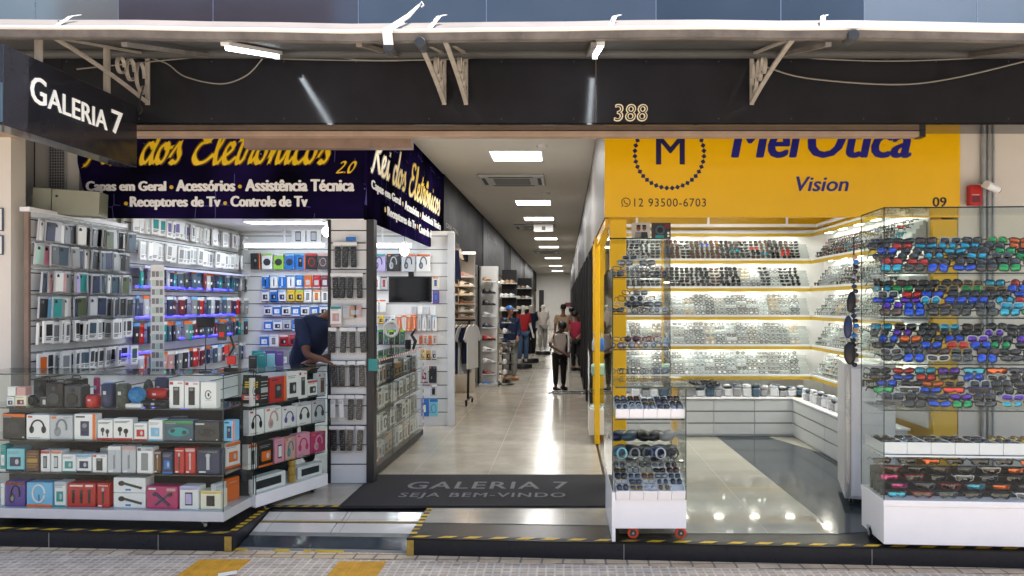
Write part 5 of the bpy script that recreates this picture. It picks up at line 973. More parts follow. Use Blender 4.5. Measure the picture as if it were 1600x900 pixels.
def shoe(c, sole, acc, loc, rz, lab, group):
    k = (c, sole, acc)
    if k not in SHO: SHO[k] = shoe_mesh(P_(c), P_(sole), P_(acc))
    tag(put(SHO[k], 'sneaker', None, loc, rz), lab, 'sneaker', group)
YS = 14.6
mat('shelf_pale', '#b9b0a4', .5)
sh = thing('shoe_shelf', 'pale shelf unit of warm lit sneakers inside the shoe shop', 'shelf', (PX(693, YS), YS, FZ)); Wd = PX(739, YS) - PX(693, YS)
zr = [PZ(p, YS) - FZ for p in (433, 447, 461, 475, 487, 498)]
MB().box(0, .3, 0, Wd, .33, 3.0 - FZ - .01, 'wall_cream').build('back_board', sh)
for z in zr: MB().box(0, 0, z - .012, Wd, .3, z, 'shelf_pale').build('shelf', sh)
MB().box(Wd / 2 - .006, .02, zr[-1], Wd / 2 + .006, .29, 2.7, 'shelf_pale').build('divider', sh)
for r_, z in enumerate(zr):
    for k in range(2):
        shoe(rng.choice(['tan', 'white', 'cream', 'silver', 'rose', 'brown']), rng.choice(['white', 'cream', 'tan']), rng.choice(['black', 'grey', 'white', 'brown']), (PX(693, YS) + Wd * (.25 + .5 * k), YS + .12, FZ + z + .001), R(rng.uniform(10, 25)), 'pale sneaker, %s row and %s column of the warm lit shoe shelf' % (ORD[r_], ORD[k]), 'sneakers on the warm shelf')
l = thing('shelf_lamp', 'warm lamp strip above the sneaker shelves', 'lamp', (PX(716, YS), YS - .5, 2.9)); MB().box(-.4, -.03, 0, .4, .03, .03, 'lamp_white').build('diffuser', l); area(l, (0, 0, -.03), .8, .5, 46, (1, .72, .48), (R(-25), 0, 0))
# shop front posts
for i, (px, y, w_, m2) in enumerate(((742, 15.9, .10, 'steel'), (747.5, 16.6, .09, 'dark_trim'), (789, 24, .2, 'dark_trim'), (812, 32, .25, 'dark_trim'), (846, 46, .3, 'dark_trim'))):
    tag(MB().rbox(-w_ / 2, -.06, 0, w_ / 2, .06, 2.63, m2, .01).build('shopfront_post', None, (PX(px, y), y, FZ)), ['bright steel post between the shoe shop and the sneaker tower', 'dark post right beside the bright steel post', 'dark shopfront post behind the sneaker tower', 'dark shopfront post midway down the gallery', 'dark shopfront post near the end wall'][i], 'post', 'shopfront posts')
# sneaker tower
YT = 16.2; xt = PX(752, YT); wt = PX(777, YT) - xt; tw = thing('shoe_tower', 'white slatted tower of single sneakers standing in the gallery', 'shoe display', (xt, YT, FZ))
MB().box(0, 0, 0, wt, .3, 2.62, 'white_panel').build('body', tw); MB().box(-.02, -.30, 0, wt + .03, .3, .05, 'light_grey_paint').build('base', tw)
MB().box(-.035, -.02, 0, -.001, .3, 2.62, 'lamp_spot' if False else 'steel').build('edge_trim', tw)
SC = [('tan', 'white', 'grey'), ('black', 'black', 'charcoal'), ('black', 'black', 'grey'), ('silver', 'white', 'grey'), ('navy', 'white', 'black'), ('red', 'black', 'white'), ('white', 'white', 'black'), ('white', 'silver', 'grey'), ('maroon', 'white', 'rose'), ('blue', 'navy', 'sky')]
for k, c in enumerate(SC):
    z = PZ(441 + k * 18.0, YT) ; MB().box(.02, -.13, z - .012 - FZ, wt - .01, -.001, z - FZ, 'acrylic').build('shelf', tw)
    shoe(*c, (xt + wt / 2, YT - .09, z + .001), R(14), '%s and %s sneaker on the sneaker tower, %s from the top' % (c[0], c[2], ORD[k]), 'sneakers on the tower')
for k in range(7): shoe(rng.choice(['black', 'charcoal', 'white', 'navy']), 'white', 'grey', (xt + wt + .20, YT + .12, PZ(505 + k * 16, YT)), R(60), 'dark sneaker on the side rack of the sneaker tower, %s from the top' % ORD[k], 'sneakers on the tower side'); MB().box(wt + .02, .02, PZ(505 + k * 16, YT) - FZ - .012, wt + .36, .3, PZ(505 + k * 16, YT) - FZ - .001, 'black_matt').build('side_shelf', tw)
# clothes rack
YK = 13.2; rk = thing('clothes_rack', 'black clothes rail on castors in front of the shoe shop', 'clothes rack', (PX(727, YK), YK, FZ)); zb = PZ(500, YK) - FZ
b = MB().cyl((-.42, .1, zb), (.16, .1, zb), .022, 'black_plastic').cyl((-.42, .1, .12), (-.42, .1, zb), .018, 'black_plastic').cyl((.06, -.1, .10), (.06, .1, zb), .022, 'black_plastic'); b.build('rail', rk); MB().cyl((.06, -.35, .09), (.06, .25, .09), .02, 'black_plastic').cyl((-.42, -.2, .09), (-.42, .3, .09), .02, 'black_plastic').build('foot_bar', rk)
for p in ((.06, -.33), (.1, .2), (-.42, -.2)): castor(rk, p[0], p[1], .085, 'black_rubber', 'dark_grey')
TS = [(-.30, .02), (-.30, -.02)]
def shirt(col, loc, rz, lab, L_=.72):
    pts = [(-.06, 0), (-.12, -.012), (-.22, -.06), (-.36, -.26), (-.28, -.32), (-.21, -.22), (-.22, -L_), (.22, -L_), (.21, -.22), (.28, -.32), (.36, -.26), (.22, -.06), (.12, -.012), (.06, 0), (0, -.04)]
    o = thing('shirt', lab, 'shirt', loc, rz, 'shirts on the clothes rail'); b = MB().prism(pts, -.014, .014, P_(col)); b.build('cloth', o); MB().tube([(-.2, 0, -.05), (0, 0, .02), (.2, 0, -.05)], .006, 'black_plastic').tube([(0, 0, .02), (0, 0, .06), (.02, 0, .08), (.03, 0, .06)], .004, 'steel').build('hanger', o)
for k, c in enumerate(('grey', 'maroon', 'black', 'navy', 'red', 'black', 'white', 'navy', 'silver', 'black', 'navy', 'white')):
    shirt(c, (PX(727, YK) - .40 + k * .047, YK + .1, FZ + zb - .075), R(rng.uniform(66, 84) if k < 11 else 72), '%s shirt on the rail, %s hanger along' % (c, ORD[k]), .70 + .1 * (k % 3) - (.0 if k < 10 else .1))
tag(MB().prism([(-.16, 0), (.16, 0), (.2, -.5), (-.2, -.5)], 0, .05, 'print_navy').build('jacket', None, (PX(702, 12.5), 12.5, 2.85)), 'dark navy jacket hanging high at the shoe shop front', 'jacket')
# store partition and dim stock further down
b = MB().box(-7, 11.2, FZ, XL - .3, 11.3, 3.0, 'wall_white'); b.box(-7, 15.0, FZ, XL - .45, 15.1, 3.0, 'wall_cream'); b.box(-7.05, 11.2, FZ, -7, 51.5, 3.0, 'wall_cream'); struct(b, 'store_wall')
for i, (y, px0, px1) in enumerate(((19.5, 783, 806), (26, 808, 830))):
    s_ = thing('stock_shelf', 'dark shelf of shoes in the %s shop beyond the sneaker tower' % ORD[i], 'shelf', (PX(px0, y), y, FZ), 0, 'dim shelves in the gallery shops'); W_ = PX(px1, y) - PX(px0, y)
    MB().box(0, .3, 0, W_, .33, 2.7, 'black_matt').build('back_board', s_)
    for k in range(6):
        MB().box(0, 0, .5 + k * .36, W_, .3, .515 + k * .36, 'dark_trim').build('shelf', s_)
        for j in range(3): shoe(rng.choice(['tan', 'white', 'cream', 'grey', 'black']), 'white', 'grey', (PX(px0, y) + W_ * (.2 + .3 * j), y + .15, FZ + .517 + k * .36), R(rng.uniform(20, 60)), 'sneaker in the %s dim shop shelf, %s row and %s place' % (ORD[i], ORD[k], ORD[j]), 'sneakers deeper in the gallery')
for i, (y, e_) in enumerate(((18.5, 60), (26, 60), (36, 80))):
    l = thing('ceiling_light', 'lit ceiling strip inside the %s shop beyond the shoe shop' % ORD[i], 'ceiling light', (-3.6, y, 3.0), 0, 'shop ceiling strips'); MB().box(-.6, -.08, -.03, .6, .08, -.001, 'lamp_white').build('diffuser', l); area(l, (0, 0, -.05), 1.2, .3, e_, (1, .86, .7))
# ---------------------------------------------------------------- eyewear
def sup(a, b, n, e, cx=0, cz=0, tilt=0):
    out = []
    for i in range(n):
        t_ = 2 * math.pi * i / n; c, s = math.cos(t_), math.sin(t_)
        x = a * math.copysign(abs(c) ** (2 / e), c); z = b * math.copysign(abs(s) ** (2 / e), s); out.append((cx + x, cz + z + tilt * x))
    return out
SHAPES = {'square': (.029, .021, 4.0, .06), 'round': (.025, .024, 2.0, 0), 'aviator': (.029, .025, 2.6, -.12), 'narrow': (.031, .016, 3.0, .10)}
_eg = {}
def frame_mesh(shape, fm, nseg=18, r=.0034, nt=5):
    k = ('f', shape, fm, nseg)
    if k in _eg: return _eg[k]
    b = MB()
    if shape == 'shield':
        b.tube([(-.072, .018, .012), (-.06, .004, .020), (-.03, -.004, .022), (0, -.006, .020), (.03, -.004, .022), (.06, .004, .020), (.072, .018, .012)], .0055, fm, 6); b.tube([(-.012, -.004, -.006), (0, -.007, .0), (.012, -.004, -.006)], .004, fm, 5)
        b.tube([(-.066, .008, .014), (-.06, .004, -.012), (-.035, -.002, -.020)], .0035, fm, 5).tube([(.066, .008, .014), (.06, .004, -.012), (.035, -.002, -.020)], .0035, fm, 5)
    else:
        a, h, e, tl = SHAPES[shape]
        for s in (-1, 1): b.tube([(x, .002 + abs(x) * .06, z) for x, z in sup(a + .002, h + .002, nseg, e, s * .035, 0, s * tl)], r, fm, nt, True)
        b.tube([(-.008, .0, .008), (0, -.002, .011), (.008, .0, .008)], r * .9, fm, nt)
    for s in (-1, 1): b.bar([(s * .068, .006, .010), (s * .071, .02, .010), (s * .070, .095, .008), (s * .067, .13, -.018)], .009, .0035, (0, 0, 1), fm)
    _eg[k] = b.mesh('eyewear_frame'); return _eg[k]
def lens_mesh(shape, lm, side):
    k = ('l', shape, lm, side)
    if k in _eg: return _eg[k]
    b = MB()
    if shape == 'shield':
        n = 12; top = [(-.068 + .136 * i / n, .006 * 0 + (.010 if 0 else 0)) for i in range(n + 1)]; v = []
        for z0, f in ((.018, 1), (.004, 1.0), (-.016, .86)):
            for i in range(n + 1):
                x = (-.066 + .132 * i / n) * f; zz = z0 + (.006 if abs(x) < .012 and z0 < 0 else 0); v.append((x, -.004 + x * x * 3.2, zz))
        b.add(v, [(r_ * (n + 1) + i, (r_ + 1) * (n + 1) + i, (r_ + 1) * (n + 1) + i + 1, r_ * (n + 1) + i + 1) for r_ in range(2) for i in range(n)], lm, True)
    else:
        a, h, e, tl = SHAPES[shape]; o = sup(a, h, 16, e, side * .035, 0, side * tl); c = (side * .035, -.010, 0); v = [c]
        for f, y in ((.6, -.0062), (1, .0015)): v += [(c[0] + (x - c[0]) * f, y + abs(x) * .05, z * f) for x, z in o]
        b.add(v, [(0, 1 + i, 1 + (i + 1) % 16) for i in range(16)] + [(1 + i, 17 + i, 17 + (i + 1) % 16, 1 + (i + 1) % 16) for i in range(16)], lm, True)
        w_ = v[17:]; b.add([c2 for c2 in v], [tuple(reversed(range(17, 33)))], lm)
    _eg[k] = b.mesh('lens'); return _eg[k]
LC = {}
for n_, c_ in dict(blue='#1250d0', cyan='#1fa3c4', green='#129a58', red='#d03028', orange='#e2661c', violet='#6a35b8', pink='#c83a86', dark='#15171a', brown='#4a2f22', gold='#c89a3a', silver='#8d949a', smoke='#2e3338').items():
    LC[n_] = mat('lens_' + n_, c_, .12, metal=.62 if n_ not in ('dark', 'brown', 'smoke') else 0, spec=.7, coat=.6)
mat('frame_black', '#101012', .3, coat=.3); mat('frame_tortoise', '#4a2c18', .3, var=.5, scale=90); mat('frame_white', '#dcdcdc', .3); mat('frame_grey', '#5c6166', .35); mat('frame_gold', '#b59a60', .3, metal=.8); mat('frame_blue', '#1d3f7a', .35); mat('frame_clear', '#b9c4c4', .2); mat('frame_red', '#8c1e1e', .35)
glass('lens_clear', (.93, .95, .95), boost=2.5)
FC = {'black': 'frame_black', 'tortoise': 'frame_tortoise', 'white': 'frame_white', 'grey': 'frame_grey', 'gold': 'frame_gold', 'blue': 'frame_blue', 'clear': 'frame_clear', 'red': 'frame_red'}
def eyewear(shape, fc, lc, loc, rz, tilt, lab, group, kind='sunglasses'):
    o = thing(kind, lab, kind, loc, rz, group); o.rotation_euler = (R(tilt), 0, rz)
    put(frame_mesh(shape, FC[fc]), 'frame', o)
    lm = 'lens_clear' if lc == 'clear' else 'lens_' + lc
    for s in ((0,) if shape == 'shield' else (-1, 1)): put(lens_mesh(shape, lm, s), 'lens', o)
    return o
# ---------------------------------------------------------------- tall sunglasses case on the step
def sq(mb, m_, *boxes):
    for q in boxes: mb.box(*q, m_)
    return mb
A3 = (2.345, 5.405); L3, D3, rz4 = 1.42, .48, math.atan(-.062)
tc_ = thing('display_case', 'tall glass case of colourful sunglasses on a white plinth at the step', 'display case', (A3[0], A3[1], FZ - .004), rz4)
zb, zt3 = .36, 2.50
SH3 = [2.03, 1.70, 1.36, 1.02]; ZT = .69
bevel(MB().box(0, 0, .035, L3, D3, zb - .045, 'white_paint').box(-.004, -.006, zb - .0445, L3, D3, zb, 'white_paint').build('plinth', tc_), .003)
for x in (.09, L3 - .1):
    for y in (.12, D3 - .08): castor(tc_, x, y, .055)
castor(tc_, -.0, D3 - .20, .09)
g = .006
MB().box(g, 0, zb + .001, L3, g, zt3, 'pane').build('front_pane', tc_); MB().box(0, .0, zb + .001, g - .0003, D3, zt3, 'pane').build('side_pane', tc_); MB().box(0, D3 + .001, zb, L3, D3 + g, zt3, 'pane').build('back_pane', tc_); MB().box(0, -.002, zt3 + .0005, L3, D3 + .006, zt3 + .009, 'pane').build('top_pane', tc_)
MB().box(L3 + .0005, 0, zb + .001, L3 + g, D3, zt3, 'pane').build('side_pane', tc_)
e = MB(); e.box(-.002, -.003, zb, .004, -.0005, zt3, 'glass_edge_dark').box(-.003, -.005, zt3, L3, -.0022, zt3 + .010, 'glass_edge_dark').box(-.003, -.002, zt3, -.0005, D3 + .006, zt3 + .010, 'glass_edge_dark').box(-.003, D3 + .002, zb, .002, D3 + .007, zt3, 'glass_edge_dark'); e.build('pane_edge', tc_)
for z in SH3: MB().box(.012, .035, z - .01, L3, D3 - .01, z - .001, 'pane').box(.012, .032, z - .0105, L3, .0348, z - .0005, 'glass_edge_dark').build('shelf', tc_); MB().cyl((-.06, .10, z - .02), (.02, .06, z - .015), .008, 'steel').build('shelf_clip', tc_)
MB().box(.012, .03, ZT - .018, L3, D3 - .01, ZT - .006, 'white_paint').build('tray_shelf', tc_)
Mz = Matrix.Translation((A3[0], A3[1], FZ)) @ Matrix.Rotation(rz4, 4, 'Z')
mat('stand_clear', '#cfd6d6', .15, alpha=1)
mir = ['blue', 'cyan', 'green', 'red', 'orange', 'violet', 'dark', 'dark', 'dark', 'smoke', 'brown', 'cyan', 'blue', 'cyan', 'dark', 'dark', 'smoke', 'dark', 'dark', 'dark', 'smoke', 'dark']
SN = ['top', 'second', 'third', 'fourth']
for si, z in enumerate(SH3):
    st = MB()
    NC = 7; NR = 6
    for c in range(NC):
        x0_ = .09 + c * .172
        for s in (-1, 1): st.prism([(x0_ - .002 + s * .04, 0), (x0_ + .002 + s * .04, 0), (x0_ + .002 + s * .04, .005), (x0_ - .002 + s * .04, .005)], .06, D3 - .04, 'acrylic')
        st.add([(x0_ + dx, yy, zz) for dx in (-.05, .05) for yy, zz in ((.06, .006), (D3 - .06, .26), (D3 - .055, .256), (.066, .002))], [(0, 4, 5, 1), (3, 2, 6, 7), (0, 1, 2, 3), (4, 7, 6, 5)], 'acrylic')
        for r_ in range(NR):
            fcol = rng.choice(['black'] * 16 + ['tortoise', 'white', 'grey', 'clear', 'blue', 'gold', 'black', 'black']); l_ = rng.choice(mir); shp = rng.choice(['square', 'square', 'narrow', 'narrow', 'square', 'aviator', 'round'] if si != 3 else ['narrow', 'square', 'narrow', 'shield', 'aviator'])
            p = Mz @ Vector((x0_ + (.03 if r_ % 2 else -.015) * .7 + rng.uniform(-.018, .018), .075 + r_ * .052, z + .035 + r_ * .044))
            eyewear(shp, fcol, l_, p, rz4 + R(rng.uniform(-9, 9)), rng.uniform(-4, 8), '%s sunglasses with %s lenses, %s column and %s row, %s shelf of tall case' % (fcol, l_, ORD[c], ORD[r_], SN[si]), 'sunglasses in the tall case').scale = (1.16, 1.1, 1.16)
    put(st.mesh('eyewear_stand'), 'eyewear_stand', tc_, (0, 0, z))
# white trays with pairs lying in them
for c in range(8):
    t_ = thing('tray', 'long white tray of sunglasses, %s from the left in the tall case' % ORD[c], 'tray', tuple(Mz @ Vector((.015 + c * .172, .045, ZT - .003))), rz4, 'white trays in the tall case')
    MB().box(0, 0, 0, .168, .012, .085, 'white_paint').box(0, .012, 0, .006, .40, .075, 'white_paint').box(.162, .012, 0, .168, .40, .075, 'white_paint').box(.006, .012, 0, .162, .40, .045, 'white_paint').build('tray_body', t_)
    for r_ in range(3):
        fcol = rng.choice(['black', 'tortoise', 'black', 'grey', 'gold']); l_ = rng.choice(['dark', 'smoke', 'brown', 'silver', 'gold'])
        eyewear(rng.choice(['square', 'round', 'narrow']), fcol, l_, Mz @ Vector((.099 + c * .172, .10 + r_ * .11, ZT + .072)), rz4 + R(rng.uniform(-6, 6)), -50, '%s sunglasses with %s lenses lying in the %s white tray, %s from front' % (fcol, l_, ORD[c], ORD[r_]), 'sunglasses in the white trays')
# sport shields at the bottom
for c in range(7):
    for r_ in range(5):
        l_ = rng.choice(['orange', 'orange', 'dark', 'dark', 'smoke', 'cyan', 'dark', 'pink', 'dark', 'dark', 'brown', 'smoke']); fcol = rng.choice(['black', 'black', 'black', 'white', 'grey', 'red'])
        eyewear('shield', fcol, l_, Mz @ Vector((.12 + c * .185 + (.05 if r_ % 2 else 0), .06 + r_ * .075, zb + .022 + r_ * .046)), rz4 + R(rng.uniform(-8, 8)), 2, '%s sport sunglasses with %s shield lens, %s column and %s row, bottom of tall case' % (fcol, l_, ORD[c], ORD[r_]), 'sport sunglasses at the bottom of the tall case')
b = MB()
for r_ in range(1, 5): b.box(.03, .06 + r_ * .075, zb + .001, L3 - .02, .08 + r_ * .075, zb - .004 + r_ * .046, 'print_charcoal')
b.build('riser', tc_)
# grey metal cabinet beside it
gc = thing('metal_cabinet', 'pale grey metal cabinet on castors left of the tall sunglasses case', 'cabinet', (2.50, 6.57, FZ), R(-16)); w_ = .42
bevel(MB().box(0, 0, .06, w_, .77, 1.26, 'light_grey_paint').build('body', gc)); MB().box(.055, -.012, .09, w_ - .005, -.001, 1.22, 'white_paint').build('door', gc); MB().box(.012, -.008, .07, .045, 0, 1.25, 'steel').build('edge_strip', gc)
for x in (.06, w_ - .06): castor(gc, x, .08, .06)
put(text_mesh('use', 'dark_trim', .155, .27, 1.135, 1.19, .002, .02), 'lettering', gc, (0, -.0125, 0)); MB().box(.145, -.0145, 1.06, .32, -.0125, 1.125, 'dark_trim').build('label_plate', gc); put(text_mesh('belo', 'white_vinyl', .165, .30, 1.07, 1.115, .002, .01), 'lettering', gc, (0, -.015, 0))
# string of cases and lens samples hanging at the case's edge
hc = thing('lens_sample_string', 'vertical string of shiny lens samples hanging at the tall case edge', 'sample string', (PX(1335, 5.75), 5.75, PZ(570, 5.75)))
b = MB(); n = 23
for k in range(n): b.ell((.012 * math.sin(k), -.005, k * (PZ(390, 5.75) - PZ(566, 5.75)) / n), (.023, .016, .018), rng.choice(['print_navy', 'print_black', 'print_silver', 'lens_dark', 'print_charcoal', 'lens_silver', 'print_tan', 'print_blue', 'print_maroon' if k % 7 == 3 else 'print_black']), 10, 6)
b.build('sample', hc); MB().cyl((0, .012, 0), (0, .012, 1.0), .006, 'black_plastic').build('cord', hc)
for k, (px, py, hh, m_) in enumerate(((1330, 472, .17, 'black_plastic'), (1325, 511, .18, 'print_navy'), (1328, 552, .18, 'black_plastic'))):
    o = tag(MB().ell((0, 0, 0), (.035 if k < 2 else .048, .03, hh / 2), m_, 14, 10).build('eyewear_case', None, (PX(px, 5.72), 5.72, PZ(py, 5.72))), '%s oval eyewear case hanging at the tall case edge, %s from the top' % ('navy' if k == 1 else 'black', ORD[k]), 'eyewear case', 'eyewear cases on the string'); o.rotation_euler[1] = R(6 - 4 * k)
# ---------------------------------------------------------------- small stepped glass case
scs = thing('display_case', 'small stepped glass case on red castors at the yellow sign corner', 'display case', (.385, 5.56, FZ)); w_ = .535; Dl = .84; 
zB0, zB1 = .10, .315
MB().box(.0, 0, zB0, w_, Dl, zB1, 'white_paint').build('plinth', scs); MB().box(-.028, -.03, .01, -.002, Dl, .38, 'white_paint').build('side_board', scs)
for x in (.14, w_ - .03):
    for y in (.08, Dl - .1): castor(scs, x, y, .10, 'castor_red', 'dark_grey', True)
lg = 1.16
MB().box(0, .0, lg, w_ + .07, Dl, lg + .01, 'pane').build('top_pane', scs); MB().box(-.026, -.02, .39, -.020, Dl + .3, lg + .9, 'door_glass').build('side_pane', scs); MB().box(w_ - .006, .0, zB1 + .001, w_, Dl, lg - .001, 'pane').build('side_pane', scs)
e = MB().box(0, -.003, lg - .001, w_ + .07, -.0003, lg + .011, 'glass_edge').box(w_ - .007, -.002, zB1, w_ + .001, .001, lg, 'glass_edge').box(-.027, -.0225, .39, -.019, -.0201, lg + .9, 'glass_edge'); e.build('pane_edge', scs)
MB().box(0, .06, .585, w_ - .008, Dl, .593, 'pane').box(0, .057, .584, w_ - .008, .0598, .5935, 'glass_edge_dark').box(0, .02, .915, w_ - .008, Dl, .923, 'pane').box(0, .017, .914, w_ - .008, .0198, .9235, 'glass_edge_dark').build('shelf', scs)
yU = .84; zU = 2.36; du = .55
for z in (1.40, 1.71, 2.03): MB().box(.01, yU + .01, z - .008, w_ - .01, yU + du - .02, z, 'pane').box(.01, yU + .007, z - .0085, w_ - .01, yU + .0098, z + .0005, 'glass_edge_dark').build('shelf', scs)
MB().box(0, yU, zU, w_, yU + du, zU + .009, 'pane').build('top_pane', scs); MB().box(w_ - .006, yU + .001, lg + .011, w_, yU + du, zU - .001, 'pane').build('side_pane', scs); MB().box(0, yU + .001, lg + .011, .006, yU + du, zU - .001, 'pane').build('side_pane', scs)
e = MB().box(0, yU - .003, zU - .001, w_, yU - .0003, zU + .01, 'glass_edge_dark').box(w_ - .004, yU - .003, lg + .012, w_ + .001, yU + .0005, zU, 'glass_edge_dark').box(-.001, yU - .003, lg + .012, .004, yU + .0005, zU, 'glass_edge_dark').box(w_, yU + .01, zU, w_ + .002, yU + du, zU + .009, 'glass_edge'); e.build('pane_edge', scs)
O = Vector((.385, 5.56, FZ))
for li, (z, y0_, dz, dy, nr) in enumerate(((.927, .03, .06, .34, 4), (zB1 + .003, -.01, .16, .62, 6))):
    for c in range(5):
        sl = dz / dy; t_ = thing('tray', 'slanted white tray of eyeglasses, %s from the left, %s tier of the small case' % (ORD[c], ['upper', 'lower'][li]), 'tray', tuple(O + Vector((.004 + c * .105, y0_, z))), 0, 'white trays in the small case')
        M_ = Matrix.Rotation(math.atan(sl), 4, 'X'); MB().box(0, 0, .0, .102, .010, .072, 'white_paint', M_).box(0, .01, .0, .102, dy, .05, 'white_paint', M_).box(0, .01, .05, .004, dy, .072, 'white_paint', M_).box(.098, .01, .05, .102, dy, .072, 'white_paint', M_).build('tray_body', t_)
        for r_ in range(nr):
            p = O + Vector((.055 + c * .105, y0_, z)) + M_ @ Vector((0, .05 + r_ * (dy - .06) / nr, .078)); fcol = rng.choice(['black', 'grey', 'tortoise', 'clear', 'gold', 'grey']); 
            o = eyewear(rng.choice(['square', 'round', 'narrow']), fcol, 'clear' if rng.random() < .25 else rng.choice(['smoke', 'dark', 'silver', 'brown', 'clear']), p, R(rng.uniform(-8, 8)), -38, '%s eyeglasses, %s from the front in the %s %s tray of the small case' % (fcol, ORD[r_], ORD[c], ['upper', 'lower'][li]), 'eyeglasses in the small case trays', 'eyeglasses'); o.scale = (.70, .7, .95)
for li, (z, n_, nr) in enumerate(((2.03, 5, 5), (1.71, 5, 5), (1.40, 5, 2), (lg + .012, 5, 1))):
    for r_ in range(nr):
        m_ = n_ - r_ * (1 if li < 2 else 0)
        for c in range(max(m_, 1)):
            fcol = rng.choice(['black', 'grey', 'clear', 'grey', 'tortoise', 'red' if li else 'grey']); p = O + Vector((.07 + (r_ * .046) + c * .098, yU + .07 + r_ * .075, z + .03 + r_ * .052)); sc_ = 1.0
            o = eyewear(rng.choice(['square', 'narrow', 'round']), fcol, rng.choice(['clear', 'clear', 'smoke', 'silver']), p, R(rng.uniform(-14, 14)), rng.uniform(-5, 10), '%s eyeglasses, %s place and %s row on the %s shelf of the small case tower' % (fcol, ORD[c], ORD[r_], ['top', 'middle', 'low', 'lowest'][li]), 'eyeglasses in the small case tower', 'eyeglasses'); o.scale = (sc_, sc_, sc_)
# soft cases between the trays
for k in range(10):
    c, r_ = k % 5, k // 5; m_ = ['print_slate', 'print_charcoal', 'print_black', 'print_navy', 'print_charcoal', 'print_navy', 'print_slate', 'print_black', 'print_charcoal', 'print_grey'][k]
    o = tag(MB().ell((0, 0, 0), (.062, .13, .045), m_, 12, 8).build('eyewear_case', None, tuple(O + Vector((.055 + c * .10, .30 + .16 * r_, .63 + r_ * .09)))), '%s soft eyewear case, %s in the %s row between the white trays' % (m_.split('_')[1], ORD[c], ['front', 'back'][r_]), 'eyewear case', 'soft cases in the small case'); o.rotation_euler[2] = R(rng.uniform(-40, 40))
for k in range(5):
    col_ = ['print_aqua', 'print_grey', 'print_slate', 'print_silver', 'print_charcoal'][k]; b = MB()
    for j in range(3): b.tube([(.04 * math.cos(a) * (1 - .1 * j), -.004 * j, .045 + .042 * math.sin(a)) for a in [i * .42 for i in range(15)]], .0035, col_, 5, True)
    tag(b.build('eyewear_lanyard', None, tuple(O + Vector((.06 + .10 * k, .14, .594)))), '%s coiled eyewear cord, %s along the clear shelf of the small case' % (col_.split('_')[1], ORD[k]), 'cord', 'eyewear cords')
# posters and yellow posts at the optician corner
bevel(tag(MB().rbox(PX(953, 7.3), 7.30, FZ, PX(979, 7.3), 7.42, 2.79, 'yellow_sign', .01).build('yellow_post'), 'broad yellow post under the yellow sign corner behind the small case', 'post'))
tag(MB().rbox(PX(929, 9.43), 9.4, FZ, PX(937, 9.43), 9.47, 2.79, 'yellow_sign', .006).build('yellow_post'), 'thin yellow post on the gallery side of the optician', 'post')
tag(MB().prism([(7.4, 2.80), (9.46, 2.79), (9.46, 2.66), (9.38, 2.68), (7.4, 2.72)], 0, .03, 'yellow_sign').build('yellow_rail', None, (XR + .03, 0, 0), R(90)), 'yellow rail under the glossy fascia on the gallery side', 'rail')
for k, (p0, p1, y, cs) in enumerate(((987, 1016, 7.6, ('print_grey', 'skin_tan', 'print_charcoal')), (1018, 1048, 7.65, ('print_charcoal', 'print_maroon', 'print_black')))):
    t_ = thing('photo_poster', ['small photo poster of two people in sunglasses above the small case', 'small dark photo poster above the small case'][k], 'poster', (PX(p0, y), y, PZ(373, y)), 0, 'posters above the small case'); W_ = PX(p1, y) - PX(p0, y); MB().box(0, 0, 0, W_, .012, .165, 'print_silver' if k == 0 else 'print_charcoal').build('sheet', t_)
    b = MB()
    if k == 0:
        for cx_, s in ((.07, 1), (.13, .9)): b.prism(sup(.022 * s, .028 * s, 14, 2, cx_, .105), -.002, 0, cs[1]); b.prism([(cx_ - .04, 0.002), (cx_ + .04, .002), (cx_ + .03, .07), (cx_ - .03, .07)], -.0025, 0, cs[0] if s == 1 else cs[2]); b.prism(sup(.022, .006, 10, 4, cx_, .11), -.0035, 0, 'print_black'); b.prism(sup(.024, .012, 10, 2, cx_, .132), -.003, 0, 'hair_black')
    else:
        b.prism(sup(.05, .05, 16, 2, .09, .09), -.002, 0, 'print_slate').prism(sup(.03, .03, 16, 2, .09, .09), -.003, 0, 'print_black').box(.04, -.002, .002, .13, 0, .035, 'print_teal'); b.prism(sup(.012, .012, 10, 2, W_ - .025, .03), -.002, 0, 'print_white').prism(sup(.012, .012, 10, 2, W_ - .025, .06), -.002, 0, 'print_white'); b.box(W_ - .06, -.002, .11, W_ - .01, 0, .15, 'print_maroon')
    b.build('print', t_)
# small corner counter in the gallery
cc = thing('corner_counter', 'small glass counter on the gallery side with white plinth', 'counter', (PX(921, 9.5), 9.5, FZ)); W_ = .32; h_ = PZ(550, 9.5) - FZ
MB().box(0, 0, .10, W_, .6, .42, 'white_paint').build('plinth', cc); MB().box(0, 0, .421, W_, .006, h_, 'pane_front').box(0, .006, .421, .006, .6, h_, 'pane_front').build('front_pane', cc); MB().box(-.003, -.003, h_ + .0005, W_, .6, h_ + .01, 'pane').build('top_pane', cc); MB().box(.0, -.002, .42, .004, -.0003, h_, 'glass_edge').box(W_ - .004, -.002, .42, W_, -.0003, h_, 'glass_edge').build('pane_edge', cc)
for z in (.62, .86): MB().box(.01, .02, z, W_ - .01, .58, z + .007, 'pane').build('shelf', cc)
MB().rbox(.03, .03, .862 + .006, W_ - .02, .3, 1.0, 'print_mint', .02).build('white_tray', cc)
castor(cc, .12, .08, .10, 'castor_red', 'dark_grey', True)
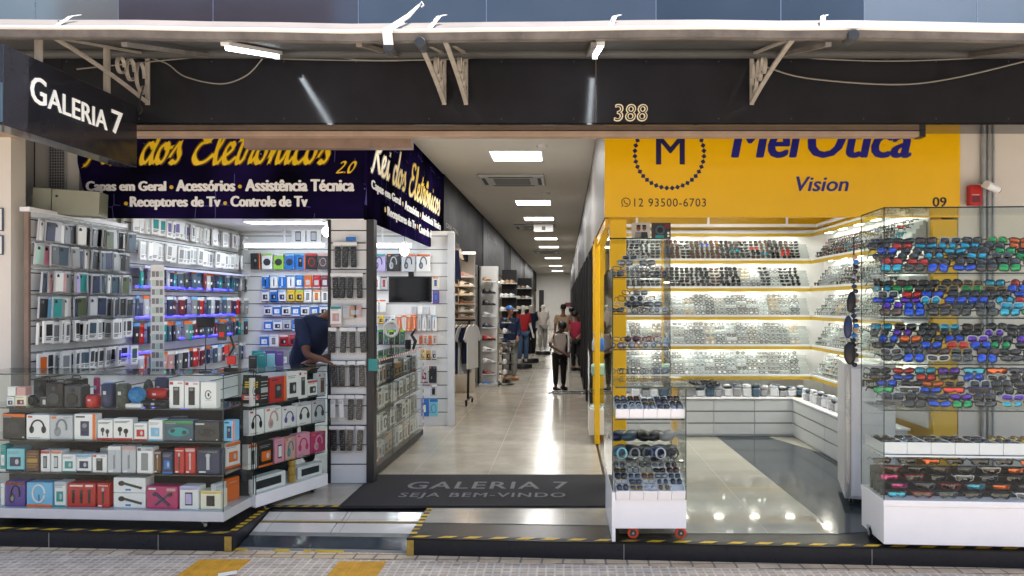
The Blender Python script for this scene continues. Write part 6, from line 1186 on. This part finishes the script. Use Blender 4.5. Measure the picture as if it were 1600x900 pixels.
for k in range(6): o = eyewear(rng.choice(['round', 'square']), rng.choice(['grey', 'black', 'gold']), 'clear', (PX(921, 9.5) + .08 + .09 * (k % 3), 9.58, FZ + .46 + .205 * (k // 3)), R(rng.uniform(-20, 20)), 5, 'eyeglasses, %s in the %s row of the gallery side counter' % (ORD[k % 3], ['lower', 'upper'][k // 3]), 'eyeglasses in the gallery side counter', 'eyeglasses')
ph = thing('pen_holder', 'bright blue pen cup with pens on the gallery side counter', 'pen cup', (PX(942, 9.6), 9.62, FZ + h_ + .012)); MB().lathe([(.035, 0), (.038, .16), (.033, .16), (.031, .01)], (0, 0, 0), 'print_blue', 14).build('cup', ph)
for k in range(4): MB().cyl((.01 * math.cos(k * 2), .01 * math.sin(k * 2), .02), (.03 * math.cos(k * 2), .03 * math.sin(k * 2), .22 + .01 * k), .004, ['print_red', 'print_white', 'print_sky', 'print_black'][k], n=6).build('pen', ph)
tag(MB().lathe([(.03, 0), (.034, .02), (.034, .12), (.012, .16), (.012, .20), (.018, .2), (.018, .23)], (PX(929, 9.6), 9.6, FZ + h_ + .012), 'print_silver', 14).build('spray_bottle'), 'clear spray bottle beside the blue pen cup', 'bottle')
# ---------------------------------------------------------------- optician's shelves and drawers
YF, XF = 10.20, 3.42
ZS = [2.555, 2.17, 1.775, 1.365, .95]; ZTOP = 2.93
us = thing('wall_shelving', 'yellow edged shelves of eyewear along the back wall of the optician', 'shelving', (0, 0, 0)); vs = thing('wall_shelving', 'yellow edged shelves of eyewear along the side wall of the optician', 'shelving', (0, 0, 0))
X0s = .62
for z in ZS + [ZTOP]:
    MB().box(X0s, YF, z - .054, XF, YF + .018, z - .012, 'shelf_yellow').build('edge_board', us); MB().box(XF, 7.46, z - .054, XF + .018, YF, z - .012, 'shelf_yellow').build('edge_board', vs)
    MB().box(X0s, YF - .004, z - .0115, XF, YF + .018, z + .016, 'light_grey_paint').build('ledge', us); MB().box(XF - .004, 7.46, z - .0115, XF + .018, YF - .005, z + .016, 'light_grey_paint').build('ledge', vs)
    MB().box(X0s, YF + .019, z - .025, XF, 10.51, z, 'white_panel').build('shelf', us); MB().box(XF + .019, 7.46, z - .025, 3.71, YF + .018, z, 'white_panel').build('shelf', vs)
dark_g, clear_g = MB(), MB()
def lowglass(mb, M_, fm, lm, shape):
    a, h, e, tl = SHAPES[shape]; n = 8
    for s in (-1, 1):
        o = sup(a, h, n, e, s * .035, 0, s * tl); i_ = sup(a * .78, h * .68, n, e, s * .035, 0, s * tl)
        mb.add([M_ @ Vector((x, 0, z)) for x, z in o] + [M_ @ Vector((x, -.003, z)) for x, z in i_], [(k, (k + 1) % n, n + (k + 1) % n, n + k) for k in range(n)], fm)
        mb.add([M_ @ Vector((x, -.001, z)) for x, z in i_], [tuple(range(n))], lm)
        mb.add([M_ @ Vector(p) for p in ((s * .066, 0, .014), (s * .066, 0, .004), (s * .07, .12, .012), (s * .07, .12, .002))], [(0, 1, 3, 2)], fm)
    mb.add([M_ @ Vector(p) for p in ((-.009, 0, .012), (.009, 0, .012), (.009, 0, .005), (-.009, 0, .005))], [(0, 1, 2, 3)], fm)
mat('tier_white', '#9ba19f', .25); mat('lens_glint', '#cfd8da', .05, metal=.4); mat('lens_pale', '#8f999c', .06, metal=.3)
tiers = [MB(), MB()]
LV = [ZTOP] + ZS
DK = ['frame_black'] * 6 + ['frame_tortoise']
for li in range(5):
    zlo, zhi = ZS[li], LV[li]; nt_ = 6; dz = (zhi - .085 - zlo - .03) / nt_
    for wall in (0, 1):
        ln = (XF - X0s) if wall == 0 else (YF - 7.5)
        for r_ in range(nt_):
            yy = .02 + r_ * .036
            if wall == 0: tiers[0].box(X0s + .01, YF + .02 + yy, zlo + .002, XF, YF + .055 + yy, zlo + .018 + r_ * dz, 'tier_white')
            else: tiers[1].box(XF + .02 + yy, 7.47, zlo + .002, XF + .055 + yy, YF, zlo + .018 + r_ * dz, 'tier_white')
        pitch = .140 if li < 2 else .148; nc = int((ln - .08) / pitch)
        for c in range(nc):
            dark = li == 0 or (li == 1 and (rng.random() < .8 if wall == 0 else rng.random() < .45)); shp = rng.choice(list(SHAPES))
            if dark: fm, lm = rng.choice(DK), rng.choice(['lens_dark', 'lens_dark', 'lens_smoke', 'lens_brown', 'lens_dark'])
            else: fm, lm = rng.choice(['frame_black', 'frame_black', 'frame_grey', 'frame_clear', 'frame_black', 'frame_tortoise', 'frame_gold']), None
            for r_ in range(nt_):
                yy = .02 + r_ * .036; u = .085 + c * pitch + rng.uniform(-.012, .012); zz = zlo + .044 + r_ * dz + rng.uniform(-.006, .006); ry = R(rng.uniform(-16, 16)); l2 = lm or rng.choice(['lens_glint', 'lens_pale', 'tier_white', 'tier_white', 'lens_glint'])
                f2 = fm if rng.random() < .7 else rng.choice(DK if dark else ['frame_black', 'frame_grey', 'frame_clear', 'frame_tortoise'])
                if li == 0 and rng.random() < .18: l2 = rng.choice(['lens_blue', 'lens_cyan', 'lens_red', 'lens_brown'])
                if wall == 0: M_ = Matrix.Translation((X0s + u, YF + .020 + yy, zz)) @ Matrix.Rotation(ry, 4, 'Z')
                else: M_ = Matrix.Translation((XF + .020 + yy, YF - u, zz)) @ Matrix.Rotation(R(-90) + ry, 4, 'Z')
                lowglass(dark_g if dark else clear_g, M_ @ Matrix.Diagonal((1.02, 1, 1.12 if dark else 1.0, 1)), f2, l2, shp)
MB().box(X0s, 10.485, .68, 3.70, 10.512, 3.0, 'white_panel').build('back_panel', us); MB().box(3.69, 7.46, .68, 3.712, 10.484, 3.0, 'white_panel').build('back_panel', vs)
tiers[0].build('tier_rack', us); tiers[1].build('tier_rack', vs)
tag(dark_g.build('sunglasses'), 'dense rows of dark sunglasses on the upper yellow edged wall shelves', 'sunglasses', None, 'stuff'); tag(clear_g.build('eyeglasses'), 'dense rows of clear eyeglasses on the yellow edged wall shelves', 'eyeglasses', None, 'stuff')
# lights under every shelf
for li in range(5):
    z = LV[li] - .028
    b0, b1 = MB(), MB()
    for x in [X0s + .55 + k * .50 for k in range(5)]: b0.lathe([(.055, -.006), (.07, 0)], (x, YF + .12, z), 'lamp_spot', 14)
    for y in [7.9 + k * .50 for k in range(5)]: b1.lathe([(.055, -.006), (.07, 0)], (XF + .12, y, z), 'lamp_spot', 14)
    b0.build('shelf_light', us); b1.build('shelf_light', vs)
    area(us, ((X0s + XF) / 2, YF + .06, z - .01), XF - X0s - .1, .05, 10, (1, .985, .97), (R(28), 0, 0)); area(vs, (XF + .06, 8.85, z - .01), .05, 2.6, 9, (1, .98, .93), (0, R(-28), 0))
# white cornice frame above the shelves
b = MB().box(X0s, YF + .10, 3.02, XF + .2, YF + .13, 3.06, 'white_paint').box(X0s, YF + .10, 3.20, XF + .2, YF + .13, 3.23, 'white_paint')
for x in (1.0, 2.0, 3.1): b.box(x, YF + .102, 3.06, x + .03, YF + .128, 3.20, 'white_paint')
b.box(XF + .10, 7.5, 3.02, XF + .13, YF + .1, 3.06, 'white_paint'); tag(b.build('cornice_frame'), 'white frame rail above the eyewear shelves', 'cornice')
# drawers
dk = thing('drawer_cabinet', 'long low grey drawer cabinet under the back eyewear shelves', 'drawers', (0, 9.97, FZ)); MB().box(.62, 0, 0, 3.12, .53, .50, 'grey_drawer').build('carcass', dk)
xs_ = [.62, 1.14, 1.68, PX(1115, 9.95), PX(1178, 9.95), 3.09]
xs_ = [.62, 1.02, 1.52, 2.02, 2.57, 3.09]
for i in range(5):
    for j in range(3): MB().box(xs_[i] + .004, -.016, .03 + j * .16, xs_[i + 1] - .004, -.0005, .17 + j * .16, 'grey_drawer').build('drawer', dk); MB().box(xs_[i] + .004, -.010, .172 + j * .16, xs_[i + 1] - .004, -.0004, .188 + j * .16, 'mid_grey').build('drawer_grip', dk)
MB().box(.61, -.03, .505, 3.14, .54, .525, 'white_paint').build('worktop', dk)
ek = thing('drawer_cabinet', 'low grey drawer cabinet along the side wall of the optician', 'drawers', (3.10, 9.96, FZ), R(-90)); MB().box(.0, 0, 0, 2.45, .40, .50, 'grey_drawer').build('carcass', ek)
for i in range(2):
    for j in range(3): MB().box(.004 + i * 1.22, -.016, .03 + j * .16, 1.216 + i * 1.22, -.0005, .17 + j * .16, 'grey_drawer').build('drawer', ek); MB().box(.004 + i * 1.22, -.010, .172 + j * .16, 1.216 + i * 1.22, -.0004, .188 + j * .16, 'mid_grey').build('drawer_grip', ek)
MB().box(0, -.03, .505, 2.47, .42, .525, 'white_paint').build('worktop', ek)
def pouch(loc, rz, c, k, lab, grp):
    h = rng.uniform(.09, .13); o = thing('pouch', lab, 'pouch', loc, rz, grp); MB().rbox(-.06, 0, 0, .06, .10, h, c, .022).build('pouch_body', o); b = MB().ell((0, .05, h + .015), (.062, .055, .035), 'print_charcoal' if k % 3 == 1 else c, 12, 6)
    b.ell((rng.uniform(-.02, .02), .03, h + .035), (.05, .03, .02), 'print_slate' if k % 2 else 'print_silver', 10, 6); b.build('folded_top', o)
for k in range(19):
    c = ['print_silver', 'print_grey', 'print_silver', 'print_slate', 'print_grey'][k % 5]
    pouch((.98 + k * .125, 10.03 + rng.uniform(-.02, .02), FZ + .526), R(rng.uniform(-18, 18)), c, k, '%s eyewear pouch on the drawer worktop, %s along the back' % (c.split('_')[1], ORD[k]), 'pouches on the back drawers')
for k in range(14):
    c = ['print_silver', 'print_grey', 'print_silver'][k % 3]
    pouch((3.16, 9.78 - k * .155, FZ + .526), R(-90 + rng.uniform(-18, 18)), c, k, '%s eyewear pouch on the side worktop, %s from the corner' % (c.split('_')[1], ORD[k]), 'pouches on the side drawers')
for k in range(14):
    eyewear(rng.choice(['square', 'round']), rng.choice(['black', 'grey']), 'dark', (1.35 + .055 * k + rng.uniform(-.02, .02), 9.99 + rng.uniform(-.02, .05), FZ + .70 + rng.uniform(0, .03)), R(rng.uniform(-40, 40)), rng.uniform(-30, 20), 'dark eyeglasses tossed on the pouches of the back worktop, %s along' % ORD[k], 'eyeglasses on the back worktop', 'eyeglasses')
# optician ceiling lights
for k, (x, y, lab) in enumerate(((1.3, 8.2, 'near'), (2.4, 8.2, 'near'), (1.3, 9.2, 'far'), (2.4, 9.2, 'far'), (3.1, 7.8, 'near'))):
    l = thing('downlight', 'round downlight in the optician ceiling, %s one of the %s pair' % (['first', 'second', 'first', 'second', 'odd'][k], lab), 'ceiling light', (x, y, 3.30), 0, 'optician downlights'); MB().lathe([(.11, -.012), (.13, 0)], (0, 0, 0), 'white_paint', 18).build('ring', l); MB().lathe([(.10, -.0165), (.105, -.0125)], (0, 0, 0), 'lamp_spot', 18).build('diffuser', l)
    area(l, (0, 0, -.03), .2, .2, 34, (1, .98, .94))
# conduits and red call box on the cream wall
b = MB()
for dx, r_ in ((0, .022), (.055, .016), (.10, .013)): b.cyl((PX(1540, 7.3) + dx, 7.34, FZ), (PX(1540, 7.3) + dx, 7.34, 4.0), r_, 'galv')
tag(b.build('conduit'), 'grey conduits running up the cream wall beside the yellow sign', 'conduit')
rb = thing('fire_call_box', 'small red fire call box on the cream wall', 'call box', (PX(1514, 7.3), 7.28, PZ(321, 7.3))); MB().rbox(0, 0, 0, .12, .07, .20, 'print_red', .006).build('case', rb); MB().box(.02, -.003, .03, .10, 0, .09, 'print_maroon').box(.02, -.004, .10, .09, -.0005, .104, 'print_white').build('front_plate', rb)
cm = thing('security_camera', 'white bullet camera on the conduits', 'camera', (PX(1548, 7.2), 7.2, PZ(292, 7.2)), R(25)); MB().cyl((-.07, 0, .02), (.10, 0, -.02), .04, 'white_paint').build('housing', cm); MB().cyl((.10, 0, -.02), (.115, 0, -.023), .034, 'black_plastic').build('lens', cm); MB().cyl((0, .02, 0), (0, .12, .03), .014, 'white_paint').build('arm', cm)
# ---------------------------------------------------------------- people and mannequins
def skin(name, verts, edges, radii, m, root=0, parent=None, sub=2):
    me = bpy.data.meshes.new(name); me.from_pydata([tuple(v) for v in verts], edges, []); o = bpy.data.objects.new(name, me); S.collection.objects.link(o)
    sk = o.modifiers.new("skin", 'SKIN'); sk.use_smooth_shade = True
    for i, d in enumerate(me.skin_vertices[0].data): r_ = radii[i]; d.radius = r_ if isinstance(r_, tuple) else (r_, r_); d.use_root = (i == root)
    sb_ = o.modifiers.new("sub", 'SUBSURF'); sb_.levels = sub; sb_.render_levels = sub
    bpy.context.view_layer.update(); me2 = bpy.data.meshes.new_from_object(o.evaluated_get(bpy.context.evaluated_depsgraph_get())); bpy.data.objects.remove(o)
    me2.materials.clear(); me2.materials.append(MATS[m])
    for p in me2.polygons: p.use_smooth = True; p.material_index = 0
    return put(me2, name, parent)
def person(lab, cat, loc, rz, J, skinm, hair, top, trousers, shoes, group=None, sleeve=.55, hem=.0, name='person', eyes=True):
    """J: joints in local metres (faces -y): pelvis, chest, neck, head, and per side shoulder, elbow, wrist, hip, knee, ankle"""
    V = Vector; j = {k: V(v) for k, v in J.items() if k != 'bun'}
    root = thing(name, lab, cat, loc, rz, group)
    vs, es, rs = [], [], []; kk = min(1, j['neck'].z / 1.43)
    def add(p, r_, par=None):
        vs.append(p); rs.append(tuple(q * kk for q in r_) if isinstance(r_, tuple) else r_ * kk)
        if par is not None: es.append((par, len(vs) - 1))
        return len(vs) - 1
    up = (j['head'] - j['neck']).normalized(); fw = V(J.get('face', (0, -1, 0))).normalized()
    p = add(j['pelvis'], (.135, .10)); sp = add((j['pelvis'] * .5 + j['chest'] * .5), (.12, .09), p); c = add(j['chest'], (.145, .10), sp); nb = add(j['neck'], .058, c); nk = add(j['neck'] + up * .06, .052, nb)
    h0 = add(j['head'] - up * .055 + fw * .012, (.062, .07), nk); h1 = add(j['head'] + up * .02, (.076, .09), h0); h2 = add(j['head'] + up * .085, (.058, .07), h1)
    for s in ('l', 'r'):
        sh_ = add(j[s + 'sh'], .058, c); el = add(j[s + 'el'], .042, sh_); wr = add(j[s + 'wr'], .029, el); d = (j[s + 'wr'] - j[s + 'el']).normalized(); side = d.cross(V((0, 0, 1))); side = side.normalized() if side.length > .1 else V((1, 0, 0)); dn = d.cross(side).normalized()
        pm = add(j[s + 'wr'] + d * .055, (.034, .020), wr); cv = V(J.get('curl', (0, 0, -.4)))
        for k, (o_, L_) in enumerate(((-.030, .065), (-.010, .078), (.010, .074), (.028, .056))):
            q = j[s + 'wr'] + d * .085 + side * o_; f0 = add(q, .0105, pm); f1 = add(q + (d + cv * .5).normalized() * L_ * .5, .009, f0); add(q + (d + cv * .5).normalized() * L_ * .5 + (d + cv * 2).normalized() * L_ * .5, .0075, f1)
        t0 = add(j[s + 'wr'] + d * .035 - side * .035, .0115, pm); add(j[s + 'wr'] + d * .075 - side * .055 + cv * .02, .009, t0)
        hp = add(j[s + 'hip'], (.088, .088), p); kn = add(j[s + 'kn'], .062, hp); an = add(j[s + 'an'], .042, kn); add(j[s + 'an'] + fw * .0 + V((0, 0, -.045)), .04, an)
    body = skin('body', vs, es, rs, skinm, 0, root)
    # face
    b = MB(); rt = fw.cross(up).normalized()
    if eyes:
        for s in (-1, 1): b.ell(j['head'] + rt * s * .03 + fw * .078 + up * .012, (.010, .008, .007), 'print_white', 8, 5).ell(j['head'] + rt * s * .03 + fw * .086 + up * .012, (.005, .004, .005), 'hair_black', 8, 5).tube([j['head'] + rt * (s * .03 - .016) + fw * .082 + up * .03, j['head'] + rt * s * .03 + fw * .088 + up * .034, j['head'] + rt * (s * .03 + .016) + fw * .080 + up * .03], .004, 'hair_black', 5)
        b.tube([j['head'] + rt * -.022 + fw * .074 - up * .052, j['head'] + fw * .084 - up * .05, j['head'] + rt * .022 + fw * .074 - up * .052], .005, 'print_maroon', 5); b.build('eyes_and_mouth', root)
    n = MB(); n.tube([j['head'] + fw * .080 + up * .015, j['head'] + fw * .100 - up * .018, j['head'] + fw * .082 - up * .026], [.008, .013, .009], skinm, 8)
    for s in (-1, 1): n.tube([j['head'] + rt * s * .074 + up * .02, j['head'] + rt * s * .086 + up * .008 - fw * .012, j['head'] + rt * s * .074 - up * .022], .010, skinm, 6)
    n.build('nose_and_ears', root)
    if hair:
        o_ = MB().ell((0, 0, 0), (.086, .098, .080), hair, 16, 10).build('hair', root); o_.location = j['head'] + up * .052 - fw * .034; o_.rotation_euler = up.to_track_quat('Z', 'Y').to_euler()
        if J.get('bun'): put(MB().ell((0, 0, 0), (.05, .05, .05), hair, 12, 8).mesh('hair_bun'), 'hair_bun', root, j['head'] + up * .05 - fw * .11)
    # shirt
    vs, es, rs = [], [], []; low = j['pelvis'] + (j['pelvis'] - j['chest']).normalized() * hem
    p = add(low, (.172, .145)); sp = add(j['pelvis'] * .5 + j['chest'] * .5, (.160, .138), p); c = add(j['chest'], (.185, .15), sp); add(j['chest'] * .35 + j['neck'] * .65, (.13, .115), c)
    for s in ('l', 'r'):
        sh_ = add(j[s + 'sh'], .076, c); e0 = j[s + 'sh'].lerp(j[s + 'el'], min(1, sleeve * 1.6)); el = add(e0, .066, sh_)
        if sleeve > .7: add(j[s + 'wr'].lerp(j[s + 'el'], .1), .045, el)
    if top: skin('shirt', vs, es, rs, top, 0, root)
    vs, es, rs = [], [], []; p = add(j['pelvis'] + V((0, 0, .02)), (.15, .118))
    for s in ('l', 'r'): hp = add(j[s + 'hip'], (.102, .102), p); kn = add(j[s + 'kn'], .080, hp); add(j[s + 'an'] + V((0, 0, .03)), .064, kn)
    if trousers: skin('trousers', vs, es, rs, trousers, 0, root)
    if shoes:
        for s in ('l', 'r'):
            f_ = V((fw.x, fw.y, 0)).normalized(); a = j[s + 'an']; b = MB().tube([a - f_ * .05 + V((0, 0, -.035 - a.z * 0)), a + f_ * .06 + V((0, 0, -.045)), a + f_ * .16 + V((0, 0, -.055))], [.048, .044, .034], shoes, 10); b.build('shoe', root)
    return root
mat('cloth_navy', '#1d2a4a', .85, var=.2, scale=12); mat('cloth_cream', '#cfc4bd', .85, var=.08, scale=10); mat('cloth_black', '#131418', .85, var=.2, scale=10); mat('cloth_tan', '#b79b7d', .85, var=.1, scale=10); mat('cloth_crimson', '#8e1836', .85, var=.15, scale=10); mat('cloth_grey', '#93938f', .85, var=.1, scale=10); mat('cloth_red', '#a31f22', .8, var=.1); mat('cloth_denim', '#3f5878', .85, var=.2)
def stand(h, lean=0, sx=.19, arm=((.22, .02, -.28), (.24, -.04, -.52)), arm2=None):
    """upright joints for a person of height h"""
    k = h / 1.7; arm2 = arm2 or tuple((-a[0], a[1], a[2]) for a in arm); J = dict(pelvis=(0, 0, .92 * k), chest=(0, -lean * .35, 1.24 * k), neck=(0, -lean * .6, 1.43 * k), head=(0, -lean * .8 - .02, 1.585 * k))
    shz = 1.38 * k
    for s, q, ar in (('l', 1, arm), ('r', -1, arm2)):
        J[s + 'sh'] = (q * sx * k, -lean * .5, shz); J[s + 'el'] = (ar[0][0] * k, ar[0][1] - lean * .5, shz + ar[0][2] * k); J[s + 'wr'] = (ar[1][0] * k, ar[1][1] - lean * .5, shz + ar[1][2] * k)
        J[s + 'hip'] = (q * .095 * k, 0, .86 * k); J[s + 'kn'] = (q * .10 * k, -.02, .48 * k); J[s + 'an'] = (q * .10 * k, .02, .085)
    return J
# cleaner with a mop
Yw = 15.2; J = stand(1.42, .16, .18, ((.27, -.05, -.24), (.16, -.26, -.40)), ((-.27, -.06, -.25), (.02, -.30, -.43)))
J['face'] = (.25, -.75, -.6); J['head'] = (.02, -.20, 1.30); J['lan'] = (.10, .06, .085); J['ran'] = (-.09, -.06, .085); J['bun'] = 1
pw = person('woman in cream tunic and black trousers mopping the gallery floor', 'person', (PX(874, Yw), Yw, FZ), R(12), J, 'skin_dark', 'hair_black', 'cloth_cream', 'cloth_black', 'black_rubber', hem=.14)
MB().tube([(-.14, -.17, 1.18), (-.18, -.13, 1.0), (-.19, -.06, .86), (-.19, .03, .74)], .012, 'cloth_black', 6).tube([(.10, -.2, 1.16), (.14, -.2, 1.0), (.17, -.16, .85)], .012, 'cloth_black', 6).build('apron_trim', pw)
mp = thing('mop', 'long pale handled mop held by the cleaning woman', 'mop', (PX(889, 14.75), 14.75, FZ)); MB().cyl((0, 0, .03), (.0, .20, 1.14), .026, 'print_white').build('handle', mp); b = MB().box(-.33, -.05, .03, .33, .05, .05, 'print_grey')
for k in range(26): b.tube([(-.33 + k * .0264, rng.uniform(-.05, .05), .04), (-.36 + k * .029 + rng.uniform(-.05, .05), rng.uniform(-.14, .12), .022), (-.40 + k * .032 + rng.uniform(-.05, .05), rng.uniform(-.22, .2), .010)], .010, 'print_silver', 5)
b.build('mop_head', mp)
# man leaning over the counter
Ym = 7.75; J = dict(pelvis=(-.16, .06, 1.00), chest=(.06, -.04, 1.36), neck=(.22, -.10, 1.52), head=(.31, -.17, 1.57), face=(.45, -.5, -.75), lsh=(.26, -.06, 1.40), lel=(.31, -.22, 1.14), lwr=(.13, -.34, 1.10), rsh=(-.04, -.18, 1.42), rel=(.06, -.34, 1.15), rwr=(.24, -.40, 1.11), lhip=(-.06, .06, .92), rhip=(-.24, .06, .92), lkn=(-.05, .0, .5), rkn=(-.24, .02, .5), lan=(-.05, .05, .085), ran=(-.24, .05, .085))
for k_ in J:
    if k_ not in ('face', 'lan', 'ran'): J[k_] = (J[k_][0], J[k_][1], J[k_][2] * 1.115)
person('man in navy t-shirt leaning over the angled display case, head bowed', 'person', (PX(488, Ym), Ym, FZ), 0, J, 'skin_mid', 'hair_black', 'cloth_navy', 'cloth_black', 'black_rubber', hem=.06, sleeve=.5)
# people further in
Y1 = 21.5; J = stand(1.78); J['face'] = (0, 1, 0); person('man in tan shirt seen from behind beyond the cleaner', 'person', (PX(880, Y1), Y1, FZ), R(5), J, 'skin_mid', 'hair_black', 'cloth_tan', 'cloth_black', 'black_rubber', hem=.05)
Y2 = 19.6; J = stand(1.58, .03, .18, ((.22, .0, -.27), (.16, -.2, -.36))); J['face'] = (.5, .8, 0); person('woman in sleeveless crimson top and black trousers walking away', 'person', (PX(901, Y2), Y2, FZ), R(-20), J, 'skin_tan', 'hair_black', 'cloth_crimson', 'cloth_black', 'black_rubber', sleeve=.12, hem=.03)
Y3 = 24; J = stand(1.66); J['face'] = (.2, 1, 0); person('person in white top partly hidden behind the crimson top', 'person', (PX(893, Y3), Y3, FZ), 0, J, 'skin_tan', 'hair_black', 'cloth_cream', 'cloth_denim', 'black_rubber')
Y4 = 17.3; J = stand(1.74, 0, .19, ((.21, -.03, -.26), (.12, -.16, -.40)), ((-.24, -.10, -.20), (-.12, -.24, .06))); J['face'] = (.3, -.9, 0); person('person in black jacket and grey trousers beside the sneaker tower', 'person', (PX(797, Y4), Y4, FZ), R(25), J, 'skin_tan', 'print_blue', 'cloth_navy', 'cloth_grey', 'print_tan', sleeve=.9, hem=.12)
for k, (px, y, m_t, m_l, lab) in enumerate(((817, 20.5, 'cloth_red', 'cloth_denim', 'mannequin in red jersey and blue jeans in the gallery'), (848, 26, 'cloth_cream', 'cloth_grey', 'white mannequin in pale clothes deeper in the gallery'), (829, 22.5, 'cloth_navy', 'cloth_black', 'mannequin in dark clothes behind the red jersey'))):
    J = stand(1.66, 0, .18, ((.24, .02, -.27), (.27, -.06, -.5))); person(lab, 'mannequin', (PX(px, y), y, FZ + .12), R(30), J, 'mannequin_white', None, m_t, m_l, None, 'mannequins in the gallery', name='mannequin', eyes=False, hem=.08); o = MB().lathe([(.26, 0), (.26, .06), (.24, .12)], (PX(px, y), y, FZ), 'dark_trim', 18).build('mannequin_plinth'); tag(o, 'round plinth under the ' + lab.split(' in the')[0].split(' deeper')[0].split(' behind')[0], 'plinth')
